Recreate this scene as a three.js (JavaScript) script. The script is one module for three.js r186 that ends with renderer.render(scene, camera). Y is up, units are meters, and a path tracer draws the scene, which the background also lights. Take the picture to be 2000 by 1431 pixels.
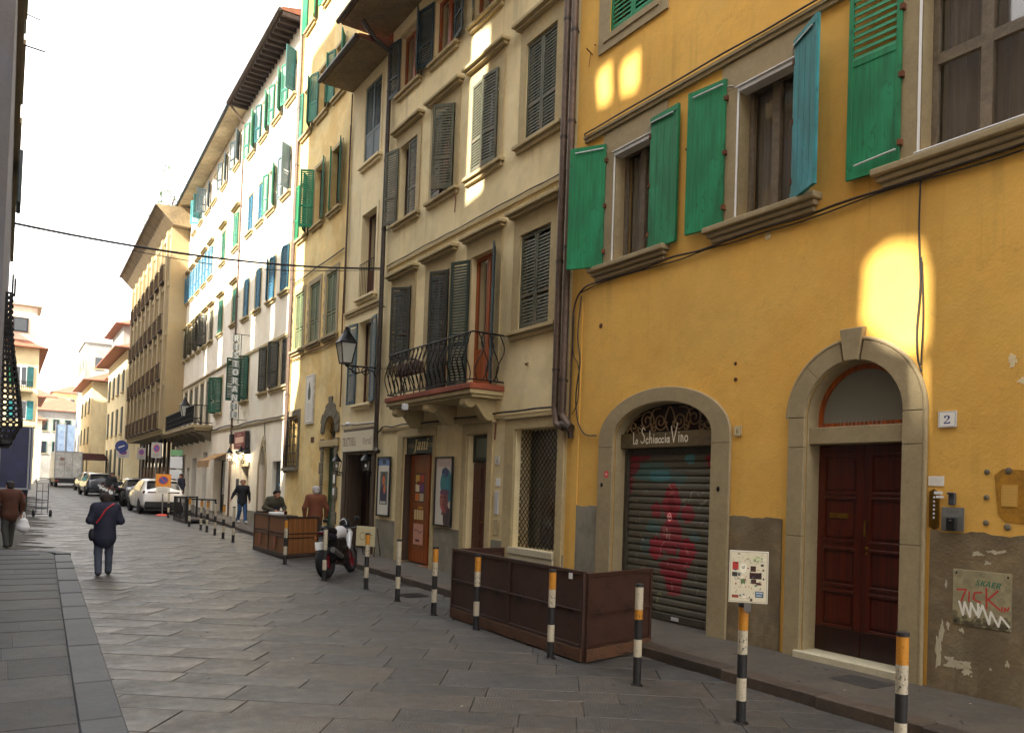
import * as THREE from 'three';
import { mergeGeometries } from 'three/addons/utils/BufferGeometryUtils.js';
import { RoundedBoxGeometry } from 'three/addons/geometries/RoundedBoxGeometry.js';

// ---------------------------------------------------------------- camera, sky, sun, exposure
const scene = new THREE.Scene();
const EYE = new THREE.Vector3(0, 2.0, 0);
const F = 1564, CX = 1000, CY = 919, PITCH = 0.02315, ROLL = 0.0343, YAW = 0.56565;
const fwd = new THREE.Vector3(Math.sin(YAW) * Math.cos(PITCH), Math.sin(PITCH), -Math.cos(YAW) * Math.cos(PITCH));
const rgt0 = new THREE.Vector3(Math.cos(YAW), 0, Math.sin(YAW));
const up0 = new THREE.Vector3().crossVectors(rgt0, fwd);
const rgt = rgt0.clone().multiplyScalar(Math.cos(ROLL)).addScaledVector(up0, Math.sin(ROLL));
const upv = up0.clone().multiplyScalar(Math.cos(ROLL)).addScaledVector(rgt0, -Math.sin(ROLL));
const camera = new THREE.PerspectiveCamera(2 * Math.atan(CY / F) * 180 / Math.PI, 2000 / (2 * CY), 0.05, 900);
camera.position.copy(EYE);
camera.quaternion.setFromRotationMatrix(new THREE.Matrix4().makeBasis(rgt, upv, fwd.clone().negate()));
camera.setViewOffset(2000, 2 * CY, 0, 0, 2000, 1431);          // the photograph is the upper part of a level shot
scene.add(camera);

const SKY = 1.0;
const skyTex = (() => {
  const w = 256, h = 128, d = new Float32Array(w * h * 4);
  for (let j = 0; j < h; j++) for (let i = 0; i < w; i++) {
    const e = Math.abs((j + 0.5) / h - 0.5) * 2, k = (j * w + i) * 4;      // 0 at the horizon, 1 overhead
    const f = Math.pow(e, 0.8);
    d[k] = SKY * (1.04 - 0.22 * f); d[k + 1] = SKY * (1.0 - 0.15 * f); d[k + 2] = SKY * (0.94 - 0.03 * f); d[k + 3] = 1;
  }
  const t = new THREE.DataTexture(d, w, h, THREE.RGBAFormat, THREE.FloatType);
  t.mapping = THREE.EquirectangularReflectionMapping; t.magFilter = t.minFilter = THREE.LinearFilter; t.needsUpdate = true;
  return t;
})();
scene.background = skyTex; scene.environment = skyTex;
const sun = new THREE.DirectionalLight(new THREE.Color(1.0, 0.94, 0.83), 5.0);
sun.position.set(-40, 2 + 30, -14 + 14 - 0); sun.target.position.set(0, 2, -14);   // from (-1, .75, .35)
sun.castShadow = true; sun.shadow.mapSize.set(4096, 4096); sun.shadow.radius = 2.0;
Object.assign(sun.shadow.camera, { left: -90, right: 90, top: 90, bottom: -90, near: 1, far: 260 });
scene.add(sun, sun.target);
const renderer = new THREE.WebGLRenderer({ antialias: true });
renderer.setSize(1024, 732);
renderer.toneMapping = THREE.LinearToneMapping;
renderer.toneMappingExposure = 4.2;
renderer.shadowMap.enabled = true;
scene.fog = new THREE.FogExp2(new THREE.Color(0.86, 0.89, 0.95), 0.00028);

// ---------------------------------------------------------------- helpers
let seed = 7;
const rnd = () => { seed = (seed * 1664525 + 1013904223) >>> 0; return seed / 4294967296; };
const rr = (a, b) => a + (b - a) * rnd();
const lerp = (a, b, t) => a + (b - a) * t, clamp = (x, a = 0, b = 1) => Math.min(b, Math.max(a, x));
const sst = (a, b, x) => { const t = clamp((x - a) / (b - a)); return t * t * (3 - 2 * t); };
const V = (x, y, z) => new THREE.Vector3(x, y, z);
const taken = {};
const numbered = (n) => { const k = taken[n] = (taken[n] ?? -1) + 1; return k ? n + '_' + String(k).padStart(3, '0') : n; };
function tag(o, label, category, group) { o.userData.label = label; o.userData.category = category; if (group) o.userData.group = group; return o; }
function thing(name, label, category, pos = [0, 0, 0], ry = 0, group) {
  const o = new THREE.Group(); o.name = numbered(name); o.position.set(...pos); o.rotation.y = ry; scene.add(o);
  return tag(o, label, category, group);
}
function shad(m) { m.castShadow = m.receiveShadow = true; return m; }
// geometry with uv in metres, chosen by the way each face points
function metric(g) {
  g = g.index ? g.toNonIndexed() : g;
  const p = g.attributes.position, uv = new Float32Array(p.count * 2), a = V(), b = V(), c = V(), n = V();
  for (let i = 0; i < p.count; i += 3) {
    a.fromBufferAttribute(p, i); b.fromBufferAttribute(p, i + 1); c.fromBufferAttribute(p, i + 2);
    n.subVectors(b, a).cross(c.clone().sub(a)); const x = Math.abs(n.x), y = Math.abs(n.y), z = Math.abs(n.z);
    [a, b, c].forEach((q, k) => { const o = (i + k) * 2; if (z >= x && z >= y) { uv[o] = q.x; uv[o + 1] = q.y; } else if (x >= y) { uv[o] = q.z; uv[o + 1] = q.y; } else { uv[o] = q.x; uv[o + 1] = q.z; } });
  }
  g.setAttribute('uv', new THREE.BufferAttribute(uv, 2));
  if (!g.attributes.normal) g.computeVertexNormals();
  for (const k of Object.keys(g.attributes)) if (!['position', 'normal', 'uv', 'color'].includes(k)) g.deleteAttribute(k);
  return g;
}
function join(list) {
  list = list.flat(9).filter(Boolean).map((g) => metric(g)); const c = list.some((g) => g.attributes.color);
  if (!c) list.forEach((g) => g.deleteAttribute('color'));
  return list.length === 1 ? list[0] : mergeGeometries(list);
}
function part(parent, name, geo, mat, extra) {
  const m = shad(new THREE.Mesh(Array.isArray(geo) ? join(geo) : (geo.userData.raw ? geo : metric(geo)), mat));
  if (parent === scene) m.name = numbered(name); else m.name = name;
  if (extra) Object.assign(m.userData, extra);
  parent.add(m); return m;
}
// box from corner to corner
function bx(x0, x1, y0, y1, z0, z1) { const g = new THREE.BoxGeometry(Math.abs(x1 - x0), Math.abs(y1 - y0), Math.abs(z1 - z0)); g.translate((x0 + x1) / 2, (y0 + y1) / 2, (z0 + z1) / 2); return g; }
// box with small chamfers (44 triangles)
const chamCache = {};
function cham(x0, x1, y0, y1, z0, z1, c = 0.006) {
  const w = Math.abs(x1 - x0), h = Math.abs(y1 - y0), d = Math.abs(z1 - z0); c = Math.min(c, w * 0.45, h * 0.45, d * 0.45);
  const g = new RoundedBoxGeometry(w, h, d, 1, c); g.translate((x0 + x1) / 2, (y0 + y1) / 2, (z0 + z1) / 2); return g;
}
const _up = V(0, 1, 0);
function rod(p, q, r, r2 = r, n = 6) {
  const a = V(...p), b = V(...q), d = b.clone().sub(a), L = d.length();
  const g = new THREE.CylinderGeometry(r2, r, L, n); g.translate(0, L / 2, 0);
  g.applyQuaternion(new THREE.Quaternion().setFromUnitVectors(_up, d.normalize())); g.translate(a.x, a.y, a.z); return g;
}
function bar(p, q, w, d) {          // square bar
  const a = V(...p), b = V(...q), v = b.clone().sub(a), L = v.length(), g = new THREE.BoxGeometry(w, L, d); g.translate(0, L / 2, 0);
  g.applyQuaternion(new THREE.Quaternion().setFromUnitVectors(_up, v.normalize())); g.translate(a.x, a.y, a.z); return g;
}
function tube(pts, r, seg = 24, n = 6, closed = false) { return new THREE.TubeGeometry(new THREE.CatmullRomCurve3(pts.map((p) => V(...p)), closed), seg, r, n, closed); }
function polytube(pts, r, n = 8) { const L = []; for (let i = 0; i + 1 < pts.length; i++) { L.push(rod(pts[i], pts[i + 1], r, r, n)); if (i) { const s = new THREE.SphereGeometry(r, n, 6); s.translate(...pts[i]); L.push(s); } } return L; }
function sph(x, y, z, rx, ry = rx, rz = rx, a = 12, b = 8) { const g = new THREE.SphereGeometry(1, a, b); g.scale(rx, ry, rz); g.translate(x, y, z); return g; }
function disc(r, h, n = 24) { return new THREE.CylinderGeometry(r, r, h, n); }
function extr(shape, depth, z0 = 0, bevel = 0, seg = 12) {
  const g = new THREE.ExtrudeGeometry(shape, { depth: depth - 2 * bevel, bevelEnabled: bevel > 0, bevelSize: bevel, bevelThickness: bevel, bevelOffset: -bevel, bevelSegments: 1, curveSegments: seg }); g.translate(0, 0, z0 + bevel); return g;
}
function rectShape(x0, x1, y0, y1) { const s = new THREE.Shape(); s.moveTo(x0, y0); s.lineTo(x1, y0); s.lineTo(x1, y1); s.lineTo(x0, y1); s.closePath(); return s; }
function poly(pts) { const s = new THREE.Shape(); pts.forEach((p, i) => (i ? s.lineTo(...p) : s.moveTo(...p))); s.closePath(); return s; }
function archPts(x0, x1, y0, ys, rise, n = 20) {   // opening with an elliptic head
  const cx = (x0 + x1) / 2, rx = (x1 - x0) / 2, P = [[x0, y0], [x1, y0]];
  for (let i = 0; i <= n; i++) { const t = Math.PI * i / n; P.push([cx + rx * Math.cos(t), ys + rise * Math.sin(t)]); }
  return P;
}
function ringShape(outer, inner) { const s = poly(outer); s.holes.push(new THREE.Path(inner.map((p) => new THREE.Vector2(...p)))); return s; }
const rectPts = (x0, x1, y0, y1) => [[x0, y0], [x1, y0], [x1, y1], [x0, y1]];
// road height along the street (it climbs gently away from the camera)
function gz(z) { const s = -z; if (s < 6) return 0; if (s < 20) return 0.0125 / 28 * (s - 6) ** 2; if (s < 90) return 0.0875 + 0.0125 * (s - 20); return 0.9625; }

// ---------------------------------------------------------------- textures
const NS = 512;
function noiseField(period, oct, s0, gain = 0.5) {
  const f = new Float32Array(NS * NS); let amp = 1, tot = 0;
  for (let o = 0; o < oct; o++) {
    const P = Math.min(NS, period << o), lat = new Float32Array(P * P); let s = (s0 * 7919 + o * 104729 + 13) >>> 0;
    for (let i = 0; i < P * P; i++) { s = (s * 1664525 + 1013904223) >>> 0; lat[i] = s / 4294967296; }
    for (let y = 0; y < NS; y++) {
      const fy = y / NS * P, iy = Math.floor(fy), ty = fy - iy, wy = ty * ty * (3 - 2 * ty), y0 = (iy % P) * P, y1 = ((iy + 1) % P) * P;
      for (let x = 0; x < NS; x++) {
        const fx = x / NS * P, ix = Math.floor(fx), tx = fx - ix, wx = tx * tx * (3 - 2 * tx), x0 = ix % P, x1 = (ix + 1) % P;
        f[y * NS + x] += amp * lerp(lerp(lat[y0 + x0], lat[y0 + x1], wx), lerp(lat[y1 + x0], lat[y1 + x1], wx), wy);
      }
    }
    tot += amp; amp *= gain;
  }
  for (let i = 0; i < f.length; i++) f[i] /= tot;
  return f;
}
const N1 = noiseField(4, 7, 1), N2 = noiseField(8, 6, 2), N3 = noiseField(32, 4, 3), N4 = noiseField(128, 2, 4), N5 = noiseField(3, 6, 5, 0.62);
const nz = (f, x, y) => f[((y & 511) << 9) | (x & 511)];
function dtex(w, h, fn, srgb = true, rep = [1, 1]) {
  const d = new Uint8Array(w * h * 4), o = [0, 0, 0, 255];
  for (let y = 0; y < h; y++) for (let x = 0; x < w; x++) { o[3] = 255; fn(x, y, o); const k = (y * w + x) * 4; for (let c = 0; c < 4; c++) d[k + c] = clamp(o[c], 0, 255); }
  const t = new THREE.DataTexture(d, w, h); t.wrapS = t.wrapT = THREE.RepeatWrapping; t.magFilter = THREE.LinearFilter; t.minFilter = THREE.LinearMipmapLinearFilter; t.generateMipmaps = true;
  if (srgb) t.colorSpace = THREE.SRGBColorSpace; t.repeat.set(...rep); t.needsUpdate = true; return t;
}
function canvasTex(w, h, draw) { const c = document.createElement('canvas'); c.width = w; c.height = h; draw(c.getContext('2d'), w, h); const t = new THREE.CanvasTexture(c); t.colorSpace = THREE.SRGBColorSpace; return t; }
const grainBump = dtex(512, 512, (x, y, o) => { const v = 255 * (0.45 * nz(N2, x, y) + 0.3 * nz(N3, x, y) + 0.25 * nz(N4, x, y)); o[0] = o[1] = o[2] = v; }, false, [0.4, 0.4]);
function plaster(c, { size = 7, vary = 0.10, dirt = [90, 80, 62], dirtAmt = 0.35, rough = 0.93, bump = 0.006, warm = 8, streak = 0.10, crackle = 0 } = {}) {
  const map = dtex(512, 512, (x, y, o) => {
    const a = nz(N1, x, y) - 0.5, b = nz(N3, x + 90, y + 33) - 0.5, e = nz(N4, x, y) - 0.5;
    let k = 1 + vary * (1.5 * a + 0.5 * b + 0.30 * e);
    const st = sst(0.56, 0.72, nz(N5, x + 200, y + 77)) * (0.35 + 0.65 * nz(N2, x, y)) * dirtAmt;
    const wq = warm * (nz(N2, x + 300, y + 140) - 0.5); k *= 1 - streak * sst(0.58, 0.78, nz(N3, x * 2 + 17, (y >> 4) + 3)) * sst(0.45, 0.7, nz(N1, x + 140, y + 60)); k += crackle * (sst(0.50, 0.505, nz(N2, x + 70, y + 210)) * (1 - sst(0.505, 0.512, nz(N2, x + 70, y + 210)))) * -0.12;
    o[0] = lerp(c[0] * k + wq, dirt[0], st); o[1] = lerp(c[1] * k, dirt[1], st); o[2] = lerp(c[2] * k - wq, dirt[2], st);
  }, true, [1 / size, 1 / size]);
  return new THREE.MeshStandardMaterial({ map, bumpMap: grainBump, bumpScale: bump, roughness: rough });
}
const rgb = (r, g, b) => new THREE.Color().setRGB(r / 255, g / 255, b / 255, THREE.SRGBColorSpace);
const flat = (r, g, b, rough = 0.8, metal = 0, ex = {}) => new THREE.MeshStandardMaterial({ color: rgb(r, g, b), roughness: rough, metalness: metal, ...ex });
// paint or stone with mottling; the pattern is grey and multiplied by the colour
const mottle = dtex(512, 512, (x, y, o) => { const v = 255 * clamp(0.80 + 0.30 * (nz(N1, x, y) - 0.5) + 0.24 * (nz(N3, x, y) - 0.5) + 0.14 * (nz(N4, x, y) - 0.5)); o[0] = o[1] = o[2] = v; }, true, [0.5, 0.5]);
const mott = (r, g, b, rough = 0.8, metal = 0, bump = 0.002, ex = {}) => new THREE.MeshStandardMaterial({ color: rgb(Math.min(255, r * 1.12), Math.min(255, g * 1.12), Math.min(255, b * 1.12)), map: mottle, roughness: rough, metalness: metal, bumpMap: bump ? grainBump : null, bumpScale: bump, ...ex });
const fineMap = dtex(512, 512, (x, y, o) => { const v = 255 * clamp(0.90 + 0.13 * (nz(N1, x, y) - 0.5) + 0.10 * (nz(N3, x, y) - 0.5) + 0.08 * (nz(N4, x, y) - 0.5)); o[0] = o[1] = v; o[2] = v * 0.985; }, true, [0.45, 0.45]);
const fine = (r, g, b, rough, bump) => new THREE.MeshStandardMaterial({ color: rgb(Math.min(255, r * 1.05), Math.min(255, g * 1.05), Math.min(255, b * 1.05)), map: fineMap, roughness: rough, bumpMap: grainBump, bumpScale: bump });
const scuffMap = dtex(512, 512, (x, y, o) => { const a = nz(N1, x, y), b = nz(N3, x * 2, y), g = nz(N4, x, y), w = sst(0.60, 0.66, 0.5 * a + 0.5 * b), sc = sst(0.72, 0.76, nz(N3, x >> 1, y * 4)) * 0.5; const v = clamp(0.92 + 0.14 * (g - 0.5) - 0.10 * (a - 0.5) - 0.42 * w - 0.4 * sc); o[0] = 255 * v; o[1] = 250 * v; o[2] = 240 * v; }, true, [1.7, 1.7]);
const scuffed = (r, g, b, rough = 0.65) => new THREE.MeshStandardMaterial({ color: rgb(r, g, b), map: scuffMap, roughness: rough, bumpMap: grainBump, bumpScale: 0.002 });
const woodMap = dtex(512, 512, (x, y, o) => { const g = nz(N2, x * 6, Math.floor(y / 6)), f = nz(N3, x * 4 + 40, Math.floor(y / 14) + 9); const v = 255 * clamp(0.62 + 0.42 * (g - 0.3) + 0.22 * (f - 0.5)); o[0] = o[1] = o[2] = v; }, true, [1, 0.6]);
const wood = (r, g, b, rough = 0.5, ex = {}) => new THREE.MeshStandardMaterial({ color: rgb(Math.min(255, r * 1.25), Math.min(255, g * 1.25), Math.min(255, b * 1.25)), map: woodMap, roughness: rough, ...ex });
// weathered green paint: worn pale streaks along the grain
const paintMap = dtex(512, 512, (x, y, o) => {
  const s = nz(N5, x * 2 + 60, Math.floor(y / 3)), m = nz(N1, x, y), q = nz(N3, x * 3, Math.floor(y / 4)), w = sst(0.53, 0.74, 0.45 * s + 0.55 * m) * 0.6, c = 0.5 * sst(0.66, 0.70, nz(N3, x + 11, y + 200)) * sst(0.5, 0.6, m);
  const k = 0.58 + 0.20 * (q - 0.5) + 0.16 * (nz(N2, x, y) - 0.5);
  o[0] = 255 * clamp(lerp(k * 0.92, 0.98, 0.85 * w) - 0.12 * c); o[1] = 255 * clamp(lerp(k, 0.86, 0.75 * w) - 0.2 * c); o[2] = 255 * clamp(lerp(k * 0.96, 0.90, 0.8 * w) - 0.16 * c); }, true, [0.7, 0.3]);
const paint = (r, g, b, rough = 0.66, ex = {}) => new THREE.MeshStandardMaterial({ color: rgb(Math.min(255, r * 1.5 + 4), Math.min(255, g * 1.5 + 4), Math.min(255, b * 1.5 + 4)), map: paintMap, roughness: rough, bumpMap: grainBump, bumpScale: 0.0015, ...ex });

const M = {
  yellow: plaster([222, 174, 84], { size: 6, vary: 0.11, dirt: [208, 154, 68], dirtAmt: 0.45, warm: 12, streak: 0.07, crackle: 0.5 }),
  cream: plaster([232, 213, 166], { size: 6, vary: 0.10, dirt: [176, 156, 112], dirtAmt: 0.35 }),
  cream2: plaster([229, 211, 168], { size: 5, vary: 0.08, dirt: [186, 168, 128], dirtAmt: 0.3 }),
  ochre: plaster([226, 200, 140], { size: 5, vary: 0.16, dirt: [190, 148, 76], dirtAmt: 0.5, warm: 14 }),
  whiteA: plaster([242, 233, 213], { size: 7, vary: 0.07, dirt: [204, 188, 160], dirtAmt: 0.4 }),
  whiteB: plaster([241, 232, 216], { size: 7, vary: 0.07, dirt: [202, 186, 164], dirtAmt: 0.4 }),
  modern: plaster([158, 140, 106], { size: 8, vary: 0.10, dirt: [150, 120, 72], dirtAmt: 0.4 }),
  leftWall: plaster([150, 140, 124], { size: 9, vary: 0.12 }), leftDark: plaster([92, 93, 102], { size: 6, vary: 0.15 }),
  grey: plaster([156, 152, 144], { size: 9, vary: 0.1 }),
  dado: plaster([128, 112, 84], { size: 2.4, vary: 0.24, dirt: [84, 70, 50], dirtAmt: 0.6, bump: 0.012, warm: 12 }),
  cement: plaster([134, 128, 112], { size: 2, vary: 0.16, dirt: [100, 92, 76], dirtAmt: 0.5 }),
  stone: fine(160, 143, 110, 0.85, 0.003), stoneD: mott(116, 106, 86, 0.9, 0, 0.008), stoneC: fine(184, 164, 122, 0.85, 0.003),
  pale: fine(196, 186, 160, 0.8, 0.003), marble: mott(220, 216, 206, 0.6, 0, 0.001),
  green: paint(22, 128, 82), greenD: paint(18, 78, 56), greenA: paint(54, 118, 96), teal: paint(40, 132, 140), tealD: paint(16, 84, 86),
  blueS: paint(58, 112, 140), blueG: paint(84, 98, 104), greyS: paint(98, 90, 72), greyD: paint(62, 57, 47), oliveS: paint(116, 118, 84), slateS: paint(58, 70, 74),
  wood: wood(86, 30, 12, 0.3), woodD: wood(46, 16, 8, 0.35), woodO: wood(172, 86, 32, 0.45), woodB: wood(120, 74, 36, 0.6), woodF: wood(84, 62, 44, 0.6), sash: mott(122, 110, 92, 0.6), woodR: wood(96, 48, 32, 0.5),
  greenDoor: paint(22, 72, 52, 0.5),
  iron: mott(38, 32, 28, 0.55, 0.6, 0.001), ironB: flat(20, 20, 21, 0.5, 0.5), pipe: mott(104, 84, 70, 0.5, 0.3, 0.001), pipeD: mott(72, 60, 52, 0.5, 0.3, 0.001), steel: flat(150, 150, 150, 0.35, 0.9), brass: mott(150, 112, 48, 0.35, 0.9, 0), alu: flat(205, 205, 205, 0.45, 0.3),
  rust: mott(112, 66, 40, 0.9, 0.1, 0.003),
  dark: flat(26, 23, 21, 0.9), room: flat(140, 124, 104, 0.95), roomW: flat(120, 104, 84, 0.95),
  glass: new THREE.MeshPhysicalMaterial({ color: 0xffffff, roughness: 0.03, transmission: 1, thickness: 0, ior: 1.5 }),
  glassD: new THREE.MeshPhysicalMaterial({ color: rgb(30, 34, 38), roughness: 0.06, metalness: 0, ior: 1.6 }),
  frost: new THREE.MeshPhysicalMaterial({ color: rgb(150, 150, 140), roughness: 0.5, transmission: 0.35, thickness: 0 }),
  tile: mott(150, 92, 66, 0.9, 0, 0.004), eaveW: mott(64, 48, 40, 0.85, 0, 0.003), soffit: mott(142, 122, 88, 0.9, 0, 0.002), soffitW: mott(206, 190, 156, 0.9, 0, 0.002),
  rubber: flat(22, 22, 23, 0.85), black: flat(16, 16, 17, 0.5), white: flat(228, 228, 226, 0.6), skin: flat(190, 134, 104, 0.6), cord: flat(30, 28, 27, 0.7),
  curtain: new THREE.MeshPhysicalMaterial({ color: rgb(128, 116, 98), roughness: 1, transmission: 0.45, thickness: 0 }),
};
// ---------------------------------------------------------------- painted and lettered materials
{
  const art = canvasTex(1024, 1024, (c, w, h) => {
    c.fillStyle = '#5e594c'; c.fillRect(0, 0, w, h);
    for (let i = 0; i < 900; i++) { const v = 70 + rnd() * 40; c.fillStyle = `rgba(${v},${v * 0.95},${v * 0.82},0.25)`; c.fillRect(rnd() * w, rnd() * h, 10 + rnd() * 90, 3 + rnd() * 10); }
    const blob = (col, x, y, rx, ry, al = 0.75) => { c.globalAlpha = al; c.fillStyle = col; c.beginPath(); for (let i = 0; i <= 24; i++) { const a = i / 24 * 6.283, r = 0.8 + 0.3 * rnd(); const px = x + rx * r * Math.cos(a), py = y + ry * r * Math.sin(a); i ? c.lineTo(px, py) : c.moveTo(px, py); } c.fill(); c.globalAlpha = 1; };
    // teal wash across the top, red corners, a red flower-like figure in the middle
    blob('#3d7478', 300, 150, 230, 60, 0.55); blob('#4a8a92', 380, 175, 120, 36, 0.6); blob('#4c97a3', 690, 70, 50, 40, 0.7); blob('#3d7478', 560, 190, 120, 40, 0.4);
    blob('#8a2530', 90, 100, 70, 60, 0.75); blob('#8a2530', 160, 60, 120, 26, 0.7); blob('#93202c', 930, 80, 90, 60, 0.8); blob('#8a2530', 980, 170, 40, 120, 0.7); blob('#8a2530', 60, 210, 26, 90, 0.6);
    blob('#9c2230', 520, 330, 95, 120, 0.8); blob('#9c2230', 360, 380, 60, 50, 0.7); blob('#9c2230', 690, 390, 66, 60, 0.7); blob('#9c2230', 520, 520, 110, 120, 0.7); blob('#a01f2e', 370, 600, 85, 70, 0.8); blob('#a01f2e', 690, 610, 90, 85, 0.8); blob('#8d1f2b', 560, 720, 150, 70, 0.75); blob('#8d1f2b', 560, 800, 90, 80, 0.75); blob('#6f1a22', 520, 330, 40, 50, 0.6);
    blob('#3f7076', 330, 480, 80, 40, 0.5); blob('#3f7076', 250, 590, 60, 60, 0.4); blob('#40757c', 760, 520, 60, 30, 0.4);
    c.lineCap = 'round'; for (let i = 0; i < 46; i++) { c.strokeStyle = `rgba(${150 + rnd() * 50},${150 + rnd() * 40},${135 + rnd() * 40},0.4)`; c.lineWidth = 5 + rnd() * 9; c.beginPath(); const x = 120 + rnd() * 820, y = 230 + rnd() * 600; c.moveTo(x, y); c.quadraticCurveTo(x + 40 * (rnd() - 0.5), y + 60 * (rnd() - 0.5), x + 90 * (rnd() - 0.5), y + 90 * (rnd() - 0.5)); c.stroke(); }
    c.strokeStyle = 'rgba(196,182,120,0.7)'; c.lineWidth = 6; for (let k = 0; k < 3; k++) { c.beginPath(); c.moveTo(150 + k * 70, 860); c.bezierCurveTo(170 + k * 70, 800, 200 + k * 60, 900, 215 + k * 70, 840); c.stroke(); }
    c.strokeStyle = 'rgba(170,170,110,0.7)'; c.lineWidth = 8; for (let k = 0; k < 4; k++) { c.beginPath(); c.arc(420 - 4 * k, 890 + k * 34, 22, rnd() * 3, 3 + rnd() * 3); c.stroke(); }
    c.fillStyle = '#e23a38'; c.beginPath(); c.arc(500, 415, 28, 0, 7); c.fill(); c.strokeStyle = '#fff'; c.lineWidth = 4; c.beginPath(); c.arc(500, 415, 20, 0, 7); c.stroke(); c.fillStyle = '#fff'; c.fillRect(486, 408, 28, 5); c.fillRect(490, 417, 20, 4);
    c.fillStyle = '#c9bfa6'; c.globalAlpha = 0.5; c.fillRect(470, 480, 20, 60); c.fillRect(500, 500, 14, 50); c.globalAlpha = 1;
  });
  M.shutterArt = new THREE.MeshStandardMaterial({ map: art, roughness: 0.55, metalness: 0.25 });
  M.shutterMetal = mott(86, 80, 68, 0.55, 0.4, 0.001);
  M.signBoard = mott(110, 92, 58, 0.7, 0.1, 0.001); M.scroll = mott(158, 126, 84, 0.55, 0.1, 0.001); M.greyG = paint(50, 60, 48); M.bronze = mott(92, 70, 48, 0.7, 0.2, 0.001); M.ochreDark = mott(178, 126, 32, 0.9, 0, 0.002);
}
// ---------------------------------------------------------------- building kit
// A facade stands in its own axes: x runs along the wall (to the right as one looks at it), y up, z out of the wall.
function bld(name, label, p0, aDeg, W, H, { mat, y0 = -0.3, depth = 9, thick = 0.35, category = 'building', bodyMat = M.room }) {
  const a = aDeg * Math.PI / 180, ox = p0[0] + Math.sin(a) * W, oz = p0[1] - Math.cos(a) * W;
  const t = thing(name, label, category, [ox, 0, oz], -(Math.PI / 2 + a));
  return { t, W, H, mat, y0, depth, thick, holes: [], bodyMat };
}
function finish(b, { back = 1.2 } = {}) {
  const s = rectShape(0, b.W, b.y0, b.H);
  for (const h of b.holes) s.holes.push(new THREE.Path(h.map((p) => new THREE.Vector2(...p))));
  b.wall = part(b.t, 'wall', extr(s, b.thick, -b.thick), b.mat);
  part(b.t, 'interior', [bx(0.02, b.W - 0.02, b.y0, b.H - 0.03, -b.depth, -back), bx(0.02, 0.2, b.y0, b.H - 0.03, -back, -b.thick - 0.002), bx(b.W - 0.2, b.W - 0.02, b.y0, b.H - 0.03, -back, -b.thick - 0.002), bx(0.2, b.W - 0.2, b.H - 0.2, b.H - 0.03, -back, -b.thick - 0.002)], b.bodyMat);
  return b.t;
}
const slatCache = {};
function slatGeo(w, flip) { const k = w.toFixed(3) + (flip ? 'r' : ''); return slatCache[k] ??= metric((() => { const g = new THREE.BoxGeometry(w, 0.052, 0.009); g.rotateX(flip ? 0.36 : -0.36); return g; })()); }
function leaf(parent, w, h, mat, style, { at = [0, 0, 0], ry = 0, single = false, pitch = 0.062, split = 0.62, flip = false } = {}) {
  const st = 0.055, d = 0.036, L = [];
  if (style === 'board') { L.push(cham(0, w, 0, h, -d / 2, d / 2, 0.004), cham(0.0, w, h - 0.09, h - 0.0, d / 2 + 0.001, d / 2 + 0.014, 0.003), cham(0, w, 0, 0.09, d / 2 + 0.001, d / 2 + 0.014, 0.003), cham(w - 0.05, w, 0.092, h - 0.092, d / 2 + 0.001, d / 2 + 0.012, 0.003)); for (let i = 1; i < 4; i++) L.push(bx(w * i / 4 - 0.002, w * i / 4 + 0.002, 0.095, h - 0.095, d / 2 + 0.001, d / 2 + 0.003)); }
  else {
    L.push(cham(0, st, 0, h, -d / 2, d / 2, 0.004), cham(w - st, w, 0, h, -d / 2, d / 2, 0.004), bx(st, w - st, 0, 0.09, -d / 2 + 0.002, d / 2 - 0.002), bx(st, w - st, h - 0.07, h, -d / 2 + 0.002, d / 2 - 0.002));
    if (style === 'half') { const m = h * (1 - split); L.push(bx(st, w - st, m - 0.035, m + 0.035, -d / 2 + 0.002, d / 2 - 0.002), bx(st, w - st, 0.09, m - 0.035, -0.008, 0.008)); }
    else L.push(bx(st, w - st, h * 0.36 - 0.03, h * 0.36 + 0.03, -d / 2 + 0.002, d / 2 - 0.002));
  }
  const s = part(parent, 'shutter', L, mat); s.position.set(...at); s.rotation.y = ry;
  if (style !== 'board') {
    const ys = [], sw = w - 2 * st + 0.004, y0 = style === 'half' ? h * (1 - split) + 0.06 : 0.115;
    for (let y = y0; y < h - 0.09; y += pitch) if (style === 'half' || Math.abs(y - h * 0.36) > 0.045) ys.push(y);
    if (single) for (const y of ys) { const m = part(s, 'slat', Object.assign(slatGeo(sw, flip), { userData: { raw: true } }), mat); m.position.set(w / 2, y, 0); }
    else part(s, 'slats', ys.map((y) => slatGeo(sw, flip).clone().translate(w / 2, y, 0)), mat, { kind: 'stuff' });
  }
  return s;
}
function leafAt(b, o, side, ang, style, mat, extra = {}) {   // o = {u0,u1,v0,v1}; ang: 0 closed, 180 flat on the wall
  const w = extra.w ?? (o.u1 - o.u0) / 2 - 0.006, h = (extra.h ?? (o.v1 - o.v0)) - 0.02, A = ang * Math.PI / 180;
  const x = side === 'L' ? o.u0 + 0.004 : o.u1 - 0.004, ry = side === 'L' ? -A : -(Math.PI - A), zz = ang < 3 ? -0.03 : 0.055;
  return leaf(b.t, w, h, mat, style, { at: [x, o.v0 + 0.01, zz], ry, flip: (side === 'R') !== (ang > 90), ...extra });
}
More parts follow.
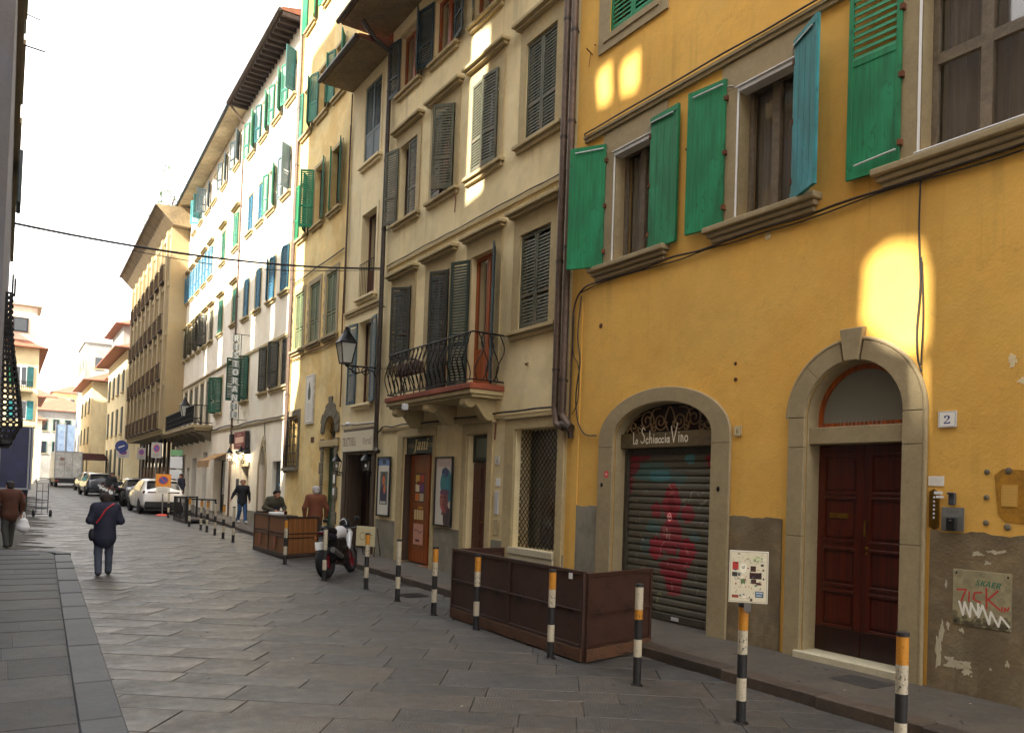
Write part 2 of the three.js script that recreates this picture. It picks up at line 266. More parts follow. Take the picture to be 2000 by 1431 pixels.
// an opening with its casement
function opening(b, u0, u1, v0, v1, { casement = M.woodF, recess = 0.16, panes = 2, rows = 1, glass = M.glass, bars = 0.05, door = false } = {}) {
  b.holes.push(rectPts(u0, u1, v0, v1));
  if (casement) {
    const z = -recess, f = bars, n = panes, L = [bx(u0, u1, v0, v0 + f, z - 0.05, z), bx(u0, u1, v1 - f, v1, z - 0.05, z), bx(u0, u0 + f, v0 + f, v1 - f, z - 0.05, z), bx(u1 - f, u1, v0 + f, v1 - f, z - 0.05, z)];
    const cw = (u1 - u0 - 2 * f) / n; for (let i = 1; i < n; i++) L.push(bx(u0 + f + cw * i - f * 0.7, u0 + f + cw * i + f * 0.7, v0 + f, v1 - f, z - 0.045, z + 0.006));
    const rh = (v1 - v0 - 2 * f) / rows; for (let j = 1; j < rows; j++) L.push(bx(u0 + f, u1 - f, v0 + f + rh * j - f * 0.4, v0 + f + rh * j + f * 0.4, z - 0.04, z - 0.004));
    if (door) L.push(bx(u0 + f, u1 - f, v0 + f, v0 + f + 0.75, z - 0.035, z - 0.006));
    const w = part(b.t, 'window', L, casement);
    for (let i = 0; i < n; i++) for (let j = 0; j < rows; j++) part(w, 'pane', bx(u0 + f + cw * i + 0.02, u0 + f + cw * (i + 1) - 0.02, v0 + f + rh * j + 0.01, v0 + f + rh * (j + 1) - 0.01, z - 0.032, z - 0.024), glass);
  }
  return { u0, u1, v0, v1 };
}
function surround(b, o, w, mat, { proud = 0.03, sill = true, hood = false, sillW = 0.12, bottom = false, name = 'window_frame' } = {}) {
  const { u0, u1, v0, v1 } = o, z0 = 0.002, z1 = proud, L = [bx(u0 - w, u0, v0, v1, z0, z1), bx(u1, u1 + w, v0, v1, z0, z1), bx(u0 - w, u1 + w, v1, v1 + w, z0, z1)];
  if (bottom) L.push(bx(u0 - w, u1 + w, v0 - w, v0, z0, z1));
  const f = part(b.t, name, L, mat);
  if (sill) part(f, 'sill', [cham(u0 - w - sillW * 0.6, u1 + w + sillW * 0.6, v0 - 0.075, v0 - 0.002, -0.1, 0.13, 0.012), cham(u0 - w - 0.02, u1 + w + 0.02, v0 - 0.16, v0 - 0.077, 0.002, 0.07, 0.012)], mat);
  if (hood) part(f, 'cornice', [bx(u0 - w, u1 + w, v1 + w + 0.002, v1 + w + 0.14, 0.002, 0.025), cham(u0 - w - 0.08, u1 + w + 0.08, v1 + w + 0.142, v1 + w + 0.20, 0.002, 0.12, 0.012), cham(u0 - w - 0.13, u1 + w + 0.13, v1 + w + 0.202, v1 + w + 0.27, 0.002, 0.19, 0.012)], mat);
  return f;
}
function roofEdge(b, { over = 0.9, y, x0 = -0.2, x1 = null, soffit = M.soffit, rafters = 0, gutter = M.pipeD, tile = M.tile, rise = 2.2, drop = 0 } = {}) {
  x1 = x1 ?? b.W + 0.2; y = y ?? b.H;
  const geo = new THREE.BufferGeometry(), P = [], push = (...q) => q.forEach((v) => P.push(...v));
  const prof = [[over, y + 0.02 - drop], [over, y + 0.12 - drop], [-b.depth, y + rise], [-b.depth, y + 0.02], [0.0, y + 0.02]];
  for (let i = 0; i < prof.length; i++) { const [za, ya] = prof[i], [zb, yb] = prof[(i + 1) % prof.length]; const A = [x0, ya, za], B = [x0, yb, zb], C = [x1, yb, zb], D = [x1, ya, za]; push(A, C, B, A, D, C); }
  for (const [xx, f] of [[x0, 0], [x1, 1]]) for (let i = 1; i + 1 < prof.length; i++) { const q = [prof[0], prof[i], prof[i + 1]].map(([z, yy]) => [xx, yy, z]); f ? push(q[0], q[2], q[1]) : push(...q); }
  geo.setAttribute('position', new THREE.BufferAttribute(new Float32Array(P), 3)); geo.computeVertexNormals();
  const r = part(b.t, 'roof', geo, tile);
  if (soffit) part(r, 'soffit', bx(x0 + 0.02, x1 - 0.02, y - 0.02 - drop, y + 0.012 - drop, 0.01, over - 0.02), soffit);
  if (rafters) for (let x = x0 + 0.25; x < x1; x += rafters) part(r, 'rafter', bx(x, x + 0.1, y - 0.16 - drop, y - 0.022 - drop, 0.01, over - 0.06), M.eaveW);
  part(r, 'gutter', rod([x0, y + 0.03 - drop, over + 0.06], [x1, y + 0.03 - drop, over + 0.06], 0.065, 0.065, 10), gutter);
  return r;
}
function downpipe(b, pts, r = 0.055, mat = M.pipe, clamps = []) {
  const p = part(b.t, 'downpipe', polytube(pts, r, 10), mat);
  let q = pts[0], bl = 0; for (let i = 0; i + 1 < pts.length; i++) if (pts[i][1] - pts[i + 1][1] > bl) { bl = pts[i][1] - pts[i + 1][1]; q = pts[i + 1]; }
  for (const y of clamps) { const [x, , z] = q; part(p, 'bracket', [new THREE.CylinderGeometry(r + 0.008, r + 0.008, 0.05, 10).translate(x, y, z), bx(x - 0.012, x + 0.012, y - 0.012, y + 0.012, 0.0, z)], M.pipeD); }
  return p;
}
function cable(b, pts, r = 0.011, mat = M.cord) { return part(b.t, 'cable', tube(pts, r, Math.max(8, pts.length * 5), 5), mat); }
function sagline(x0, x1, y0, y1, z, n = 7, j = 0.02) { const P = []; for (let i = 0; i <= n; i++) { const t = i / n; P.push([lerp(x0, x1, t), lerp(y0, y1, t) + (i % n ? rr(-j, j) : 0), z + (i % n ? rr(-0.005, 0.005) : 0)]); } return P; }

// ================================================================ YELLOW BUILDING
const yel = bld('yellow_building', 'yellow plastered building with green shutters, arched shop front and arched wooden street door', [8.15, 2.4], 0, 13.5, 17, { mat: M.yellow });
{
  const b = yel, t = b.t, U = (z) => z + 11.1;
  // first-floor windows
  const blind = (o, v) => part(t, 'blind_box', [cham(o.u0 + 0.01, o.u1 - 0.01, v - 0.10, v - 0.01, -0.12, 0.05, 0.01), rod([o.u0 - 0.02, v - 0.03, 0.06], [o.u1 + 0.02, v - 0.03, 0.06], 0.014, 0.014, 6)], M.alu);
  const wins = [[U(-10.02), U(-9.12)], [U(-7.44), U(-6.52)], [U(-4.90), U(-3.66)], [U(-1.9), U(-0.9)]];
  wins.forEach(([u0, u1], i) => {
    const big = i === 2, o = opening(b, u0, u1, 5.70, big ? 7.95 : 7.52, { casement: null });
    const z = -0.2, fm = M.sash, f = 0.07, v0 = 5.7, v1 = o.v1, um = big ? U(-4.31) : (u0 + u1) / 2, L = [bx(u0, u1, v0, v0 + f, z - 0.06, z), bx(u0, u1, v1 - f, v1, z - 0.06, z), bx(u0, u0 + f, v0 + f, v1 - f, z - 0.06, z), bx(u1 - f, u1, v0 + f, v1 - f, z - 0.06, z), bx(um - 0.06, um + 0.06, v0 + f, v1 - f, z - 0.055, z + 0.012)];
    if (big) L.push(bx(u0 + f, um - 0.06, 6.74, 6.86, z - 0.05, z + 0.008), bx(um + 0.06, u1 - f, 6.74, 6.86, z - 0.05, z + 0.008));
    const w = part(t, 'window', L, fm);
    for (const [a, c] of [[u0 + f, um - 0.06], [um + 0.06, u1 - f]]) for (const [p, q] of big ? [[v0 + f, 6.74], [6.86, v1 - f]] : [[v0 + f, v1 - f]]) part(w, 'pane', bx(a + 0.003, c - 0.003, p + 0.003, q - 0.003, z - 0.036, z - 0.030), M.glass);
    // curtains hang in folds behind the panes
    const cg = new THREE.PlaneGeometry(u1 - u0 - 0.1, v1 - v0 - 0.1, 60, 1); const pp = cg.attributes.position; for (let k = 0; k < pp.count; k++) pp.setZ(k, 0.025 * Math.sin(pp.getX(k) * 42 + i) + 0.012 * Math.sin(pp.getX(k) * 97)); cg.computeVertexNormals(); cg.translate((u0 + u1) / 2, (v0 + v1) / 2, z - 0.16);
    part(w, 'curtain', cg, M.curtain);
    const fr = part(t, 'window_frame', [bx(u0 - 0.24, u0, v0, v1, 0.002, 0.025), bx(u1, u1 + 0.24, v0, v1, 0.002, 0.025), bx(u0 - 0.30, u1 + 0.30, v1, 7.88 + (big ? 0.35 : 0), 0.002, 0.028)], M.stone);
    part(fr, 'sill', [cham(u0 - 0.48, u1 + 0.42, 5.60, 5.685, -0.19, 0.17, 0.02), cham(u0 - 0.44, u1 + 0.38, 5.535, 5.598, 0.002, 0.11, 0.02), cham(u0 - 0.40, u1 + 0.34, 5.47, 5.533, 0.002, 0.06, 0.015)], M.stone);
    part(fr, 'reveal', [bx(u0 - 0.001, u0 + 0.014, v0, v1, -0.19, 0.001), bx(u0 + 0.014, u1, v1 - 0.014, v1 + 0.001, -0.19, 0.001)], M.stone);
    part(fr, 'edge_trim', bx(u0 - 0.012, u0 + 0.016, v0, v1, 0.026, 0.034), M.white);
    if (!big) blind(o, v1);
    else part(fr, 'rail', [rod([u0, 5.72, 0.1], [u1 + 0.1, 5.72, 0.1], 0.014, 0.014, 6)], M.alu);
    o.v1 = big ? 7.98 : 7.70; o.v0 = 5.66; const ex = { w: 0.62, h: o.v1 - o.v0 };
    const lv = [['L', 147, 'R', 178], ['L', 171, 'R', 153], ['L', 176, 'R', 174], ['L', 175, 'R', 172]][i];
    for (const [sd, ang] of [[lv[0], lv[1]], [lv[2], lv[3]]]) {
      const oo = { ...o, u0: u0 - 0.2, u1: u1 + (i === 0 ? 0.0 : 0.02) }; if (i === 2 && sd === 'R') oo.u1 = u1 + 0.2;
      const mat = i === 1 && sd === 'R' ? M.teal : M.green;
      const s = leafAt(b, oo, sd, ang, big ? 'half' : 'board', mat, { ...ex, split: 0.42, single: true, pitch: 0.085 });
      part(s, 'hinge', [0.25, 1.0, 1.75].map((y) => cham(-0.03, 0.02, y - 0.035, y + 0.035, -0.03, 0.03, 0.008)), M.rust);
      part(s, 'rod', big ? [rod([0.02, 0.17, -0.05], [w0(0.5), 0.13, -0.05], 0.011)] : [rod([0.03, o.v1 - o.v0 - 0.10, -0.04], [0.52, o.v1 - o.v0 - 0.12, -0.04], 0.011), rod([0.03, o.v1 - o.v0 - 0.10, 0.04], [0.52, o.v1 - o.v0 - 0.12, 0.04], 0.011), rod([-0.12, o.v1 - o.v0 - 0.16, 0.0], [0.04, o.v1 - o.v0 - 0.10, 0.04], 0.006)], M.alu);
    }
  });
  function w0(x) { return x; }
  // second-floor windows with closed louvres in a broad stone frame
  for (const uc of [U(-9.73), U(-7.0), U(-4.3)]) {
    const o = opening(b, uc - 0.55, uc + 0.55, 9.55, 11.4, { casement: M.woodF });
    const f = part(t, 'window_frame', [extr(ringShape(rectPts(o.u0 - 0.26, o.u1 + 0.3, 9.30, 11.65), rectPts(o.u0, o.u1, 9.55, 11.4)), 0.035, 0.002)], M.stone);
    part(f, 'sill', bx(o.u0 - 0.12, o.u1 + 0.12, 9.44, 9.54, 0.038, 0.06), M.stone);
    leafAt(b, o, 'L', 0, 'louver', M.green, { single: uc < 2, pitch: 0.075 }); leafAt(b, o, 'R', 0, 'louver', M.green, { pitch: 0.075 });
  }
  part(t, 'string_course', [bx(0.3, 13.4, 7.90, 7.955, 0.002, 0.06), bx(0.3, 13.4, 7.957, 8.0, 0.002, 0.09)], M.stone);
  cable(b, [[0.3, 7.98, 0.03], [0.35, 8.02, 0.11], ...sagline(0.6, 13.2, 8.03, 8.03, 0.10, 18, 0.012)], 0.014, M.pipeD);
  // cables under the sills
  cable(b, [[0.1, 3.2, 0.05], [0.12, 4.4, 0.05], [0.16, 5.2, 0.05], [0.4, 5.41, 0.06], ...sagline(0.8, 13.2, 5.44, 5.46, 0.06, 22, 0.018)], 0.016, M.pipeD);
  cable(b, [[0.3, 5.36, 0.04], ...sagline(0.8, 13.2, 5.41, 5.42, 0.045, 26, 0.03)], 0.010);
  cable(b, [[U(-4.85), 5.42, 0.05], [U(-4.86), 4.9, 0.04], [U(-4.83), 4.3, 0.045], [U(-4.86), 3.8, 0.04], [U(-4.83), 3.5, 0.05], [U(-4.79), 3.38, 0.05]], 0.010);
  cable(b, [[U(-4.82), 4.6, 0.05], [U(-4.79), 4.0, 0.05], [U(-4.80), 3.45, 0.05]], 0.008);
  cable(b, [[0.32, 5.3, 0.04], [0.27, 4.6, 0.05], [0.34, 4.2, 0.04], [0.27, 3.6, 0.05], [0.35, 3.15, 0.04], [0.55, 2.95, 0.04], [0.85, 2.92, 0.04]], 0.012, M.pipeD);
  cable(b, [[0.14, 5.0, 0.05], [0.2, 4.3, 0.07], [0.3, 4.15, 0.05], [0.33, 3.5, 0.06], [0.16, 3.3, 0.04]], 0.008);
  // two downpipes on the corner, joined at a shoe
  const dp = (x) => [[x, 13.5, 0.10], [x, 3.42, 0.10], [x + 0.1, 3.16, 0.12], [x + 0.3, 3.08, 0.12]];
  downpipe(b, dp(-0.26), 0.062, M.pipe, [4.1, 6.0, 8.2, 10.3, 12.2]); downpipe(b, [[-0.04, 13.5, 0.10], [-0.04, 3.30, 0.10], [0.2, 3.10, 0.11]], 0.062, M.pipe, [3.9, 6.2, 8.4, 10.0, 12.4]);
  part(t, 'pipe_shoe', [rod([0.0, 3.14, 0.11], [0.24, 3.06, 0.10], 0.075, 0.075, 10), rod([0.18, 3.1, 0.1], [0.18, 2.9, 0.06], 0.05, 0.05, 8)], M.pipeD);
  // shop front: a segmental arch with iron scrollwork over a roller shutter
  { const u0 = U(-9.82), u1 = U(-7.74), vs = 2.86, ap = archPts(u0, u1, -0.2, vs, 0.50, 28); b.holes.push(ap);
    const out = archPts(u0 - 0.36, u1 + 0.34, -0.1, vs - 0.02, 0.74, 28);
    const f = part(t, 'shop_arch', extr(ringShape(out, archPts(u0, u1, 0.0, vs, 0.50, 28)), 0.05, 0.002, 0.01), M.stone);
    f.userData.label = 'grey stone surround of the arched shop front';
    part(f, 'reveal', extr(ringShape(archPts(u0 - 0.002, u1 + 0.002, 0.0, vs, 0.502, 28), archPts(u0 + 0.015, u1 - 0.015, 0.01, vs, 0.485, 28)), 0.34, -0.345), M.stone);
    part(f, 'joint', [bx(u0 - 0.36, u0, 2.72, 2.728, 0.0525, 0.054), bx(u1, u1 + 0.34, 2.72, 2.728, 0.0525, 0.054)], M.stoneD);
    // roller shutter, slat by slat
    const sh = part(t, 'roller_shutter', [bx(u0 + 0.02, u1 - 0.02, 0.1, 2.70, -0.30, -0.27), bx(u0 + 0.02, u0 + 0.09, 0.12, 2.70, -0.27, -0.20), bx(u1 - 0.09, u1 - 0.02, 0.12, 2.70, -0.27, -0.20), cham(u0 + 0.09, u1 - 0.09, 0.13, 0.24, -0.268, -0.215, 0.01)], M.shutterMetal);
    const ww = u1 - u0 - 0.19, N = 22, y0 = 0.245, hh = (2.60 - y0) / N;
    for (let i = 0; i < N; i++) {
      const S = new THREE.Shape(); S.moveTo(0, 0.004); S.lineTo(0, hh - 0.004); S.quadraticCurveTo(0.02, hh - 0.004, 0.026, hh * 0.62); S.lineTo(0.026, hh * 0.3); S.quadraticCurveTo(0.024, 0.012, 0.006, 0.004); S.closePath();
      const g = new THREE.ExtrudeGeometry(S, { depth: ww, bevelEnabled: false, curveSegments: 4 }); g.rotateY(-Math.PI / 2); g.translate(u1 - 0.095, y0 + hh * i, -0.268); // profile x -> depth
      const mm = shad(new THREE.Mesh(g, M.shutterArt)); mm.name = 'slat';
      const uv = new Float32Array(mm.geometry.attributes.position.count * 2), q = mm.geometry.attributes.position; for (let k = 0; k < q.count; k++) { uv[k * 2] = (q.getX(k) - u0) / (u1 - u0); uv[k * 2 + 1] = (q.getY(k) - 0.12) / 2.6; } mm.geometry.setAttribute('uv', new THREE.BufferAttribute(uv, 2)); mm.geometry.computeVertexNormals();
      sh.add(mm);
    }
    part(sh, 'shutter_lock', cham(u0 + 1.15, u0 + 1.3, 0.155, 0.21, -0.214, -0.20, 0.006), M.alu);
    part(t, 'fascia', cham(u0 + 0.01, u1 - 0.01, 2.70, 2.93, -0.26, -0.10, 0.01), M.signBoard);
    const gr = part(t, 'fanlight', extr(poly(archPts(u0 + 0.01, u1 - 0.01, 2.932, vs + 0.08, 0.41, 28)), 0.03, -0.25), M.woodD);  // dark sheet painted in for the shaded open interior behind the scrollwork
    const scr = []; const cx = (u0 + u1) / 2;
    const spiral = (x, y, r, dir, turns, a0) => { const P = []; for (let i = 0; i <= 26; i++) { const k = i / 26, a = a0 + dir * k * turns * 6.283, q = r * (1 - 0.82 * k); P.push([x + q * Math.cos(a), y + q * Math.sin(a), -0.17]); } return tube(P, 0.011, 40, 5); };
    for (const s of [-1, 1]) { scr.push(spiral(cx + s * 0.20, 3.09, 0.14, s, 1.7, s > 0 ? 3.14 : 0), spiral(cx + s * 0.50, 3.12, 0.16, -s, 1.7, s > 0 ? 3.4 : -0.3), spiral(cx + s * 0.80, 3.04, 0.10, s, 1.5, s > 0 ? 3.14 : 0), spiral(cx + s * 0.34, 3.0, 0.07, -s, 1.3, 1.5), spiral(cx + s * 0.66, 2.99, 0.07, s, 1.3, 1.5), tube([[cx + s * 0.03, 2.95, -0.17], [cx + s * 0.10, 3.10, -0.17], [cx + s * 0.05, 3.26, -0.17], [cx, 3.32, -0.17]], 0.012, 16, 5), tube([[cx + s * 0.35, 2.95, -0.17], [cx + s * 0.42, 3.1, -0.17], [cx + s * 0.36, 3.27, -0.17], [cx + s * 0.2, 3.30, -0.17]], 0.011, 16, 5), tube([[cx + s * 0.95, 2.96, -0.17], [cx + s * 0.86, 3.08, -0.17], [cx + s * 0.68, 3.22, -0.17], [cx + s * 0.55, 3.28, -0.17]], 0.011, 16, 5)); }
    part(gr, 'scrollwork', scr.map((g) => g), M.scroll);
    part(gr, 'rim', (() => { const P = []; for (let i = 0; i <= 30; i++) { const a = Math.PI * i / 30; P.push([cx + (u1 - u0 - 0.06) / 2 * Math.cos(a), vs + 0.08 + 0.385 * Math.sin(a), -0.17]); } return tube(P, 0.014, 48, 5); })(), M.iron);
    part(f, 'bolt', [sph(u0 - 0.24, 2.12, 0.055, 0.03, 0.035, 0.012), sph(u1 + 0.16, 2.10, 0.055, 0.03, 0.035, 0.012)], M.iron);
  }
  // street door under a round arch
  { const u0 = U(-6.24), u1 = U(-4.99), vs = 2.98, R = (u1 - u0) / 2, cx = (u0 + u1) / 2, ow = 0.225;
    b.holes.push(archPts(u0, u1, 0.12, vs, R, 28));
    // arch and jamb stones, each its own block
    const blk = (pts) => { const m = part(t, 'arch_stone', extr(poly(pts), 0.055, 0.002, 0.006, 6), M.stone); return m; };
    const ringSeg = (a0, a1) => { const P = []; for (let i = 0; i <= 8; i++) { const a = lerp(a0, a1, i / 8); P.push([cx + (R) * Math.cos(a), vs + R * Math.sin(a)]); } for (let i = 8; i >= 0; i--) { const a = lerp(a0, a1, i / 8); P.push([cx + (R + ow) * Math.cos(a), vs + (R + ow * 0.96) * Math.sin(a)]); } return P; };
    const A = [0.004, 1.40, 1.76, 2.36, 3.137]; blk(ringSeg(A[0], A[1])); blk(ringSeg(A[2] + 0.004, A[3] - 0.004)); blk(ringSeg(A[3] + 0.004, A[4]));
    part(t, 'keystone', extr(poly([[cx - 0.085, vs + R - 0.01], [cx + 0.085, vs + R - 0.01], [cx + 0.15, vs + R + 0.36], [cx - 0.15, vs + R + 0.36]]), 0.085, 0.002, 0.008), M.stone);
    for (const [x0, x1] of [[u0 - ow, u0], [u1, u1 + ow]]) for (const [y0, y1] of [[0.0, 1.55], [1.556, 2.62], [2.626, vs - 0.003]]) part(t, 'jamb_stone', cham(x0, x1, y0, y1, 0.002, 0.057, 0.006), M.stone);
    part(t, 'arch_moulding', (() => { const P = [[u1 + ow + 0.02, 0.0, 0.035], [u1 + ow + 0.02, vs, 0.035]]; const L = [rod(P[0], P[1], 0.028, 0.028, 8)]; const Q = []; for (let i = 0; i <= 24; i++) { const a = Math.PI * i / 24; Q.push([cx + (R + ow + 0.02) * Math.cos(a), vs + (R + ow * 0.96 + 0.02) * Math.sin(a), 0.035]); } L.push(tube(Q, 0.028, 48, 8)); return L; })(), M.stone);
    part(t, 'reveal_stone', extr(ringShape(archPts(u0 - 0.002, u1 + 0.002, 0.13, vs, R + 0.002, 28), archPts(u0 + 0.015, u1 - 0.015, 0.14, vs, R - 0.015, 28)), 0.345, -0.347), M.stone);
    part(t, 'lintel', cham(u0 - 0.0, u1, 2.66, 2.86, -0.34, -0.03, 0.01), M.stone);
    part(t, 'door_step', cham(u0 - 0.06, u1 + 0.06, 0.08, 0.20, -0.34, 0.09, 0.015), M.pale);
    // fanlight
    const fl = part(t, 'fanlight', extr(ringShape(archPts(u0, u1, 2.862, vs, R - 0.005, 28), archPts(u0 + 0.07, u1 - 0.07, 2.92, vs, R - 0.075, 28)), 0.06, -0.26), M.woodO);
    part(fl, 'pane', extr(poly(archPts(u0 + 0.06, u1 - 0.06, 2.91, vs, R - 0.065, 28)), 0.008, -0.235), M.frost);
    { const L = []; for (let i = 0; i < 11; i++) L.push(rod([cx - 0.28 + i * 0.052, 2.88, -0.16], [cx - 0.28 + i * 0.052, 2.96, -0.16], 0.004, 0.001, 5)); part(fl, 'spikes', L, M.steel); }
    part(fl, 'backing', bx(u0, u1, 2.86, 3.7, -0.6, -0.5), M.room);
    // two leaves, each with four raised panels
    for (const [x0, x1, k] of [[u0 + 0.016, cx - 0.003, 0], [cx + 0.003, u1, 1]]) {
      const z1 = -0.255, d = part(t, 'door', [bx(x0, x1, 0.205, 2.655, z1 - 0.05, z1)], M.wood), st = 0.095, rows = [[0.53, 0.92], [1.02, 1.42], [1.54, 2.02], [2.10, 2.52]];
      const L = [bx(x0, x0 + st, 0.205, 2.655, z1 + 0.001, z1 + 0.022), bx(x1 - st, x1, 0.205, 2.655, z1 + 0.001, z1 + 0.022)];
      const ry = [0.205, ...rows.flat(), 2.655];
      for (let i = 0; i < ry.length; i += 2) L.push(bx(x0 + st, x1 - st, ry[i], ry[i + 1], z1 + 0.001, z1 + 0.022));
      part(d, 'stile', L, M.wood);
      for (const [a, c] of rows) { part(d, 'panel', cham(x0 + st + 0.035, x1 - st - 0.035, a + 0.035, c - 0.035, z1 + 0.001, z1 + 0.017, 0.014), M.wood); for (const g of [cham(x0 + st, x1 - st, c - 0.002, c + 0.03, z1 + 0.023, z1 + 0.04, 0.008), cham(x0 + st, x1 - st, a - 0.03, a + 0.002, z1 + 0.023, z1 + 0.04, 0.008)]) part(d, 'moulding', g, M.wood); }
      part(d, 'kick_plate', cham(x0 + 0.004, x1 - 0.004, 0.21, 0.50, z1 + 0.0225, z1 + 0.032, 0.004), M.woodD);
      if (!k) part(d, 'letter_slot', cham(x0 + 0.16, x0 + 0.42, 1.79, 1.85, z1 + 0.018, z1 + 0.03, 0.004), M.brass);
      else part(d, 'handle', [rod([x0 + 0.05, 1.60, z1 + 0.07], [x0 + 0.05, 1.78, z1 + 0.07], 0.011, 0.011, 8), rod([x0 + 0.05, 1.61, z1 + 0.02], [x0 + 0.05, 1.61, z1 + 0.07], 0.010, 0.01, 6), rod([x0 + 0.05, 1.77, z1 + 0.02], [x0 + 0.05, 1.77, z1 + 0.07], 0.010, 0.01, 6), sph(x0 + 0.05, 1.46, z1 + 0.025, 0.022, 0.022, 0.012), sph(x0 + 0.05, 1.40, z1 + 0.025, 0.012, 0.02, 0.008)], M.brass);
    }
  }
  // cement dado, broken and peeling
  const dad = (u0, u1, top) => { const P = [[u0, -0.2], [u1, -0.2]]; const n = Math.ceil((u1 - u0) / 0.06); for (let i = 0; i <= n; i++) P.push([lerp(u1, u0, i / n), top + 0.018 * (rnd() - 0.5) + 0.01 * Math.sin(i * 0.7)]); return part(t, 'dado', extr(poly(P), 0.018, 0.002), M.dado); };
  dad(U(-7.395), U(-6.555), 1.75); const d3 = dad(U(-4.68), 13.5, 1.72); const d0 = dad(0.34, U(-10.185), 1.77); d0.material = M.cement;
  part(t, 'pilaster', bx(0.16, 0.338, -0.2, 5.2, 0.002, 0.02), M.yellow);
  // flaked-off patches where pale lime shows: thin scabs with ragged outlines
  const scab = (cx0, cy0, w, h, m, pr = 0.0205) => { const L = [], blobs = w * h > 0.004 ? 7 : 3; for (let q = 0; q < blobs; q++) { const cx = cx0 + (q ? rr(-0.75, 0.75) * w : 0), cy = cy0 + (q ? rr(-0.75, 0.75) * h : 0), sc = q ? rr(0.15, 0.45) : 0.8, P = [], n = 40, f1 = rr(0, 6), f2 = rr(0, 6); for (let i = 0; i < n; i++) { const a = 6.283 * i / n, r = sc * (0.72 + 0.22 * Math.sin(3 * a + f1) + 0.14 * Math.sin(7 * a + f2) + 0.16 * (rnd() - 0.5)); P.push([cx + w * r * Math.cos(a), cy + h * r * Math.sin(a)]); } L.push(extr(poly(P), 0.0015 + 0.0004 * q, pr)); } part(t, 'flaked_patch', L, m, { kind: 'stuff' }); };
  scab(U(-4.56), 0.55, 0.05, 0.26, M.pale); scab(U(-4.40), 0.40, 0.16, 0.07, M.pale); scab(U(-4.28), 0.36, 0.07, 0.07, M.pale); scab(U(-4.47), 0.78, 0.02, 0.06, M.pale); scab(U(-4.2), 1.52, 0.09, 0.035, M.pale); scab(U(-4.02), 1.55, 0.1, 0.03, M.pale); scab(U(-4.1), 1.44, 0.05, 0.03, M.pale); scab(U(-4.5), 1.2, 0.014, 0.05, M.pale); scab(U(-4.33), 0.75, 0.03, 0.035, M.pale); scab(U(-3.9), 0.5, 0.03, 0.05, M.pale); scab(U(-4.05), 0.42, 0.02, 0.015, M.pale); scab(U(-3.92), 3.4, 0.05, 0.09, M.cream2, 0.003); scab(U(-3.83), 3.2, 0.05, 0.05, M.cream2, 0.003);
  for (const [zz, v, r] of [[-10.27, 4.72, 0.045], [-7.38, 3.77, 0.025], [-7.37, 3.56, 0.03], [-4.13, 2.33, 0.028], [-3.93, 2.34, 0.035], [-4.13, 2.08, 0.028], [-4.13, 1.83, 0.03], [-3.93, 1.8, 0.035], [-8.42, 7.0, 0.02], [-6.9, 5.35, 0.05]]) part(t, 'wall_fixing', sph(U(zz), v, 0.006, r, r, 0.01, 10, 6), v > 5.3 && r > 0.04 ? M.cream2 : v < 3 ? M.stoneD : M.rust);
  part(t, 'hook', [rod([0.36, 9.42, 0.0], [0.40, 9.46, 0.16], 0.012), rod([0.44, 9.55, 0.02], [0.62, 9.42, 0.14], 0.012), rod([0.38, 9.44, 0.05], [0.34, 9.2, 0.05], 0.006)], M.rust);
  part(t, 'old_paint_patch', extr(poly([[U(-4.06), 2.30], [U(-3.98), 2.36], [U(-3.6), 2.33], [U(-3.6), 1.83], [U(-3.95), 1.85], [U(-4.02), 1.92]]), 0.004, 0.002), M.ochreDark);
  roofEdge(b, { over: 1.1, rafters: 0.6 });
  finish(b);
}
// writing and fittings on the yellow wall (top-level signs)
const yz = (zz, y, out = 0.03) => [8.15 - out, y, zz];
function wallSign(name, label, category, zz, y, w, h, tex, { depth = 0.02, out = 0.003, mat, x = 8.15, frame, ry = -Math.PI / 2, group, bolts } = {}) {
  const t = thing(name, label, category, [x, y, zz], ry, group);
  const side = mat ?? M.pale;
  part(t, 'plate', cham(-w / 2, w / 2, -h / 2, h / 2, out, out + depth, Math.min(0.006, depth * 0.4)), side);
  if (tex) { const g = new THREE.PlaneGeometry(w * 0.985, h * 0.985); g.translate(0, 0, out + depth + 0.0015); const m = shad(new THREE.Mesh(g, new THREE.MeshStandardMaterial({ map: tex, roughness: 0.55 }))); m.name = 'print'; t.add(m); }
  if (frame) part(t, 'frame', extr(ringShape(rectPts(-w / 2 - 0.03, w / 2 + 0.03, -h / 2 - 0.03, h / 2 + 0.03), rectPts(-w / 2, w / 2, -h / 2, h / 2)), depth + 0.025, out), frame);
  if (bolts) for (const [sx, sy] of [[-1, -1], [1, -1], [-1, 1], [1, 1]]) part(t, 'bolt', sph(sx * (w / 2 - 0.035), sy * (h / 2 - 0.035), out + depth, 0.012, 0.012, 0.006, 8, 6), M.iron);
  return t;
}
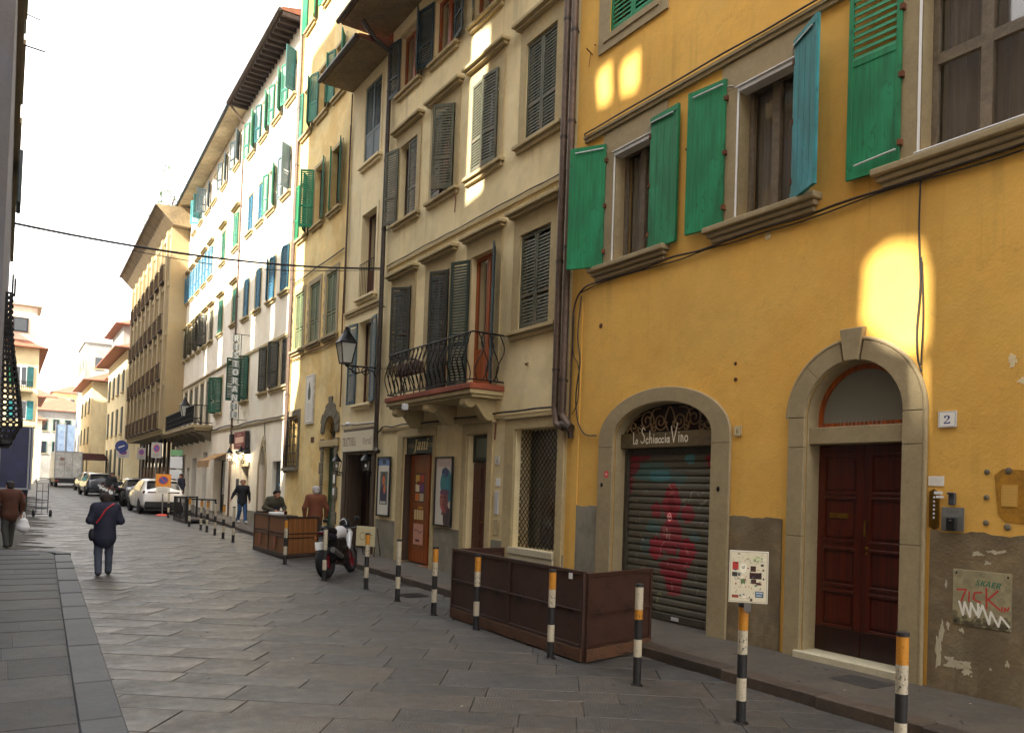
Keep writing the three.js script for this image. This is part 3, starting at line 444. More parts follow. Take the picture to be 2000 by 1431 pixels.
// ================================================================ signs on the yellow wall
{
  // shop name in brushed letters on the fascia
  const t = thing('shop_lettering', 'cream brush lettering reading Lo SchiacciaVino across the arched shop front', 'sign', [8.15 + 0.098, 0, -8.78], -Math.PI / 2);
  const tex = canvasTex(1024, 256, (c, w, h) => { c.clearRect(0, 0, w, h); c.strokeStyle = '#e6dcc2'; c.fillStyle = '#e6dcc2'; c.lineWidth = 13; c.lineCap = c.lineJoin = 'round';
    const P = (...s) => { for (const q of s) { c.beginPath(); q.forEach((p, i) => (i ? c.lineTo(p[0], p[1]) : c.moveTo(p[0], p[1]))); c.stroke(); } };
    const O = (x, y, rx, ry, a = 0, b = 6.3) => { c.beginPath(); for (let i = 0; i <= 20; i++) { const k = lerp(a, b, i / 20), px = x + rx * Math.cos(k), py = y + ry * Math.sin(k); i ? c.lineTo(px, py) : c.moveTo(px, py); } c.stroke(); };
    P([[40, 90], [44, 212], [70, 206]]); O(95, 190, 14, 24);                                   // Lo
    P([[225, 66], [200, 40], [172, 60], [184, 100], [216, 140], [214, 190], [184, 208], [160, 186]]);       // S
    O(262, 185, 20, 26, 0.6, 5.6); P([[300, 80], [300, 208]], [[300, 175], [316, 150], [332, 165], [334, 208]]);   // c h
    P([[362, 150], [362, 208]]); c.fillRect(356, 118, 12, 12); O(398, 185, 15, 24); P([[416, 158], [420, 208]]); O(456, 185, 18, 24, 0.6, 5.6); O(500, 185, 18, 24, 0.6, 5.6);  // i a c c
    P([[538, 150], [538, 208]]); c.fillRect(532, 118, 12, 12); O(576, 185, 15, 24); P([[594, 158], [598, 208]]);   // i a
    P([[622, 44], [662, 208], [712, 16]]);                                                      // V
    P([[736, 140], [736, 208]]); c.fillRect(730, 108, 12, 12); P([[768, 208], [766, 142], [790, 150], [798, 208]]); O(840, 178, 20, 30); });   // i n o
  const g = new THREE.PlaneGeometry(1.46, 0.365); g.translate(-0.04, 2.885, 0.004); const m = shad(new THREE.Mesh(g, new THREE.MeshStandardMaterial({ map: tex, transparent: true, alphaTest: 0.5, roughness: 0.6 }))); m.name = 'lettering'; t.add(m);
}
const numTile = (n, col, bg, fs = 190) => canvasTex(256, 256, (c, w, h) => { c.fillStyle = bg; c.fillRect(0, 0, w, h); c.strokeStyle = col; c.lineWidth = 6; c.strokeRect(12, 12, w - 24, h - 24); c.fillStyle = col; c.font = `bold ${fs}px serif`; c.textAlign = 'center'; c.textBaseline = 'middle'; c.fillText(n, w / 2, h / 2 + 10); });
wallSign('house_number', 'white tile with blue number 2 beside the arched door', 'number plate', -4.525, 2.87, 0.185, 0.165, numTile('2', '#2c3f7e', '#e9e6dc'), { mat: M.marble });
wallSign('house_number', 'small stone tile numbered 6 beside the arched shop front', 'number plate', -7.30, 2.87, 0.12, 0.135, numTile('6', '#5a4a3a', '#c9b88e'), { mat: M.stoneC });
wallSign('paper_notice', 'white paper notice above the brass doorbell panel', 'notice', -4.635, 2.235, 0.165, 0.10, canvasTex(128, 80, (c) => { c.fillStyle = '#e4e0d6'; c.fillRect(0, 0, 128, 80); c.fillStyle = '#aaa69c'; for (let i = 0; i < 5; i++) c.fillRect(14, 14 + i * 12, 60 + (i * 37) % 40, 2); }), { depth: 0.004, out: 0.003, mat: M.white });
{ const t = thing('doorbell_panel', 'brass doorbell panel with a column of buttons beside the arched door', 'doorbell', [8.15, 1.945, -4.645], -Math.PI / 2);
  part(t, 'plate', extr(poly([[-0.055, -0.18], [0, -0.215], [0.055, -0.18], [0.055, 0.18], [0, 0.215], [-0.055, 0.18]]), 0.016, 0.003, 0.004), M.brass);
  for (let i = 0; i < 6; i++) part(t, 'button', sph(0.0, 0.12 - i * 0.042, 0.02, 0.012, 0.012, 0.006, 10, 6), M.alu);
  part(t, 'name_label', [bx(0.0, 0.09, 0.155, 0.185, 0.021, 0.0225), bx(0.02, 0.10, 0.115, 0.14, 0.021, 0.0225)], M.white); }
{ const t = thing('key_safe', 'small grey intercom box above the FIRST plate', 'intercom', [8.15, 2.055, -4.455], -Math.PI / 2);
  part(t, 'box', cham(-0.034, 0.034, -0.062, 0.062, 0.003, 0.045, 0.012), flat(74, 78, 84, 0.4, 0.3)); part(t, 'hood', cham(-0.036, 0.036, 0.045, 0.066, 0.046, 0.07, 0.006), flat(66, 70, 76, 0.4, 0.3)); }
{ const t = thing('name_plate', 'grey metal plate reading FIRST with a black intercom camera on it', 'sign', [8.15, 1.85, -4.445], -Math.PI / 2);
  part(t, 'plate', cham(-0.115, 0.115, -0.12, 0.12, 0.021, 0.031, 0.004), flat(128, 128, 124, 0.4, 0.6));
  const g = new THREE.PlaneGeometry(0.2, 0.08); g.translate(0, 0.065, 0.0325); const m = shad(new THREE.Mesh(g, new THREE.MeshStandardMaterial({ roughness: 0.5, metalness: 0.3, map: canvasTex(256, 102, (c) => { c.fillStyle = '#80807c'; c.fillRect(0, 0, 256, 102); c.fillStyle = '#4c4c4c'; c.font = '58px serif'; c.textAlign = 'center'; c.fillText('FIRST', 128, 58); c.fillRect(70, 74, 116, 4); }) }))); m.name = 'print'; t.add(m);
  part(t, 'intercom', cham(-0.05, 0.05, -0.115, 0.02, 0.0325, 0.07, 0.014), M.black); part(t, 'lens', sph(0, -0.02, 0.07, 0.014, 0.014, 0.006, 10, 6), M.glassD); }
wallSign('paper_notice', 'faded paper pasted on the dark ochre patch of yellow wall', 'notice', -3.915, 2.10, 0.15, 0.21, canvasTex(128, 180, (c) => { c.fillStyle = '#c79b4a'; c.fillRect(0, 0, 128, 180); c.strokeStyle = '#b48638'; c.lineWidth = 3; c.strokeRect(8, 8, 112, 164); for (let i = 0; i < 6; i++) { c.beginPath(); c.moveTo(18, 30 + i * 24); c.lineTo(80 + (i * 29) % 30, 30 + i * 24); c.stroke(); } }), { depth: 0.003, out: 0.007, mat: M.ochreDark });
wallSign('utility_hatch', 'pale square utility hatch scrawled with red and white graffiti on the cement dado', 'hatch', -4.15, 1.08, 0.56, 0.55, canvasTex(512, 512, (c, w, h) => {
  c.fillStyle = '#a49a78'; c.fillRect(0, 0, w, h); for (let i = 0; i < 500; i++) { const v = rnd(); c.fillStyle = `rgba(${100 + v * 70},${94 + v * 62},${70 + v * 50},0.18)`; c.beginPath(); c.arc(rnd() * w, rnd() * h, 6 + rnd() * 32, 0, 7); c.fill(); }
  c.fillStyle = 'rgba(70,62,44,0.5)'; for (let i = 0; i < 60; i++) { c.beginPath(); c.arc(rnd() * w, h - rnd() * rnd() * 120, 8 + rnd() * 26, 0, 7); c.fill(); }
  c.lineCap = c.lineJoin = 'round'; const st = (col, lw, pts) => { c.strokeStyle = col; c.lineWidth = lw; c.beginPath(); pts.forEach((p, i) => (i ? c.lineTo(...p) : c.moveTo(...p))); c.stroke(); };
  c.font = 'italic bold 74px sans-serif'; c.fillStyle = '#2c6a52'; c.save(); c.translate(200, 130); c.rotate(0.05); c.fillText('SKAER', 0, 0); c.restore();
  const R = '#b8382c'; st(R, 16, [[40, 190], [120, 180], [80, 290]]); st(R, 15, [[150, 200], [146, 290]]); st(R, 15, [[260, 190], [200, 200], [186, 260], [250, 285]]); st(R, 16, [[300, 150], [306, 330]]); st(R, 16, [[400, 160], [316, 250], [420, 330]]); st(R, 13, [[440, 300], [436, 340]]); st(R, 13, [[460, 340], [462, 306], [486, 330], [494, 296]]);
  const W = '#e8e4d8'; st(W, 20, [[60, 300], [96, 420], [110, 300], [160, 430], [168, 300], [220, 400], [240, 330]]); st(W, 20, [[230, 300], [236, 420], [270, 310], [330, 470], [344, 360], [410, 480], [430, 390], [500, 470]]); }), { depth: 0.022, out: 0.004, mat: mott(150, 142, 112, 0.9), bolts: true });
for (const [z, y, r, c, l] of [[-9.71, 2.29, 0.055, '#d8413a', 'round red sticker on the stone jamb of the arched shop front']]) { const t = thing('sticker', l, 'sticker', [8.15 - 0.0525, y, z - 0.24], -Math.PI / 2); const g = disc(r, 0.002, 24); g.rotateX(Math.PI / 2); g.translate(0, 0, 0.0015); part(t, 'disc', g, flat(216, 62, 56, 0.5)); part(t, 'print', [bx(-0.03, 0.03, 0.004, 0.012, 0.0026, 0.0032), bx(-0.022, 0.022, -0.014, -0.006, 0.0026, 0.0032)], M.white); }

// ================================================================ CREAM BUILDING
const cre = bld('cream_building', 'cream building with grey louvred shutters, stone window hoods and an iron balcony', [8.15, -11.1], 0, 8.25, 13.85, { mat: M.cream });
{
  const b = cre, t = b.t, cols = [1.25, 3.20, 5.06, 7.07];
  // top floor: short windows, blue-grey leaves standing open
  [1.15, 3.03, 4.95, 7.0].forEach((c, i) => { const o = opening(b, c - 0.55, c + 0.55, 11.93, 13.4, { casement: M.woodO, panes: 2, recess: 0.1, bars: 0.09 }); surround(b, o, 0.10, M.stoneC, { proud: 0.02 }); leafAt(b, o, 'L', [172, 168, 30, 0][i], 'louver', i > 1 ? M.greyS : M.slateS); leafAt(b, o, 'R', [150, 170, 150, 0][i], 'louver', i > 1 ? M.greyS : M.slateS); });
  // second floor
  cols.forEach((c, i) => { const o = opening(b, c - 0.51, c + 0.51, 8.60, 10.52, { casement: M.woodF }); surround(b, o, 0.2, M.stoneC, { hood: true }); const ex = { single: i > 1 };
    leafAt(b, o, 'L', [165, 4, 3, 0][i], 'louver', M.greyS, ex); leafAt(b, o, 'R', [2, 40, 8, 0][i], 'louver', M.greyS, ex); });
  part(t, 'shutter_rope', tube([[3.9, 8.4, 0.1], [4.0, 8.3, 0.1], [3.95, 8.1, 0.08], [3.98, 7.98, 0.1]], 0.014, 14, 5), M.rust);
  part(t, 'string_course', [bx(0.25, 8.0, 7.52, 7.60, 0.002, 0.05)], M.stoneC);
  cable(b, sagline(0.2, 8.0, 7.63, 7.63, 0.03, 14, 0.012), 0.014, M.pipeD);
  // first floor: a window and three balcony doors
  { const c = cols[3], o = opening(b, c - 0.51, c + 0.51, 5.0, 6.83, { casement: M.woodF }); surround(b, o, 0.22, M.stoneC, { hood: true }); leafAt(b, o, 'L', 0, 'louver', M.greyS, { single: true }); leafAt(b, o, 'R', 0, 'louver', M.greyS, { single: true }); }
  [0, 1, 2].forEach((i) => { const c = cols[i] + (i === 2 ? 0.12 : 0), lo = i ? 4.06 : 5.0, o = opening(b, c - 0.51, c + 0.51, lo, 6.83, { casement: M.woodO, door: i > 0, rows: 1, recess: 0.12, bars: 0.08 }); surround(b, o, 0.2, M.stoneC, { hood: true, sill: !i });
    const ex = { single: true, h: 6.8 - lo }; leafAt(b, o, 'L', [0, 0, 157][i], 'louver', i === 2 ? M.greyG : M.greyD, ex); leafAt(b, o, 'R', [40, 27, 146][i], 'louver', i === 2 ? M.slateS : M.greyD, ex); });
  // balcony
  const B0 = 2.12, B1 = 6.15, zo = 0.78, bt = 4.0;
  const slab = part(t, 'balcony', [cham(B0, B1, bt - 0.11, bt, 0.002, zo, 0.015)], mott(150, 76, 48, 0.85)); slab.userData.label = 'balcony slab with terracotta edge';
  part(slab, 'cornice', [cham(B0 + 0.03, B1 - 0.03, bt - 0.20, bt - 0.112, 0.002, zo - 0.03, 0.015), cham(B0 + 0.08, B1 - 0.08, bt - 0.26, bt - 0.202, 0.002, zo - 0.09, 0.015)], M.stoneC);
  for (const x of [2.5, 4.1, 5.72]) { const P = []; P.push([0, -0.26], [zo - 0.12, -0.26], [zo - 0.10, -0.33]); for (let i = 0; i <= 10; i++) { const a = i / 10 * Math.PI * 1.1 - 0.3; P.push([zo - 0.20 + 0.10 * Math.cos(a), -0.36 - 0.07 * Math.sin(a)]); } P.push([0.42, -0.40]); for (let i = 0; i <= 8; i++) { const k = i / 8; P.push([lerp(0.38, 0.08, k), -0.44 - 0.22 * Math.sin(k * Math.PI * 0.62)]); } P.push([0, -0.62]);
    const g = new THREE.ExtrudeGeometry(poly(P), { depth: 0.24, bevelEnabled: true, bevelSize: 0.012, bevelThickness: 0.012, bevelSegments: 1 }); g.rotateY(-Math.PI / 2); g.translate(x + 0.12, bt, 0.002); part(slab, 'corbel', g, M.stoneC); }
  const rail = part(t, 'railing', [...polytube([[B0 + 0.05, bt + 0.98, 0.0], [B0 + 0.05, bt + 0.98, zo - 0.05], [B1 - 0.05, bt + 0.98, zo - 0.05], [B1 - 0.05, bt + 0.98, 0.0]], 0.018, 6), ...polytube([[B0 + 0.05, bt + 0.07, 0.0], [B0 + 0.05, bt + 0.07, zo - 0.05], [B1 - 0.05, bt + 0.07, zo - 0.05], [B1 - 0.05, bt + 0.07, 0.0]], 0.014, 6)], M.iron);
  const bal = metric((() => { const P = []; for (let i = 0; i <= 16; i++) { const k = i / 16; P.push([0.075 * Math.sin(k * Math.PI * 2.0), k * 0.92, 0.10 * Math.sin(k * Math.PI) ** 2]); } return tube(P, 0.012, 18, 5); })()); bal.userData.raw = true;
  const bal2 = metric((() => { const P = []; for (let i = 0; i <= 16; i++) { const k = i / 16; P.push([-0.075 * Math.sin(k * Math.PI * 2.0), k * 0.92, 0.10 * Math.sin(k * Math.PI) ** 2]); } return tube(P, 0.012, 18, 5); })()); bal2.userData.raw = true;
  for (let i = 0; i < 38; i++) { const x = lerp(B0 + 0.12, B1 - 0.12, i / 37); const m = part(rail, 'baluster', i % 2 ? bal : bal2, M.iron); m.position.set(x, bt + 0.06, zo - 0.05); }
  for (const [x, ry] of [[B0 + 0.05, -Math.PI / 2], [B1 - 0.05, Math.PI / 2]]) for (let i = 0; i < 5; i++) { const m = part(rail, 'baluster', i % 2 ? bal : bal2, M.iron); m.position.set(x, bt + 0.06, lerp(0.12, zo - 0.18, i / 4)); m.rotation.y = ry; }
  part(t, 'floodlight', [cham(3.3, 3.42, 3.64, 3.78, zo - 0.02, zo + 0.1, 0.02)], M.alu);
  part(t, 'balcony_things', [cham(2.3, 3.5, bt + 0.50, bt + 0.56, 0.42, 0.62, 0.01), ...[2.35, 2.65, 2.95, 3.25].map((x) => cham(x, x + 0.18, bt + 0.562, bt + 0.76, 0.43, 0.61, 0.03)), rod([2.4, bt, 0.5], [2.4, bt + 0.5, 0.5], 0.02), rod([3.4, bt, 0.5], [3.4, bt + 0.5, 0.5], 0.02)], mott(96, 72, 58, 0.9));
  // ground floor
  part(t, 'ground_cornice', [bx(0.22, 8.05, 3.36, 3.42, 0.002, 0.05)], M.stoneC);
  cable(b, [[0.1, 3.3, 0.08], ...sagline(0.4, 8.0, 3.46, 3.46, 0.06, 12, 0.02)], 0.02, M.pipeD);
  // optician's shop: recess with a sign board, a wooden door standing open and a showcase
  { const u0 = 1.62, u1 = 3.22; b.holes.push(rectPts(u0, u1, 0.1, 3.16)); part(t, 'shop_frame', extr(ringShape(rectPts(u0 - 0.30, u1 + 0.12, 0.0, 3.34), rectPts(u0, u1, 0.02, 3.16)), 0.05, 0.002, 0.008), M.stoneC);
    part(t, 'shop_reveal', [bx(u0 + 0.0, u0 + 0.02, 0.2, 2.76, -0.9, -0.02)], M.woodF);
    part(t, 'shop_floor', bx(u0, u1, 0.05, 0.17, -0.9, 0.0), mott(150, 88, 50, 0.6)); part(t, 'shop_back', bx(u0, u1, 0.17, 3.1, -1.1, -0.95), M.woodR);
    const d = part(t, 'shop_door', bx(u0 + 0.05, u0 + 1.05, 0.2, 2.74, -0.26, -0.20), M.woodO); part(d, 'door_frame', extr(ringShape(rectPts(u0 + 0.05, u0 + 1.05, 0.2, 2.74), rectPts(u0 + 0.15, u0 + 0.95, 0.5, 2.62)), 0.02, -0.199), M.woodO);
    const dt = canvasTex(256, 768, (c, w, h) => { c.fillStyle = '#8a4a18'; c.fillRect(0, 0, w, h); for (let i = 0; i < 60; i++) { c.fillStyle = `rgba(60,26,8,${0.1 + 0.2 * rnd()})`; c.fillRect(rnd() * w, 0, 1 + rnd() * 3, h); } const bl = (x, y, ww, hh, col) => { c.fillStyle = col; c.fillRect(x, y, ww, hh); };
      bl(46, 110, 170, 250, '#3a2a22'); ['#d8b048', '#c0402a', '#e0d0b0', '#6b3a80', '#d07028', '#bcae90'].forEach((q, i) => bl(56 + (i % 2) * 78, 122 + Math.floor(i / 2) * 80, 70, 66, q)); bl(84, 176, 90, 34, '#7a2a20'); bl(120, 395, 80, 18, '#c89020'); bl(50, 425, 36, 84, '#d8c08c'); bl(94, 425, 36, 84, '#d8c08c'); bl(138, 425, 36, 84, '#d8c08c'); bl(180, 425, 30, 84, '#d8c08c'); bl(46, 545, 170, 180, '#cf9a86'); c.strokeStyle = '#5c2840'; c.lineWidth = 7; c.beginPath(); c.moveTo(64, 610); c.bezierCurveTo(120, 570, 150, 660, 200, 600); c.stroke(); bl(84, 680, 70, 20, '#54242c'); });
    const pg = new THREE.PlaneGeometry(0.78, 2.1); pg.translate(u0 + 0.55, 1.55, -0.178); const pm = shad(new THREE.Mesh(pg, new THREE.MeshStandardMaterial({ map: dt, roughness: 0.4 }))); pm.name = 'sticker_panel'; d.add(pm);
    part(t, 'showcase', [bx(u0 + 1.1, u1 - 0.02, 0.2, 2.7, -0.94, -0.75), bx(u0 + 1.1, u0 + 1.15, 0.2, 2.7, -0.75, -0.4)], M.woodR);
    for (let k = 0; k < 3; k++) part(t, 'goods', [sph(u0 + 1.28, 0.55 + k * 0.14, -0.5, 0.07, 0.09, 0.07), sph(u0 + 1.42, 0.48 + k * 0.1, -0.45, 0.07, 0.07, 0.07)], [flat(170, 40, 50, 0.5), flat(150, 90, 110, 0.5), flat(90, 60, 50, 0.5)][k]); }
  // house door with a fanlight
  { const u0 = 4.8, u1 = 5.64; b.holes.push(rectPts(u0, u1, 0.1, 3.1)); part(t, 'door_frame', extr(ringShape(rectPts(u0 - 0.2, u1 + 0.2, 0.0, 3.3), rectPts(u0, u1, 0.02, 3.1)), 0.06, 0.002, 0.01), M.stoneC); part(t, 'door_head', cham(u0 - 0.26, u1 + 0.26, 3.302, 3.355, 0.002, 0.12, 0.01), M.stoneC);
    for (const [x0, x1] of [[u0, (u0 + u1) / 2 - 0.003], [(u0 + u1) / 2 + 0.003, u1]]) { const d = part(t, 'door', bx(x0, x1, 0.2, 2.52, -0.2, -0.14), M.woodR); for (const [a, c] of [[0.35, 0.95], [1.05, 1.75], [1.85, 2.4]]) part(d, 'panel', cham(x0 + 0.07, x1 - 0.07, a, c, -0.139, -0.122, 0.01), M.woodR); }
    part(t, 'door_knob', sph((u0 + u1) / 2 + 0.06, 1.3, -0.1, 0.03), M.brass);
    const f = part(t, 'fanlight', extr(ringShape(rectPts(u0, u1, 2.54, 3.1), rectPts(u0 + 0.07, u1 - 0.07, 2.62, 3.03)), 0.05, -0.16), M.greyD); part(f, 'pane', bx(u0 + 0.07, u1 - 0.07, 2.62, 3.03, -0.14, -0.132), flat(88, 102, 92, 0.25)); }
  // shop window behind an expanding lattice
  { const u0 = 6.62, u1 = 8.02; b.holes.push(rectPts(u0, u1, 0.92, 3.12)); part(t, 'shop_frame', [extr(ringShape(rectPts(u0 - 0.34, u1 + 0.2, 0.55, 3.32), rectPts(u0, u1, 0.92, 3.12)), 0.05, 0.002, 0.01), cham(u0 - 0.34, u1 + 0.2, 3.322, 3.37, 0.002, 0.09, 0.01)], M.stoneC);
    part(t, 'window_ledge', [cham(u0 - 0.02, u1 + 0.02, 0.80, 0.925, 0.053, 0.11, 0.012), cham(u0 - 0.02, u1 + 0.02, 0.70, 0.798, 0.053, 0.09, 0.012)], M.pale);
    const s = part(t, 'shop_window', [bx(u0, u1, 0.92, 3.12, -0.32, -0.30)], M.glass);
    part(s, 'display_board', [bx(u0 + 0.1, u0 + 0.62, 1.0, 2.6, -0.62, -0.6), bx(u0 + 0.8, u1 - 0.1, 1.0, 2.1, -0.72, -0.70)], M.roomW); part(s, 'display_sheet', [bx(u0 + 0.75, u0 + 1.0, 2.3, 2.6, -0.58, -0.57), bx(u0 + 0.95, u0 + 1.12, 1.05, 1.75, -0.5, -0.49)], M.white);
    const L = [], n = 12, hgt = 2.2, zz = -0.12, pit = 0.125; for (let i = -18; i < 13; i++) { const x = u0 + i * pit; const clip = (xa, ya, xb, yb) => { let t0 = 0, t1 = 1; const dx = xb - xa; if (dx) { const ta = (u0 - xa) / dx, tb = (u1 - xa) / dx; t0 = Math.max(t0, Math.min(ta, tb)); t1 = Math.min(t1, Math.max(ta, tb)); } return t0 < t1 ? [[lerp(xa, xb, t0), lerp(ya, yb, t0), zz], [lerp(xa, xb, t1), lerp(ya, yb, t1), zz]] : null; };
      for (const q of [clip(x, 0.92, x + hgt, 0.92 + hgt), clip(x + hgt, 0.92, x, 0.92 + hgt)]) if (q) L.push(rod(q[0], q[1], 0.008, 0.008, 4)); }
    part(t, 'lattice_grille', L, M.steelD ?? M.iron); }
  // painted cement base between the openings
  for (const [a, c, h] of [[0.06, 1.30, 1.12], [3.36, 4.57, 1.10], [5.86, 6.27, 1.0], [8.03, 8.24, 0.9]]) part(t, 'dado', bx(a, c, -0.2, h, 0.002, 0.02), M.cement);
  part(t, 'bell_panel', [cham(5.95, 6.08, 1.5, 1.95, 0.002, 0.03, 0.008)], M.alu); part(t, 'meter_plate', [cham(5.96, 6.10, 2.05, 2.2, 0.002, 0.02, 0.006)], M.white); part(t, 'vent_plate', [cham(5.93, 6.1, 1.1, 1.4, 0.021, 0.03, 0.006)], M.stoneC);
  part(t, 'hook', [rod([6.85, 4.35, 0.0], [7.0, 4.34, 0.04], 0.012), rod([6.0, 3.3, 0.08], [6.0, 2.95, 0.1], 0.02)], M.rust);
  downpipe(b, [[0.10, 13.8, 0.9], [0.10, 13.45, 0.55], [0.10, 13.25, 0.11], [0.10, 3.1, 0.11], [0.18, 2.9, 0.12], [0.32, 2.84, 0.12]], 0.06, M.pipeD, [5, 6.6, 8.6, 10.4, 12.2]);
  roofEdge(b, { over: 1.3, x0: -0.45, x1: 8.2, soffit: M.soffit });
  finish(b);
}
wallSign('house_number', 'white tile numbered 4 on the pier beside the brown panelled house door', 'number plate', -13.36, 2.55, 0.15, 0.17, numTile('4', '#3a3a3a', '#dedad0'), { mat: M.marble });
wallSign('shop_sign', 'dark optician sign board with gold script Jani above the open wooden shop door', 'sign', -16.95, 2.955, 1.58, 0.38, canvasTex(512, 128, (c, w, h) => { c.fillStyle = '#2c342c'; c.fillRect(0, 0, w, h); c.fillStyle = '#d8c27a'; c.textAlign = 'center'; c.font = 'italic bold 118px serif'; c.fillText('Jani', 250, 100); c.font = '44px serif'; c.fillStyle = '#a8945c'; c.fillText('FOTO', 70, 82); c.fillText('OTTICA', 420, 80); }), { depth: 0.05, out: -0.12, mat: M.black });
const portrait = (hair, skin, bg, head) => canvasTex(256, 512, (c, w, h) => { c.fillStyle = bg; c.fillRect(0, 0, w, h); c.fillStyle = head; c.fillRect(0, 0, w, 70); c.fillStyle = 'rgba(90,70,90,0.35)'; for (let i = 0; i < 9; i++) c.fillRect(30 + i * 22, 16 + (i * 7) % 9, 12, 40);
  const E = (x, y, rx, ry, col, al = 1, rot = 0) => { c.globalAlpha = al; c.fillStyle = col; c.beginPath(); for (let i = 0; i < 30; i++) { const a = i / 30 * 6.283, px = rx * Math.cos(a), py = ry * Math.sin(a), qx = x + px * Math.cos(rot) - py * Math.sin(rot), qy = y + px * Math.sin(rot) + py * Math.cos(rot); i ? c.lineTo(qx, qy) : c.moveTo(qx, qy); } c.fill(); c.globalAlpha = 1; };
  E(215, 470, 70, 90, '#4a3a40'); E(180, 440, 44, 80, '#3a2a2c', 1, 0.2); E(165, 190, 92, 112, hair); E(205, 250, 60, 90, hair); E(150, 110, 56, 40, '#2c3264', 0.9); E(120, 170, 40, 60, '#3a8a86', 0.5); for (let k = 0; k < 40; k++) E(90 + rnd() * 150, 90 + rnd() * 220, 3 + rnd() * 5, 26 + rnd() * 34, ['#125a66', '#3f9490', '#1b3f5c'][k % 3], 0.25, 0.3 * (rnd() - 0.5));
  E(138, 320, 66, 82, skin); E(150, 380, 46, 56, skin); E(176, 330, 40, 80, '#5e2c2c', 0.55); E(100, 330, 28, 60, '#b06a50', 0.5); E(150, 262, 80, 22, '#5a2f52', 0.8); E(104, 300, 18, 6, '#2c1412', 0.8); E(152, 300, 20, 6, '#2c1412', 0.8); E(122, 335, 9, 24, '#7a3c34', 0.7); E(124, 356, 14, 7, '#4a1c1c', 0.7); E(126, 384, 27, 8, '#a02c34', 0.95); E(126, 394, 24, 8, '#b8444a', 0.9); E(140, 428, 40, 14, '#4a2426', 0.6); });
wallSign('poster', 'framed eyewear poster of a face under teal hair right of the optician door', 'poster', -15.52, 1.90, 0.74, 1.46, portrait('#1f7a86', '#8c4a44', '#cfc8bc', '#cdbcb0'), { depth: 0.02, out: 0.03, frame: M.black });
wallSign('poster', 'framed poster of a figure on white left of the optician door', 'poster', -18.78, 1.96, 0.72, 1.44, canvasTex(256, 512, (c, w, h) => { c.fillStyle = '#d8d4c8'; c.fillRect(0, 0, w, h); c.fillStyle = '#6a86b4'; c.fillRect(0, 0, w, 66); c.fillStyle = '#33475e'; c.fillRect(90, 14, 80, 40); c.fillStyle = '#5a6660'; c.fillRect(46, 120, 170, 300); const E = (x, y, rx, ry, col) => { c.fillStyle = col; c.beginPath(); for (let i = 0; i < 24; i++) { const a = i / 24 * 6.283; i ? c.lineTo(x + rx * Math.cos(a), y + ry * Math.sin(a)) : c.moveTo(x + rx, y); } c.fill(); }; E(130, 170, 40, 40, '#3a2a24'); E(128, 200, 30, 46, '#c06a44'); E(130, 330, 70, 90, '#2c2a4c'); E(150, 280, 26, 40, '#c86a3c'); c.fillStyle = '#e0dccc'; for (const x of [70, 100, 130, 160]) c.fillRect(x, 390, 20, 22); }), { depth: 0.02, out: 0.03, frame: M.black });

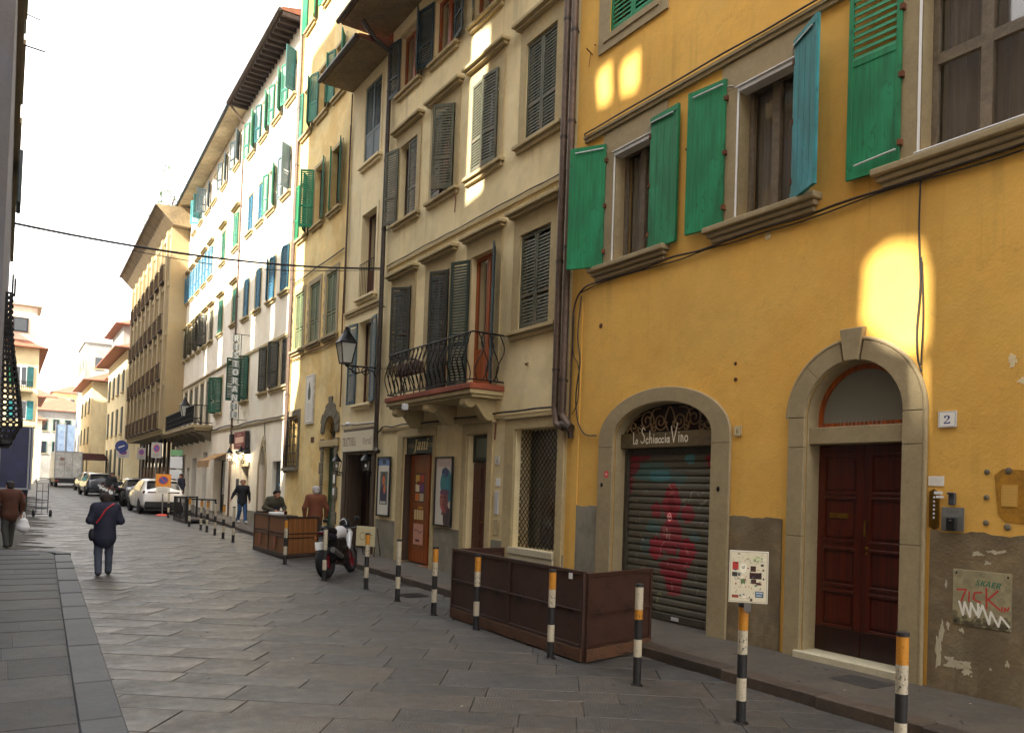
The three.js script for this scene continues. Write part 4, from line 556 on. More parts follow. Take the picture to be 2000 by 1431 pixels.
// ================================================================ NARROW CREAM HOUSE
const nar = bld('narrow_house', 'narrow cream house squeezed beside the ochre building, with a trattoria below', [8.15, -19.35], 0, 2.75, 13.4, { mat: M.cream2 });
{
  const b = nar, t = b.t;
  let o = opening(b, 0.98, 2.1, 10.85, 13.05, {}); surround(b, o, 0.1, M.cream2, { proud: 0.015 }); leafAt(b, o, 'L', 0, 'half', M.blueG); leafAt(b, o, 'R', 0, 'half', M.blueG);
  o = opening(b, 1.08, 2.1, 7.12, 9.45, { casement: M.woodR, door: true, recess: 0.2 }); surround(b, o, 0.12, M.cream2, { proud: 0.02 });
  part(t, 'window_guard', [...polytube([[1.1, 8.05, 0.05], [2.08, 8.05, 0.05]], 0.012), ...Array.from({ length: 9 }, (_, i) => rod([1.12 + i * 0.118, 7.15, 0.05], [1.12 + i * 0.118, 8.05, 0.05], 0.007))], M.iron);
  part(t, 'string_course', [cham(0.05, 2.7, 6.80, 6.88, 0.002, 0.08, 0.01), bx(0.08, 2.7, 6.72, 6.798, 0.002, 0.04)], M.stoneC);
  o = opening(b, 1.12, 2.14, 4.18, 6.45, { casement: M.woodR, recess: 0.2 }); surround(b, o, 0.08, M.cream2, { proud: 0.02 }); leafAt(b, o, 'L', 174, 'louver', M.blueG); leafAt(b, o, 'R', 172, 'louver', M.blueG);
  // trattoria front
  b.holes.push(rectPts(0.62, 2.46, 0.12, 2.84)); part(t, 'shop_frame', extr(ringShape(rectPts(0.34, 2.68, 0.0, 3.52), rectPts(0.62, 2.46, 0.12, 2.84)), 0.05, 0.002, 0.01), M.woodF);
  const s = part(t, 'shop_door', extr(ringShape(rectPts(1.0, 2.3, 0.2, 2.76), rectPts(1.08, 2.2, 0.95, 2.68)), 0.05, -0.5), M.woodF); part(s, 'pane', bx(1.08, 2.2, 0.95, 2.68, -0.48, -0.472), M.glass); part(s, 'lower_pane', bx(1.06, 2.22, 0.26, 0.93, -0.47, -0.45), M.woodB);
  part(t, 'shop_reveal', [bx(0.622, 0.99, 0.14, 2.82, -0.49, -0.46), bx(2.31, 2.458, 0.14, 2.82, -0.49, -0.46)], M.woodD); part(t, 'shop_jamb', bx(0.621, 0.64, 0.14, 2.82, -0.455, 0.001), M.woodF); part(t, 'shop_jamb', bx(2.44, 2.459, 0.14, 2.82, -0.455, 0.001), M.woodF);
  part(t, 'shop_table', [bx(1.1, 2.1, 0.75, 0.8, -1.05, -0.7), bx(1.3, 1.5, 0.8, 1.2, -1.0, -0.95)], M.woodB); part(t, 'shop_goods', [sph(1.5, 1.35, -0.9, 0.1), sph(1.85, 1.3, -0.9, 0.08), cham(1.25, 1.45, 0.82, 1.1, -0.95, -0.85, 0.02)], M.pale);
  part(t, 'alarm_lamp', [rod([0.3, 3.68, 0.06], [2.68, 3.62, 0.06], 0.012), sph(1.0, 3.64, 0.16, 0.09, 0.06, 0.09)], M.alu);
  cable(b, sagline(0.05, 2.7, 3.66, 3.60, 0.04, 6), 0.016, M.pipeD);
  roofEdge(b, { over: 0.95, y: 13.4, x0: -0.1, x1: 2.75, soffit: M.soffit, rise: 1.2 });
  finish(b);
  downpipe(b, [[0.02, 13.3, 0.06], [0.02, 6.9, 0.06]], 0.02, M.pipeD);
}
wallSign('shop_sign', 'pale fascia board lettered TRATTORIA Verdi over the shop door of the narrow house', 'sign', -20.56, 3.16, 2.26, 0.55, canvasTex(768, 192, (c, w, h) => { c.fillStyle = '#cfc6ac'; c.fillRect(0, 0, w, h); c.fillStyle = '#5e3a26'; c.save(); c.scale(0.62, 1.25); c.font = 'bold 92px serif'; c.fillText('TRATTORIA', 30, 112); c.restore(); c.font = 'italic 84px serif'; c.fillText('Verdi', 520, 132); }), { depth: 0.06, out: 0.055, mat: M.pale });
// ================================================================ OCHRE BUILDING
const D2 = Math.PI / 180, along = ([x, z], a, s) => [x + Math.sin(a * D2) * s, z - Math.cos(a * D2) * s];
const P_och = [8.15, -22.1], W_och = 5.6, P_A = along(P_och, 1.17, W_och), W_A = 8.31, P_B = along(P_A, 0.9, W_A), W_B = 16.7, P_M = along(P_B, 1.93, W_B);
const och = bld('ochre_building', 'tall flaking ochre building with green shutters and a stone plaque', P_och, 1.17, W_och, 20.5, { mat: M.ochre });
{
  const b = och, t = b.t, U = (s) => W_och - s;
  // ground floor: barred window, plaque wall, arched door in rough stones
  { const u0 = U(5.42), u1 = U(4.25), v0 = 2.55, v1 = 4.22; b.holes.push(rectPts(u0, u1, v0, v1)); const f = part(t, 'window_frame', extr(ringShape(rectPts(u0 - 0.16, u1 + 0.18, v0 - 0.14, v1 + 0.2), rectPts(u0, u1, v0, v1)), 0.03, 0.002), M.stoneD); part(f, 'sill', cham(u0 - 0.2, u1 + 0.2, v0 - 0.2, v0 - 0.08, 0.031, 0.16, 0.02), M.stoneD);
    const g = part(t, 'window_grille', Array.from({ length: 6 }, (_, i) => rod([lerp(u0, u1, (i + 0.5) / 6), v0, 0.09], [lerp(u0, u1, (i + 0.5) / 6), v1, 0.09], 0.014)), M.iron); for (let j = 0; j < 6; j++) part(g, 'crossbar', rod([u0 - 0.08, lerp(v0 + 0.12, v1 - 0.12, j / 5), 0.09], [u1 + 0.08, lerp(v0 + 0.12, v1 - 0.12, j / 5), 0.09], 0.016), M.iron);
    part(t, 'grille_pane', bx(u0, u1, v0, v1, -0.25, -0.244), M.glass); part(t, 'hook', rod([u1 + 0.1, 3.0, 0.0], [u1 + 0.5, 3.02, 0.12], 0.014), M.iron); }
  { const u0 = U(1.47), u1 = U(0.47), cx = (u0 + u1) / 2, R = 0.5, vs = 3.5; b.holes.push(archPts(u0, u1, 0.1, vs, R, 20));
    for (let i = 0; i < 9; i++) { const a0 = Math.PI * i / 9 + 0.01, a1 = Math.PI * (i + 1) / 9 - 0.01, q = 0.34 + 0.08 * (i % 2) + (i === 4 ? 0.25 : 0), P = []; for (let k = 0; k <= 3; k++) { const a = lerp(a0, a1, k / 3); P.push([cx + R * Math.cos(a), vs + R * Math.sin(a)]); } for (let k = 3; k >= 0; k--) { const a = lerp(a0, a1, k / 3); P.push([cx + (R + q) * Math.cos(a), vs + (R + q) * Math.sin(a)]); } part(t, 'arch_stone', extr(poly(P), 0.035, 0.002, 0.006), M.stoneD); }
    for (const s of [-1, 1]) for (let j = 0; j < 9; j++) { const w = j % 2 ? 0.24 : 0.36, y0 = 0.1 + j * 0.36, y1 = Math.min(y0 + 0.35, vs - 0.005); if (y1 > y0 + 0.05) part(t, 'quoin_stone', s < 0 ? cham(u0 - w, u0, y0, y1, 0.002, 0.035, 0.01) : cham(u1, u1 + Math.min(w, 0.4), y0, y1, 0.002, 0.035, 0.01), M.stoneD); }
    part(t, 'lintel', cham(u0 - 0.36, u1 + 0.36, 3.08, 3.28, -0.1, 0.055, 0.01), M.stoneC);
    part(t, 'door', [bx(u0, u1, 0.2, 3.07, -0.24, -0.18), ...[0.2, 0.5, 0.8].map((k) => bx(lerp(u0, u1, k) - 0.004, lerp(u0, u1, k) + 0.004, 0.25, 3.0, -0.179, -0.172))], M.greenDoor);
    const f = part(t, 'fanlight', extr(poly(archPts(u0, u1, 3.285, vs, R - 0.01)), 0.02, -0.24), M.glass); part(f, 'iron_rays', Array.from({ length: 7 }, (_, i) => { const a = Math.PI * (i + 0.5) / 7; return rod([cx, 3.32, -0.15], [cx + 0.46 * Math.cos(a), 3.5 + 0.44 * Math.sin(a), -0.15], 0.012); }), M.iron);
    part(t, 'notice', [bx(u1 + 0.05, u1 + 0.22, 2.0, 2.25, 0.036, 0.042), bx(u1 + 0.05, u1 + 0.2, 1.65, 1.85, 0.036, 0.042)], M.white); }
  part(t, 'hatch_plate', bx(U(2.82), U(2.5), 3.26, 3.43, 0.002, 0.012), M.rust);
  // first floor: closed olive shutters with quoined frames
  for (const [a, c] of [[5.17, 4.15], [3.48, 2.46], [1.79, 0.82]]) { const o = opening(b, U(a), U(c), 6.46, 8.40, {}); surround(b, o, 0.16, M.oliveFrame ?? M.stone, { proud: 0.025 }); leafAt(b, o, 'L', 0, 'louver', M.oliveS); leafAt(b, o, 'R', 0, 'louver', M.oliveS);
    const f = part(t, 'quoins', Array.from({ length: 10 }, (_, j) => cham(o.u0 - (j % 2 ? 0.26 : 0.18), o.u0 - 0.162, 6.46 + j * 0.2, 6.46 + j * 0.2 + 0.17, 0.002, 0.024, 0.005)), M.stone); }
  cable(b, [[0.0, 6.15, 0.06], ...sagline(0.4, 5.5, 6.18, 6.2, 0.05, 6, 0.03)], 0.022, M.rust);
  cable(b, sagline(0.1, 5.4, 8.83, 8.85, 0.05, 6, 0.02), 0.02, M.pipeD);
  // second floor: green leaves swung open
  [[5.1, 4.2, 174, 150], [3.45, 2.55, 120, 165], [1.75, 0.85, 20, 160]].forEach(([a, c, l, r]) => { const o = opening(b, U(a), U(c), 10.3, 12.22, { casement: M.woodF }); surround(b, o, 0.1, M.stoneC, { proud: 0.02 }); leafAt(b, o, 'L', l, 'louver', M.green, { single: l > 160 }); leafAt(b, o, 'R', r, 'louver', M.greenA); });
  [[5.1, 4.2, 174, 150], [3.4, 2.5, 160, 160], [1.75, 0.85, 165, 150]].forEach(([a, c, l, r]) => { const o = opening(b, U(a), U(c), 13.85, 15.45, { casement: M.woodF }); surround(b, o, 0.1, M.stoneC, { proud: 0.02 }); leafAt(b, o, 'L', l, 'half', M.greenA); leafAt(b, o, 'R', r, 'louver', M.greenA); });
  [[5.0, 4.2, 172, 165], [3.0, 2.2, 165, 160]].forEach(([a, c, l, r]) => { const o = opening(b, U(a), U(c), 17.55, 19.1, { casement: M.woodF }); surround(b, o, 0.1, M.stoneC, { proud: 0.02 }); leafAt(b, o, 'L', l, 'board', M.green); leafAt(b, o, 'R', r, 'board', M.green); });
  cable(b, [[U(0.05), 12.4, 0.05], [U(0.05), 9, 0.05], [U(0.1), 6.3, 0.05], [U(0.0), 5.2, 0.05], [U(0.02), 4.2, 0.05]], 0.02, M.rust);
  for (const dx of [0.06, 0.2]) downpipe(b, [[dx, 20, 0.09], [dx, 2.5, 0.09], [dx, 2.3, 0.06]], 0.05, M.pipe, [5, 7, 9, 11, 13, 15]);
  roofEdge(b, { over: 1.0 });
  finish(b);
}
{ const q = along(P_och, 1.17, 3.02); wallSign('stone_plaque', 'tall white marble plaque with a dark carved figure on the ochre building', 'plaque', q[1], 4.65, 0.84, 1.58, canvasTex(256, 512, (c, w, h) => { c.fillStyle = '#d6d2c8'; c.fillRect(0, 0, w, h); c.strokeStyle = '#8a847a'; c.lineWidth = 8; c.strokeRect(14, 14, w - 28, h - 28); c.fillStyle = '#3c4440'; c.beginPath(); c.moveTo(128, 70); c.quadraticCurveTo(150, 90, 146, 120); c.quadraticCurveTo(190, 170, 160, 250); c.quadraticCurveTo(128, 280, 98, 250); c.quadraticCurveTo(70, 170, 110, 120); c.quadraticCurveTo(106, 90, 128, 70); c.fill(); c.fillStyle = '#a8a49a'; for (let i = 0; i < 11; i++) c.fillRect(50 + (i * 13) % 20, 300 + i * 16, 150 - (i * 29) % 50, 4); }), { depth: 0.05, out: 0.004, mat: M.marble, x: q[0], ry: -(Math.PI / 2 + 1.17 * D2) }); }

// ================================================================ WHITE BUILDINGS
const wA = bld('white_building', 'tall white building with a hotel sign, dark timber eaves and blue and green shutters', P_A, 0.9, W_A, 18.35, { mat: M.whiteA });
{
  const b = wA, t = b.t, U = (s) => W_A - s;
  const row = (list, v0, v1, { mat, hw = 0.47, style = 'louver', sill = true, hood = false, fm = M.stoneC, cm = M.woodF }) => list.forEach(([s, l, r, m, m2]) => { const o = opening(b, U(s) - hw, U(s) + hw, v0, v1, { casement: cm }); surround(b, o, 0.09, fm, { proud: 0.018, sill, hood }); if (l !== null) leafAt(b, o, 'L', l, style, m ?? mat); if (r !== null) leafAt(b, o, 'R', r, style, m2 ?? m ?? mat); });
  row([[7.0, 168, 150, M.greenA], [5.0, 165, 155, M.tealD, M.greenA], [3.0, 168, 150, M.greenA], [1.1, 165, 120, M.greenA, M.tealD]], 15.9, 17.45, {});
  row([[6.85, 0, 0, M.blueS], [5.1, 0, 0, M.blueS], [3.4, 168, 155, M.greenA], [1.3, 172, 125, M.blueG]], 12.45, 14.05, {});
  row([[6.95, 0, 4, M.blueS], [4.95, 0, 4, M.blueS], [2.85, 20, 8, M.blueS], [1.0, 10, 12, M.blueS]], 8.85, 10.45, {});
  part(t, 'string_course', [bx(0.05, W_A - 0.1, 7.16, 7.26, 0.002, 0.05)], M.stoneC);
  row([[3.55, 0, 18, M.greyD], [1.9, 20, 30, M.greyD], [0.62, 0, 0, M.greyD]], 5.4, 7.1, { hw: 0.5 });
  { const o = opening(b, U(7.0), U(5.9), 5.3, 7.12, {}); surround(b, o, 0.08, M.stoneC, { proud: 0.018 }); leafAt(b, o, 'L', 90, 'louver', M.greenD, { w: 0.62 }); leafAt(b, o, 'L', 0, 'louver', M.greenD); leafAt(b, o, 'R', 60, 'louver', M.greenD); }
  part(t, 'string_course', [cham(0.02, W_A - 0.05, 4.20, 4.27, 0.002, 0.06, 0.008)], M.stone);
  cable(b, sagline(0.02, W_A - 0.1, 4.32, 4.32, 0.05, 8, 0.03), 0.03, M.pipeD); cable(b, [[U(3.0), 4.3, 0.04], [U(2.9), 3.9, 0.04], [U(2.75), 3.5, 0.04], [U(2.7), 3.1, 0.03]], 0.016, M.pipeD);
  // ground floor doors
  { const u0 = U(6.45), u1 = U(5.3); b.holes.push(rectPts(u0, u1, 0.15, 2.62)); part(t, 'door', bx(u0, u1, 0.2, 2.62, -0.3, -0.26), M.woodD); part(t, 'menu_board', [cham(U(7.3), U(6.9), 1.35, 2.05, 0.002, 0.04, 0.01)], M.black); part(t, 'sign_board', cham(U(6.65), U(5.15), 2.55, 2.75, 0.03, 0.06, 0.01), M.pale); part(t, 'canopy', cham(U(6.7), U(5.1), 3.05, 3.22, 0.002, 0.25, 0.02), M.black); part(t, 'box_sign', cham(U(7.95), U(7.6), 3.55, 3.95, 0.05, 0.25, 0.02), M.dark); }
  { const u0 = U(3.6), u1 = U(2.7), cx = (u0 + u1) / 2; const pt = (m) => { const P = [[u0 - m, 0.15], [u1 + m, 0.15], [u1 + m, 2.6]]; for (let i = 1; i < 8; i++) { const k = i / 8; P.push([lerp(u1 + m, cx, k), 2.6 + (0.72 + m * 1.6) * Math.sin(k * Math.PI / 2)]); } P.push([cx, 3.32 + m * 2.2]); for (let i = 7; i > 0; i--) { const k = i / 8; P.push([lerp(u0 - m, cx, k), 2.6 + (0.72 + m * 1.6) * Math.sin(k * Math.PI / 2)]); } P.push([u0 - m, 2.6]); return P; };
    b.holes.push(pt(0)); part(t, 'door_arch', extr(ringShape(pt(0.18), pt(0).map(([x, y]) => [x, Math.max(y, 0.16)])), 0.03, 0.002), M.stone); part(t, 'door', [bx(u0, u1, 0.2, 2.4, -0.25, -0.2), ...Array.from({ length: 6 }, (_, i) => cham(u0 + 0.1, u1 - 0.1, 0.4 + i * 0.33, 0.65 + i * 0.33, -0.199, -0.18, 0.01))], M.woodO); part(t, 'fanlight', bx(u0, u1, 2.42, 3.3, -0.25, -0.242), M.glass); }
  { const u0 = U(1.75), u1 = U(0.62); b.holes.push(rectPts(u0, u1, 0.15, 2.72)); const d = part(t, 'door', [bx(u0, u1, 0.2, 2.72, -0.2, -0.16), bx((u0 + u1) / 2 - 0.006, (u0 + u1) / 2 + 0.006, 0.25, 2.7, -0.159, -0.15)], flat(62, 72, 78, 0.6)); part(d, 'graffiti', [...polytube([[u0 + 0.5, 1.9, -0.14], [u0 + 0.75, 1.75, -0.14], [u0 + 0.5, 1.5, -0.14], [u0 + 0.8, 1.35, -0.14], [u0 + 0.55, 1.2, -0.14]], 0.022)], flat(70, 140, 170, 0.6)); part(t, 'bell', cham(U(0.45), U(0.35), 1.35, 1.5, 0.002, 0.03, 0.01), M.alu); }
  part(t, 'dado', [bx(U(2.5), U(1.8), -0.2, 0.9, 0.002, 0.015), bx(U(5.2), U(3.8), -0.2, 0.8, 0.002, 0.015)], M.cement);
  downpipe(b, [[0.0, 18.3, 0.7], [0.0, 17.9, 0.35], [0.0, 17.6, 0.09], [0.0, 4.4, 0.09], [0.0, 0.2, 0.09]], 0.045, M.pipe, [6, 8, 10, 12, 14]);
  roofEdge(b, { over: 0.78, rafters: 0.42, soffit: M.eaveW, x0: -0.05, x1: W_A - 0.02, y: 18.35 });
  finish(b);
}
const wB = bld('white_building', 'long white building with a row of blue shutters, pale eaves and an iron first-floor balcony', P_B, 1.93, W_B, 18.3, { mat: M.whiteB });
{
  const b = wB, t = b.t, U = (s) => W_B - s;
  const row = (list, v0, v1, { hw = 0.5, sill = true, hood = false, fm = M.stoneC } = {}) => list.forEach(([s, l, r, m, m2]) => { const o = opening(b, U(s) - hw, U(s) + hw, v0, v1, { casement: M.woodF }); surround(b, o, 0.12, fm, { proud: 0.02, sill, hood }); if (l !== null) leafAt(b, o, 'L', l, 'louver', m); if (r !== null) leafAt(b, o, 'R', r, 'louver', m2 ?? m); });
  row([[1.6, 165, 150, M.slateS], [4.6, 165, 160, M.slateS], [7.1, null, null], [9.0, 100, 160, M.slateS], [11.2, 120, 100, M.teal, M.tealD], [13.4, null, null]], 16.35, 17.7);
  row([15.2, 13.25, 11.3, 9.35, 7.4].map((s) => [s, 168, 12, M.blueS, M.blueS]).concat([[4.2, 0, 0, M.greenA], [1.2, 0, 10, M.greenA]]), 12.45, 13.95, { hood: true, hw: 0.52 });
  row([[15.3, 0, 0, M.greyS], [13.6, 30, 0, M.greyS], [11.9, 40, 0, M.greyS], [10.1, 40, 0, M.greyS], [8.3, 60, 40, M.greyD], [6.6, 0, 0, M.greyS], [4.1, 0, 8, M.greenA], [0.95, 0, 0, M.greenA]], 8.98, 10.55, { hood: true });
  part(t, 'string_course', [cham(0.0, W_B, 7.24, 7.34, 0.002, 0.07, 0.01)], M.stone);
  row([15.7, 13.9, 12.1, 10.3, 8.5, 6.7].map((s) => [s, 0, 0, M.greyS]), 4.62, 7.0, { sill: false }); row([[3.65, 30, 40, M.greenD]], 5.12, 6.78, { hw: 0.75 });
  const bt = 4.62, x0 = 0.15, x1 = U(4.95), zo = 0.95; const sl = part(t, 'balcony', [cham(x0, x1, bt - 0.14, bt, 0.002, zo, 0.015), cham(x0 + 0.1, x1 - 0.1, bt - 0.26, bt - 0.142, 0.002, zo - 0.1, 0.015)], M.stone);
  for (let i = 0; i < 7; i++) part(sl, 'corbel', extr(poly([[0, 0], [0.7, 0], [0.68, -0.12], [0.4, -0.2], [0.2, -0.45], [0, -0.5]]), 0.25).rotateY(-Math.PI / 2).translate(lerp(x0 + 0.5, x1 - 0.3, i / 6), bt - 0.262, 0.002), M.stoneD);
  const rl = part(t, 'railing', [...polytube([[x0 + 0.05, bt + 0.95, 0], [x0 + 0.05, bt + 0.95, zo - 0.06], [x1 - 0.05, bt + 0.95, zo - 0.06], [x1 - 0.05, bt + 0.95, 0]], 0.025, 6), ...polytube([[x0 + 0.05, bt + 0.1, 0], [x0 + 0.05, bt + 0.1, zo - 0.06], [x1 - 0.05, bt + 0.1, zo - 0.06], [x1 - 0.05, bt + 0.1, 0]], 0.02, 6)], M.ironB);
  { const L = []; for (let x = x0 + 0.15; x < x1 - 0.1; x += 0.14) L.push(rod([x, bt + 0.1, zo - 0.06], [x, bt + 0.95, zo - 0.06], 0.011, 0.011, 5)); for (let x = x0 + 0.3; x < x1 - 0.3; x += 0.56) { const r = new THREE.TorusGeometry(0.16, 0.014, 5, 14); r.translate(x, bt + 0.45, zo - 0.05); L.push(r); } for (let z = 0.15; z < zo; z += 0.14) L.push(rod([x1 - 0.05, bt + 0.1, z], [x1 - 0.05, bt + 0.95, z], 0.011, 0.011, 5)); part(rl, 'balusters', L, M.ironB, { kind: 'stuff' }); }
  part(t, 'string_course', [cham(x1 + 0.05, W_B, 4.24, 4.33, 0.002, 0.07, 0.01)], M.stone); cable(b, sagline(x1 + 0.05, W_B - 0.1, 4.38, 4.38, 0.06, 5, 0.03), 0.03, M.pipeD);
  // ground floor
  const door = (s0, s1, v1, mat, nm = 'door') => { const u0 = U(s0), u1 = U(s1); b.holes.push(rectPts(u0, u1, 0.2, v1)); part(t, nm, bx(u0, u1, 0.25, v1, -0.3, -0.26), mat); };
  door(7.5, 6.2, 3.35, M.greyD); door(10.8, 9.3, 3.1, M.greyD); door(14.9, 13.4, 3.0, M.greyD); door(12.6, 11.6, 2.6, M.woodD);
  { const u0 = U(4.2), u1 = U(1.5); b.holes.push(rectPts(u0, u1, 0.2, 2.9)); const s = part(t, 'roller_shutter', bx(u0 + 0.9, u1, 0.3, 2.9, -0.28, -0.25), M.shutterMetal); for (let j = 0; j < 14; j++) part(s, 'slat', bx(u0 + 0.92, u1 - 0.02, 1.3 + j * 0.11, 1.3 + j * 0.11 + 0.09, -0.249, -0.235), M.alu); part(t, 'awning', extr(poly([[0, 0.35], [0.75, -0.02], [0.75, -0.32], [0.72, -0.32], [0.70, -0.03], [0, 0.3]]), u1 - u0 + 0.2).rotateY(-Math.PI / 2).translate(u1 + 0.1, 2.85, 0.01), mott(170, 132, 84, 0.9)); }
  part(t, 'awning', extr(poly([[0, 0.3], [0.6, 0.0], [0.6, -0.2], [0.57, -0.2], [0.55, -0.02], [0, 0.25]]), 1.6).rotateY(-Math.PI / 2).translate(U(13.3), 3.05, 0.01), mott(150, 146, 128, 0.9));
  downpipe(b, [[0.12, 18.2, 0.65], [0.12, 17.8, 0.35], [0.12, 17.5, 0.1], [0.12, 4.8, 0.1]], 0.045, M.pipe, [8, 11, 14]);
  roofEdge(b, { over: 0.75, soffit: M.soffitW, gutter: M.slateS, x0: -0.05, x1: W_B - 0.02, y: 18.3 });
  finish(b);
}
// ================================================================ BROWN OFFICE BLOCK
const Mo = [P_M[0] - 1.06, P_M[1] + 1.2], W_M = 19;
const mod = bld('office_block', 'tan post-war block with narrow balconied windows over a recessed dark ground floor', Mo, 0.97, W_M, 16.95, { mat: M.modern, y0: 4.78, depth: 11 });
{
  const b = mod, t = b.t;
  const n = 8, x0 = 0.2, pit = (W_M - 0.9) / n;
  for (let r = 0; r < 4; r++) for (let i = 0; i < n; i++) {
    const c = x0 + pit * (i + 0.5), v0 = 5.0 + r * 3.0, hw = 0.62; const o = opening(b, c - hw, c + hw, v0, v0 + 2.45, { casement: M.woodD, recess: 0.28, panes: 2 });
    
    const g = part(t, 'balconet', [...polytube([[c - hw - 0.05, v0 + 0.95, 0.02], [c - hw - 0.05, v0 + 0.95, 0.22], [c + hw + 0.05, v0 + 0.95, 0.22], [c + hw + 0.05, v0 + 0.95, 0.02]], 0.03, 5), cham(c - hw - 0.08, c + hw + 0.08, v0 - 0.08, v0 - 0.01, 0.0, 0.26, 0.01)], M.bronze);
    part(g, 'bars', [0, 1, 2, 3, 4, 5, 6, 7].map((k) => rod([lerp(c - hw, c + hw, k / 7), v0 - 0.01, 0.22], [lerp(c - hw, c + hw, k / 7), v0 + 0.95, 0.22], 0.018, 0.018, 4)), M.bronze);
  }
  for (let i = 0; i <= n; i++) { const c = x0 + pit * i; part(t, 'pilaster', bx(c - 0.30, c + 0.30, 4.92, 16.9, 0.002, 0.13), M.modern); }
  for (let r = 0; r < 5; r++) part(t, 'floor_band', bx(0.02, W_M - 0.02, 4.79 + r * 3 - (r ? 0.28 : 0), 4.79 + r * 3 + 0.10 - (r ? 0.1 : 0), 0.002, 0.05), M.modernPale ?? M.stoneC);
  part(t, 'end_wall', bx(W_M - 0.002, W_M + 0.25, 4.78, 16.95, -2.5, 0.0), M.modern);
  // recessed ground floor
  part(t, 'soffit', bx(0, W_M + 0.25, 4.60, 4.775, -2.5, 0.0), M.stoneC);
  const gfm = part(t, 'shop_front', bx(0, W_M - 0.3, 0.1, 4.6, -1.5, -1.05), M.woodB);
  for (let i = 0; i < 10; i++) { part(gfm, 'pane', bx(0.3 + i * 1.8, 1.75 + i * 1.8, 2.7, 4.5, -1.049, -1.03), M.glassD); part(gfm, 'pier', bx(0.05 + i * 1.8, 0.25 + i * 1.8, 0.3, 4.59, -1.049, -0.95), M.woodF); part(gfm, 'panel', bx(0.4 + i * 1.8, 1.65 + i * 1.8, 0.5, 2.55, -1.048, -1.02), M.woodB); }
  roofEdge(b, { over: 0.95, soffit: null, tile: M.soffit, y: 16.95, rise: 1.6, drop: -0.95, x0: -0.6, x1: W_M + 0.8 });
  finish(b);
}
// roof-terrace shrubs above the office block
function leafClump(n, rx, ry, rz, s, sd) { seed = sd; const P = []; for (let i = 0; i < n; i++) { const a = rr(0, 6.283), h = rr(-1, 1), q = Math.cbrt(rnd()) * Math.sqrt(1 - h * h * 0.7), c = V(rx * q * Math.cos(a), ry * h, rz * q * Math.sin(a)), e = V(rr(-1, 1), rr(-1, 1), rr(-1, 1)).normalize().multiplyScalar(s), f = V(rr(-1, 1), rr(-1, 1), rr(-1, 1)).normalize().multiplyScalar(s * 0.6); for (const v of [c.clone().sub(e), c.clone().add(f), c.clone().add(e), c.clone().sub(e), c.clone().add(e), c.clone().sub(f)]) P.push(v.x, v.y, v.z); } const g = new THREE.BufferGeometry(); g.setAttribute('position', new THREE.BufferAttribute(new Float32Array(P), 3)); g.computeVertexNormals(); return g; }
const leafMat = new THREE.MeshPhysicalMaterial({ color: rgb(84, 104, 72), roughness: 0.9, transmission: 0.3, thickness: 0, side: THREE.DoubleSide });
[[1.0, 1.3, 1.2], [3.2, 0.9, 0.8], [6.5, 0.7, 0.8], [9.5, 1.0, 0.9], [12.5, 0.9, 1.0]].forEach(([s, h, r], i) => { const q = along(Mo, 0.97, s), t = thing('roof_shrub', ['largest wispy shrub on the roof edge of the tan block, next to the white building', 'second shrub along the roof edge of the tan block', 'small round shrub midway along the roof edge of the tan block', 'taller shrub past the middle of the tan block roof', 'shrub at the far end of the tan block roof'][i], 'shrub', [q[0] + 0.1, 17.95, q[1]], 0, 'shrubs on the roof of the tan block'); part(t, 'foliage', leafClump(260, r * 0.8, h, r * 0.9, 0.09, 50 + i).translate(0, h + 0.5, 0), leafMat); part(t, 'stem', [rod([0, 0, 0], [0.1, h, 0.05], 0.04, 0.02), rod([0.05, h * 0.5, 0], [-0.3, h * 1.4, 0.2], 0.025, 0.01), rod([0.05, h * 0.5, 0], [0.3, h * 1.5, -0.2], 0.025, 0.01), rod([0, 0.2, 0], [0.1, h * 1.7, 0.4], 0.02, 0.008)], M.woodF); part(t, 'planter', cham(-0.2, 0.2, 0, 0.3, -0.5, 0.5, 0.02), M.eaveW); });

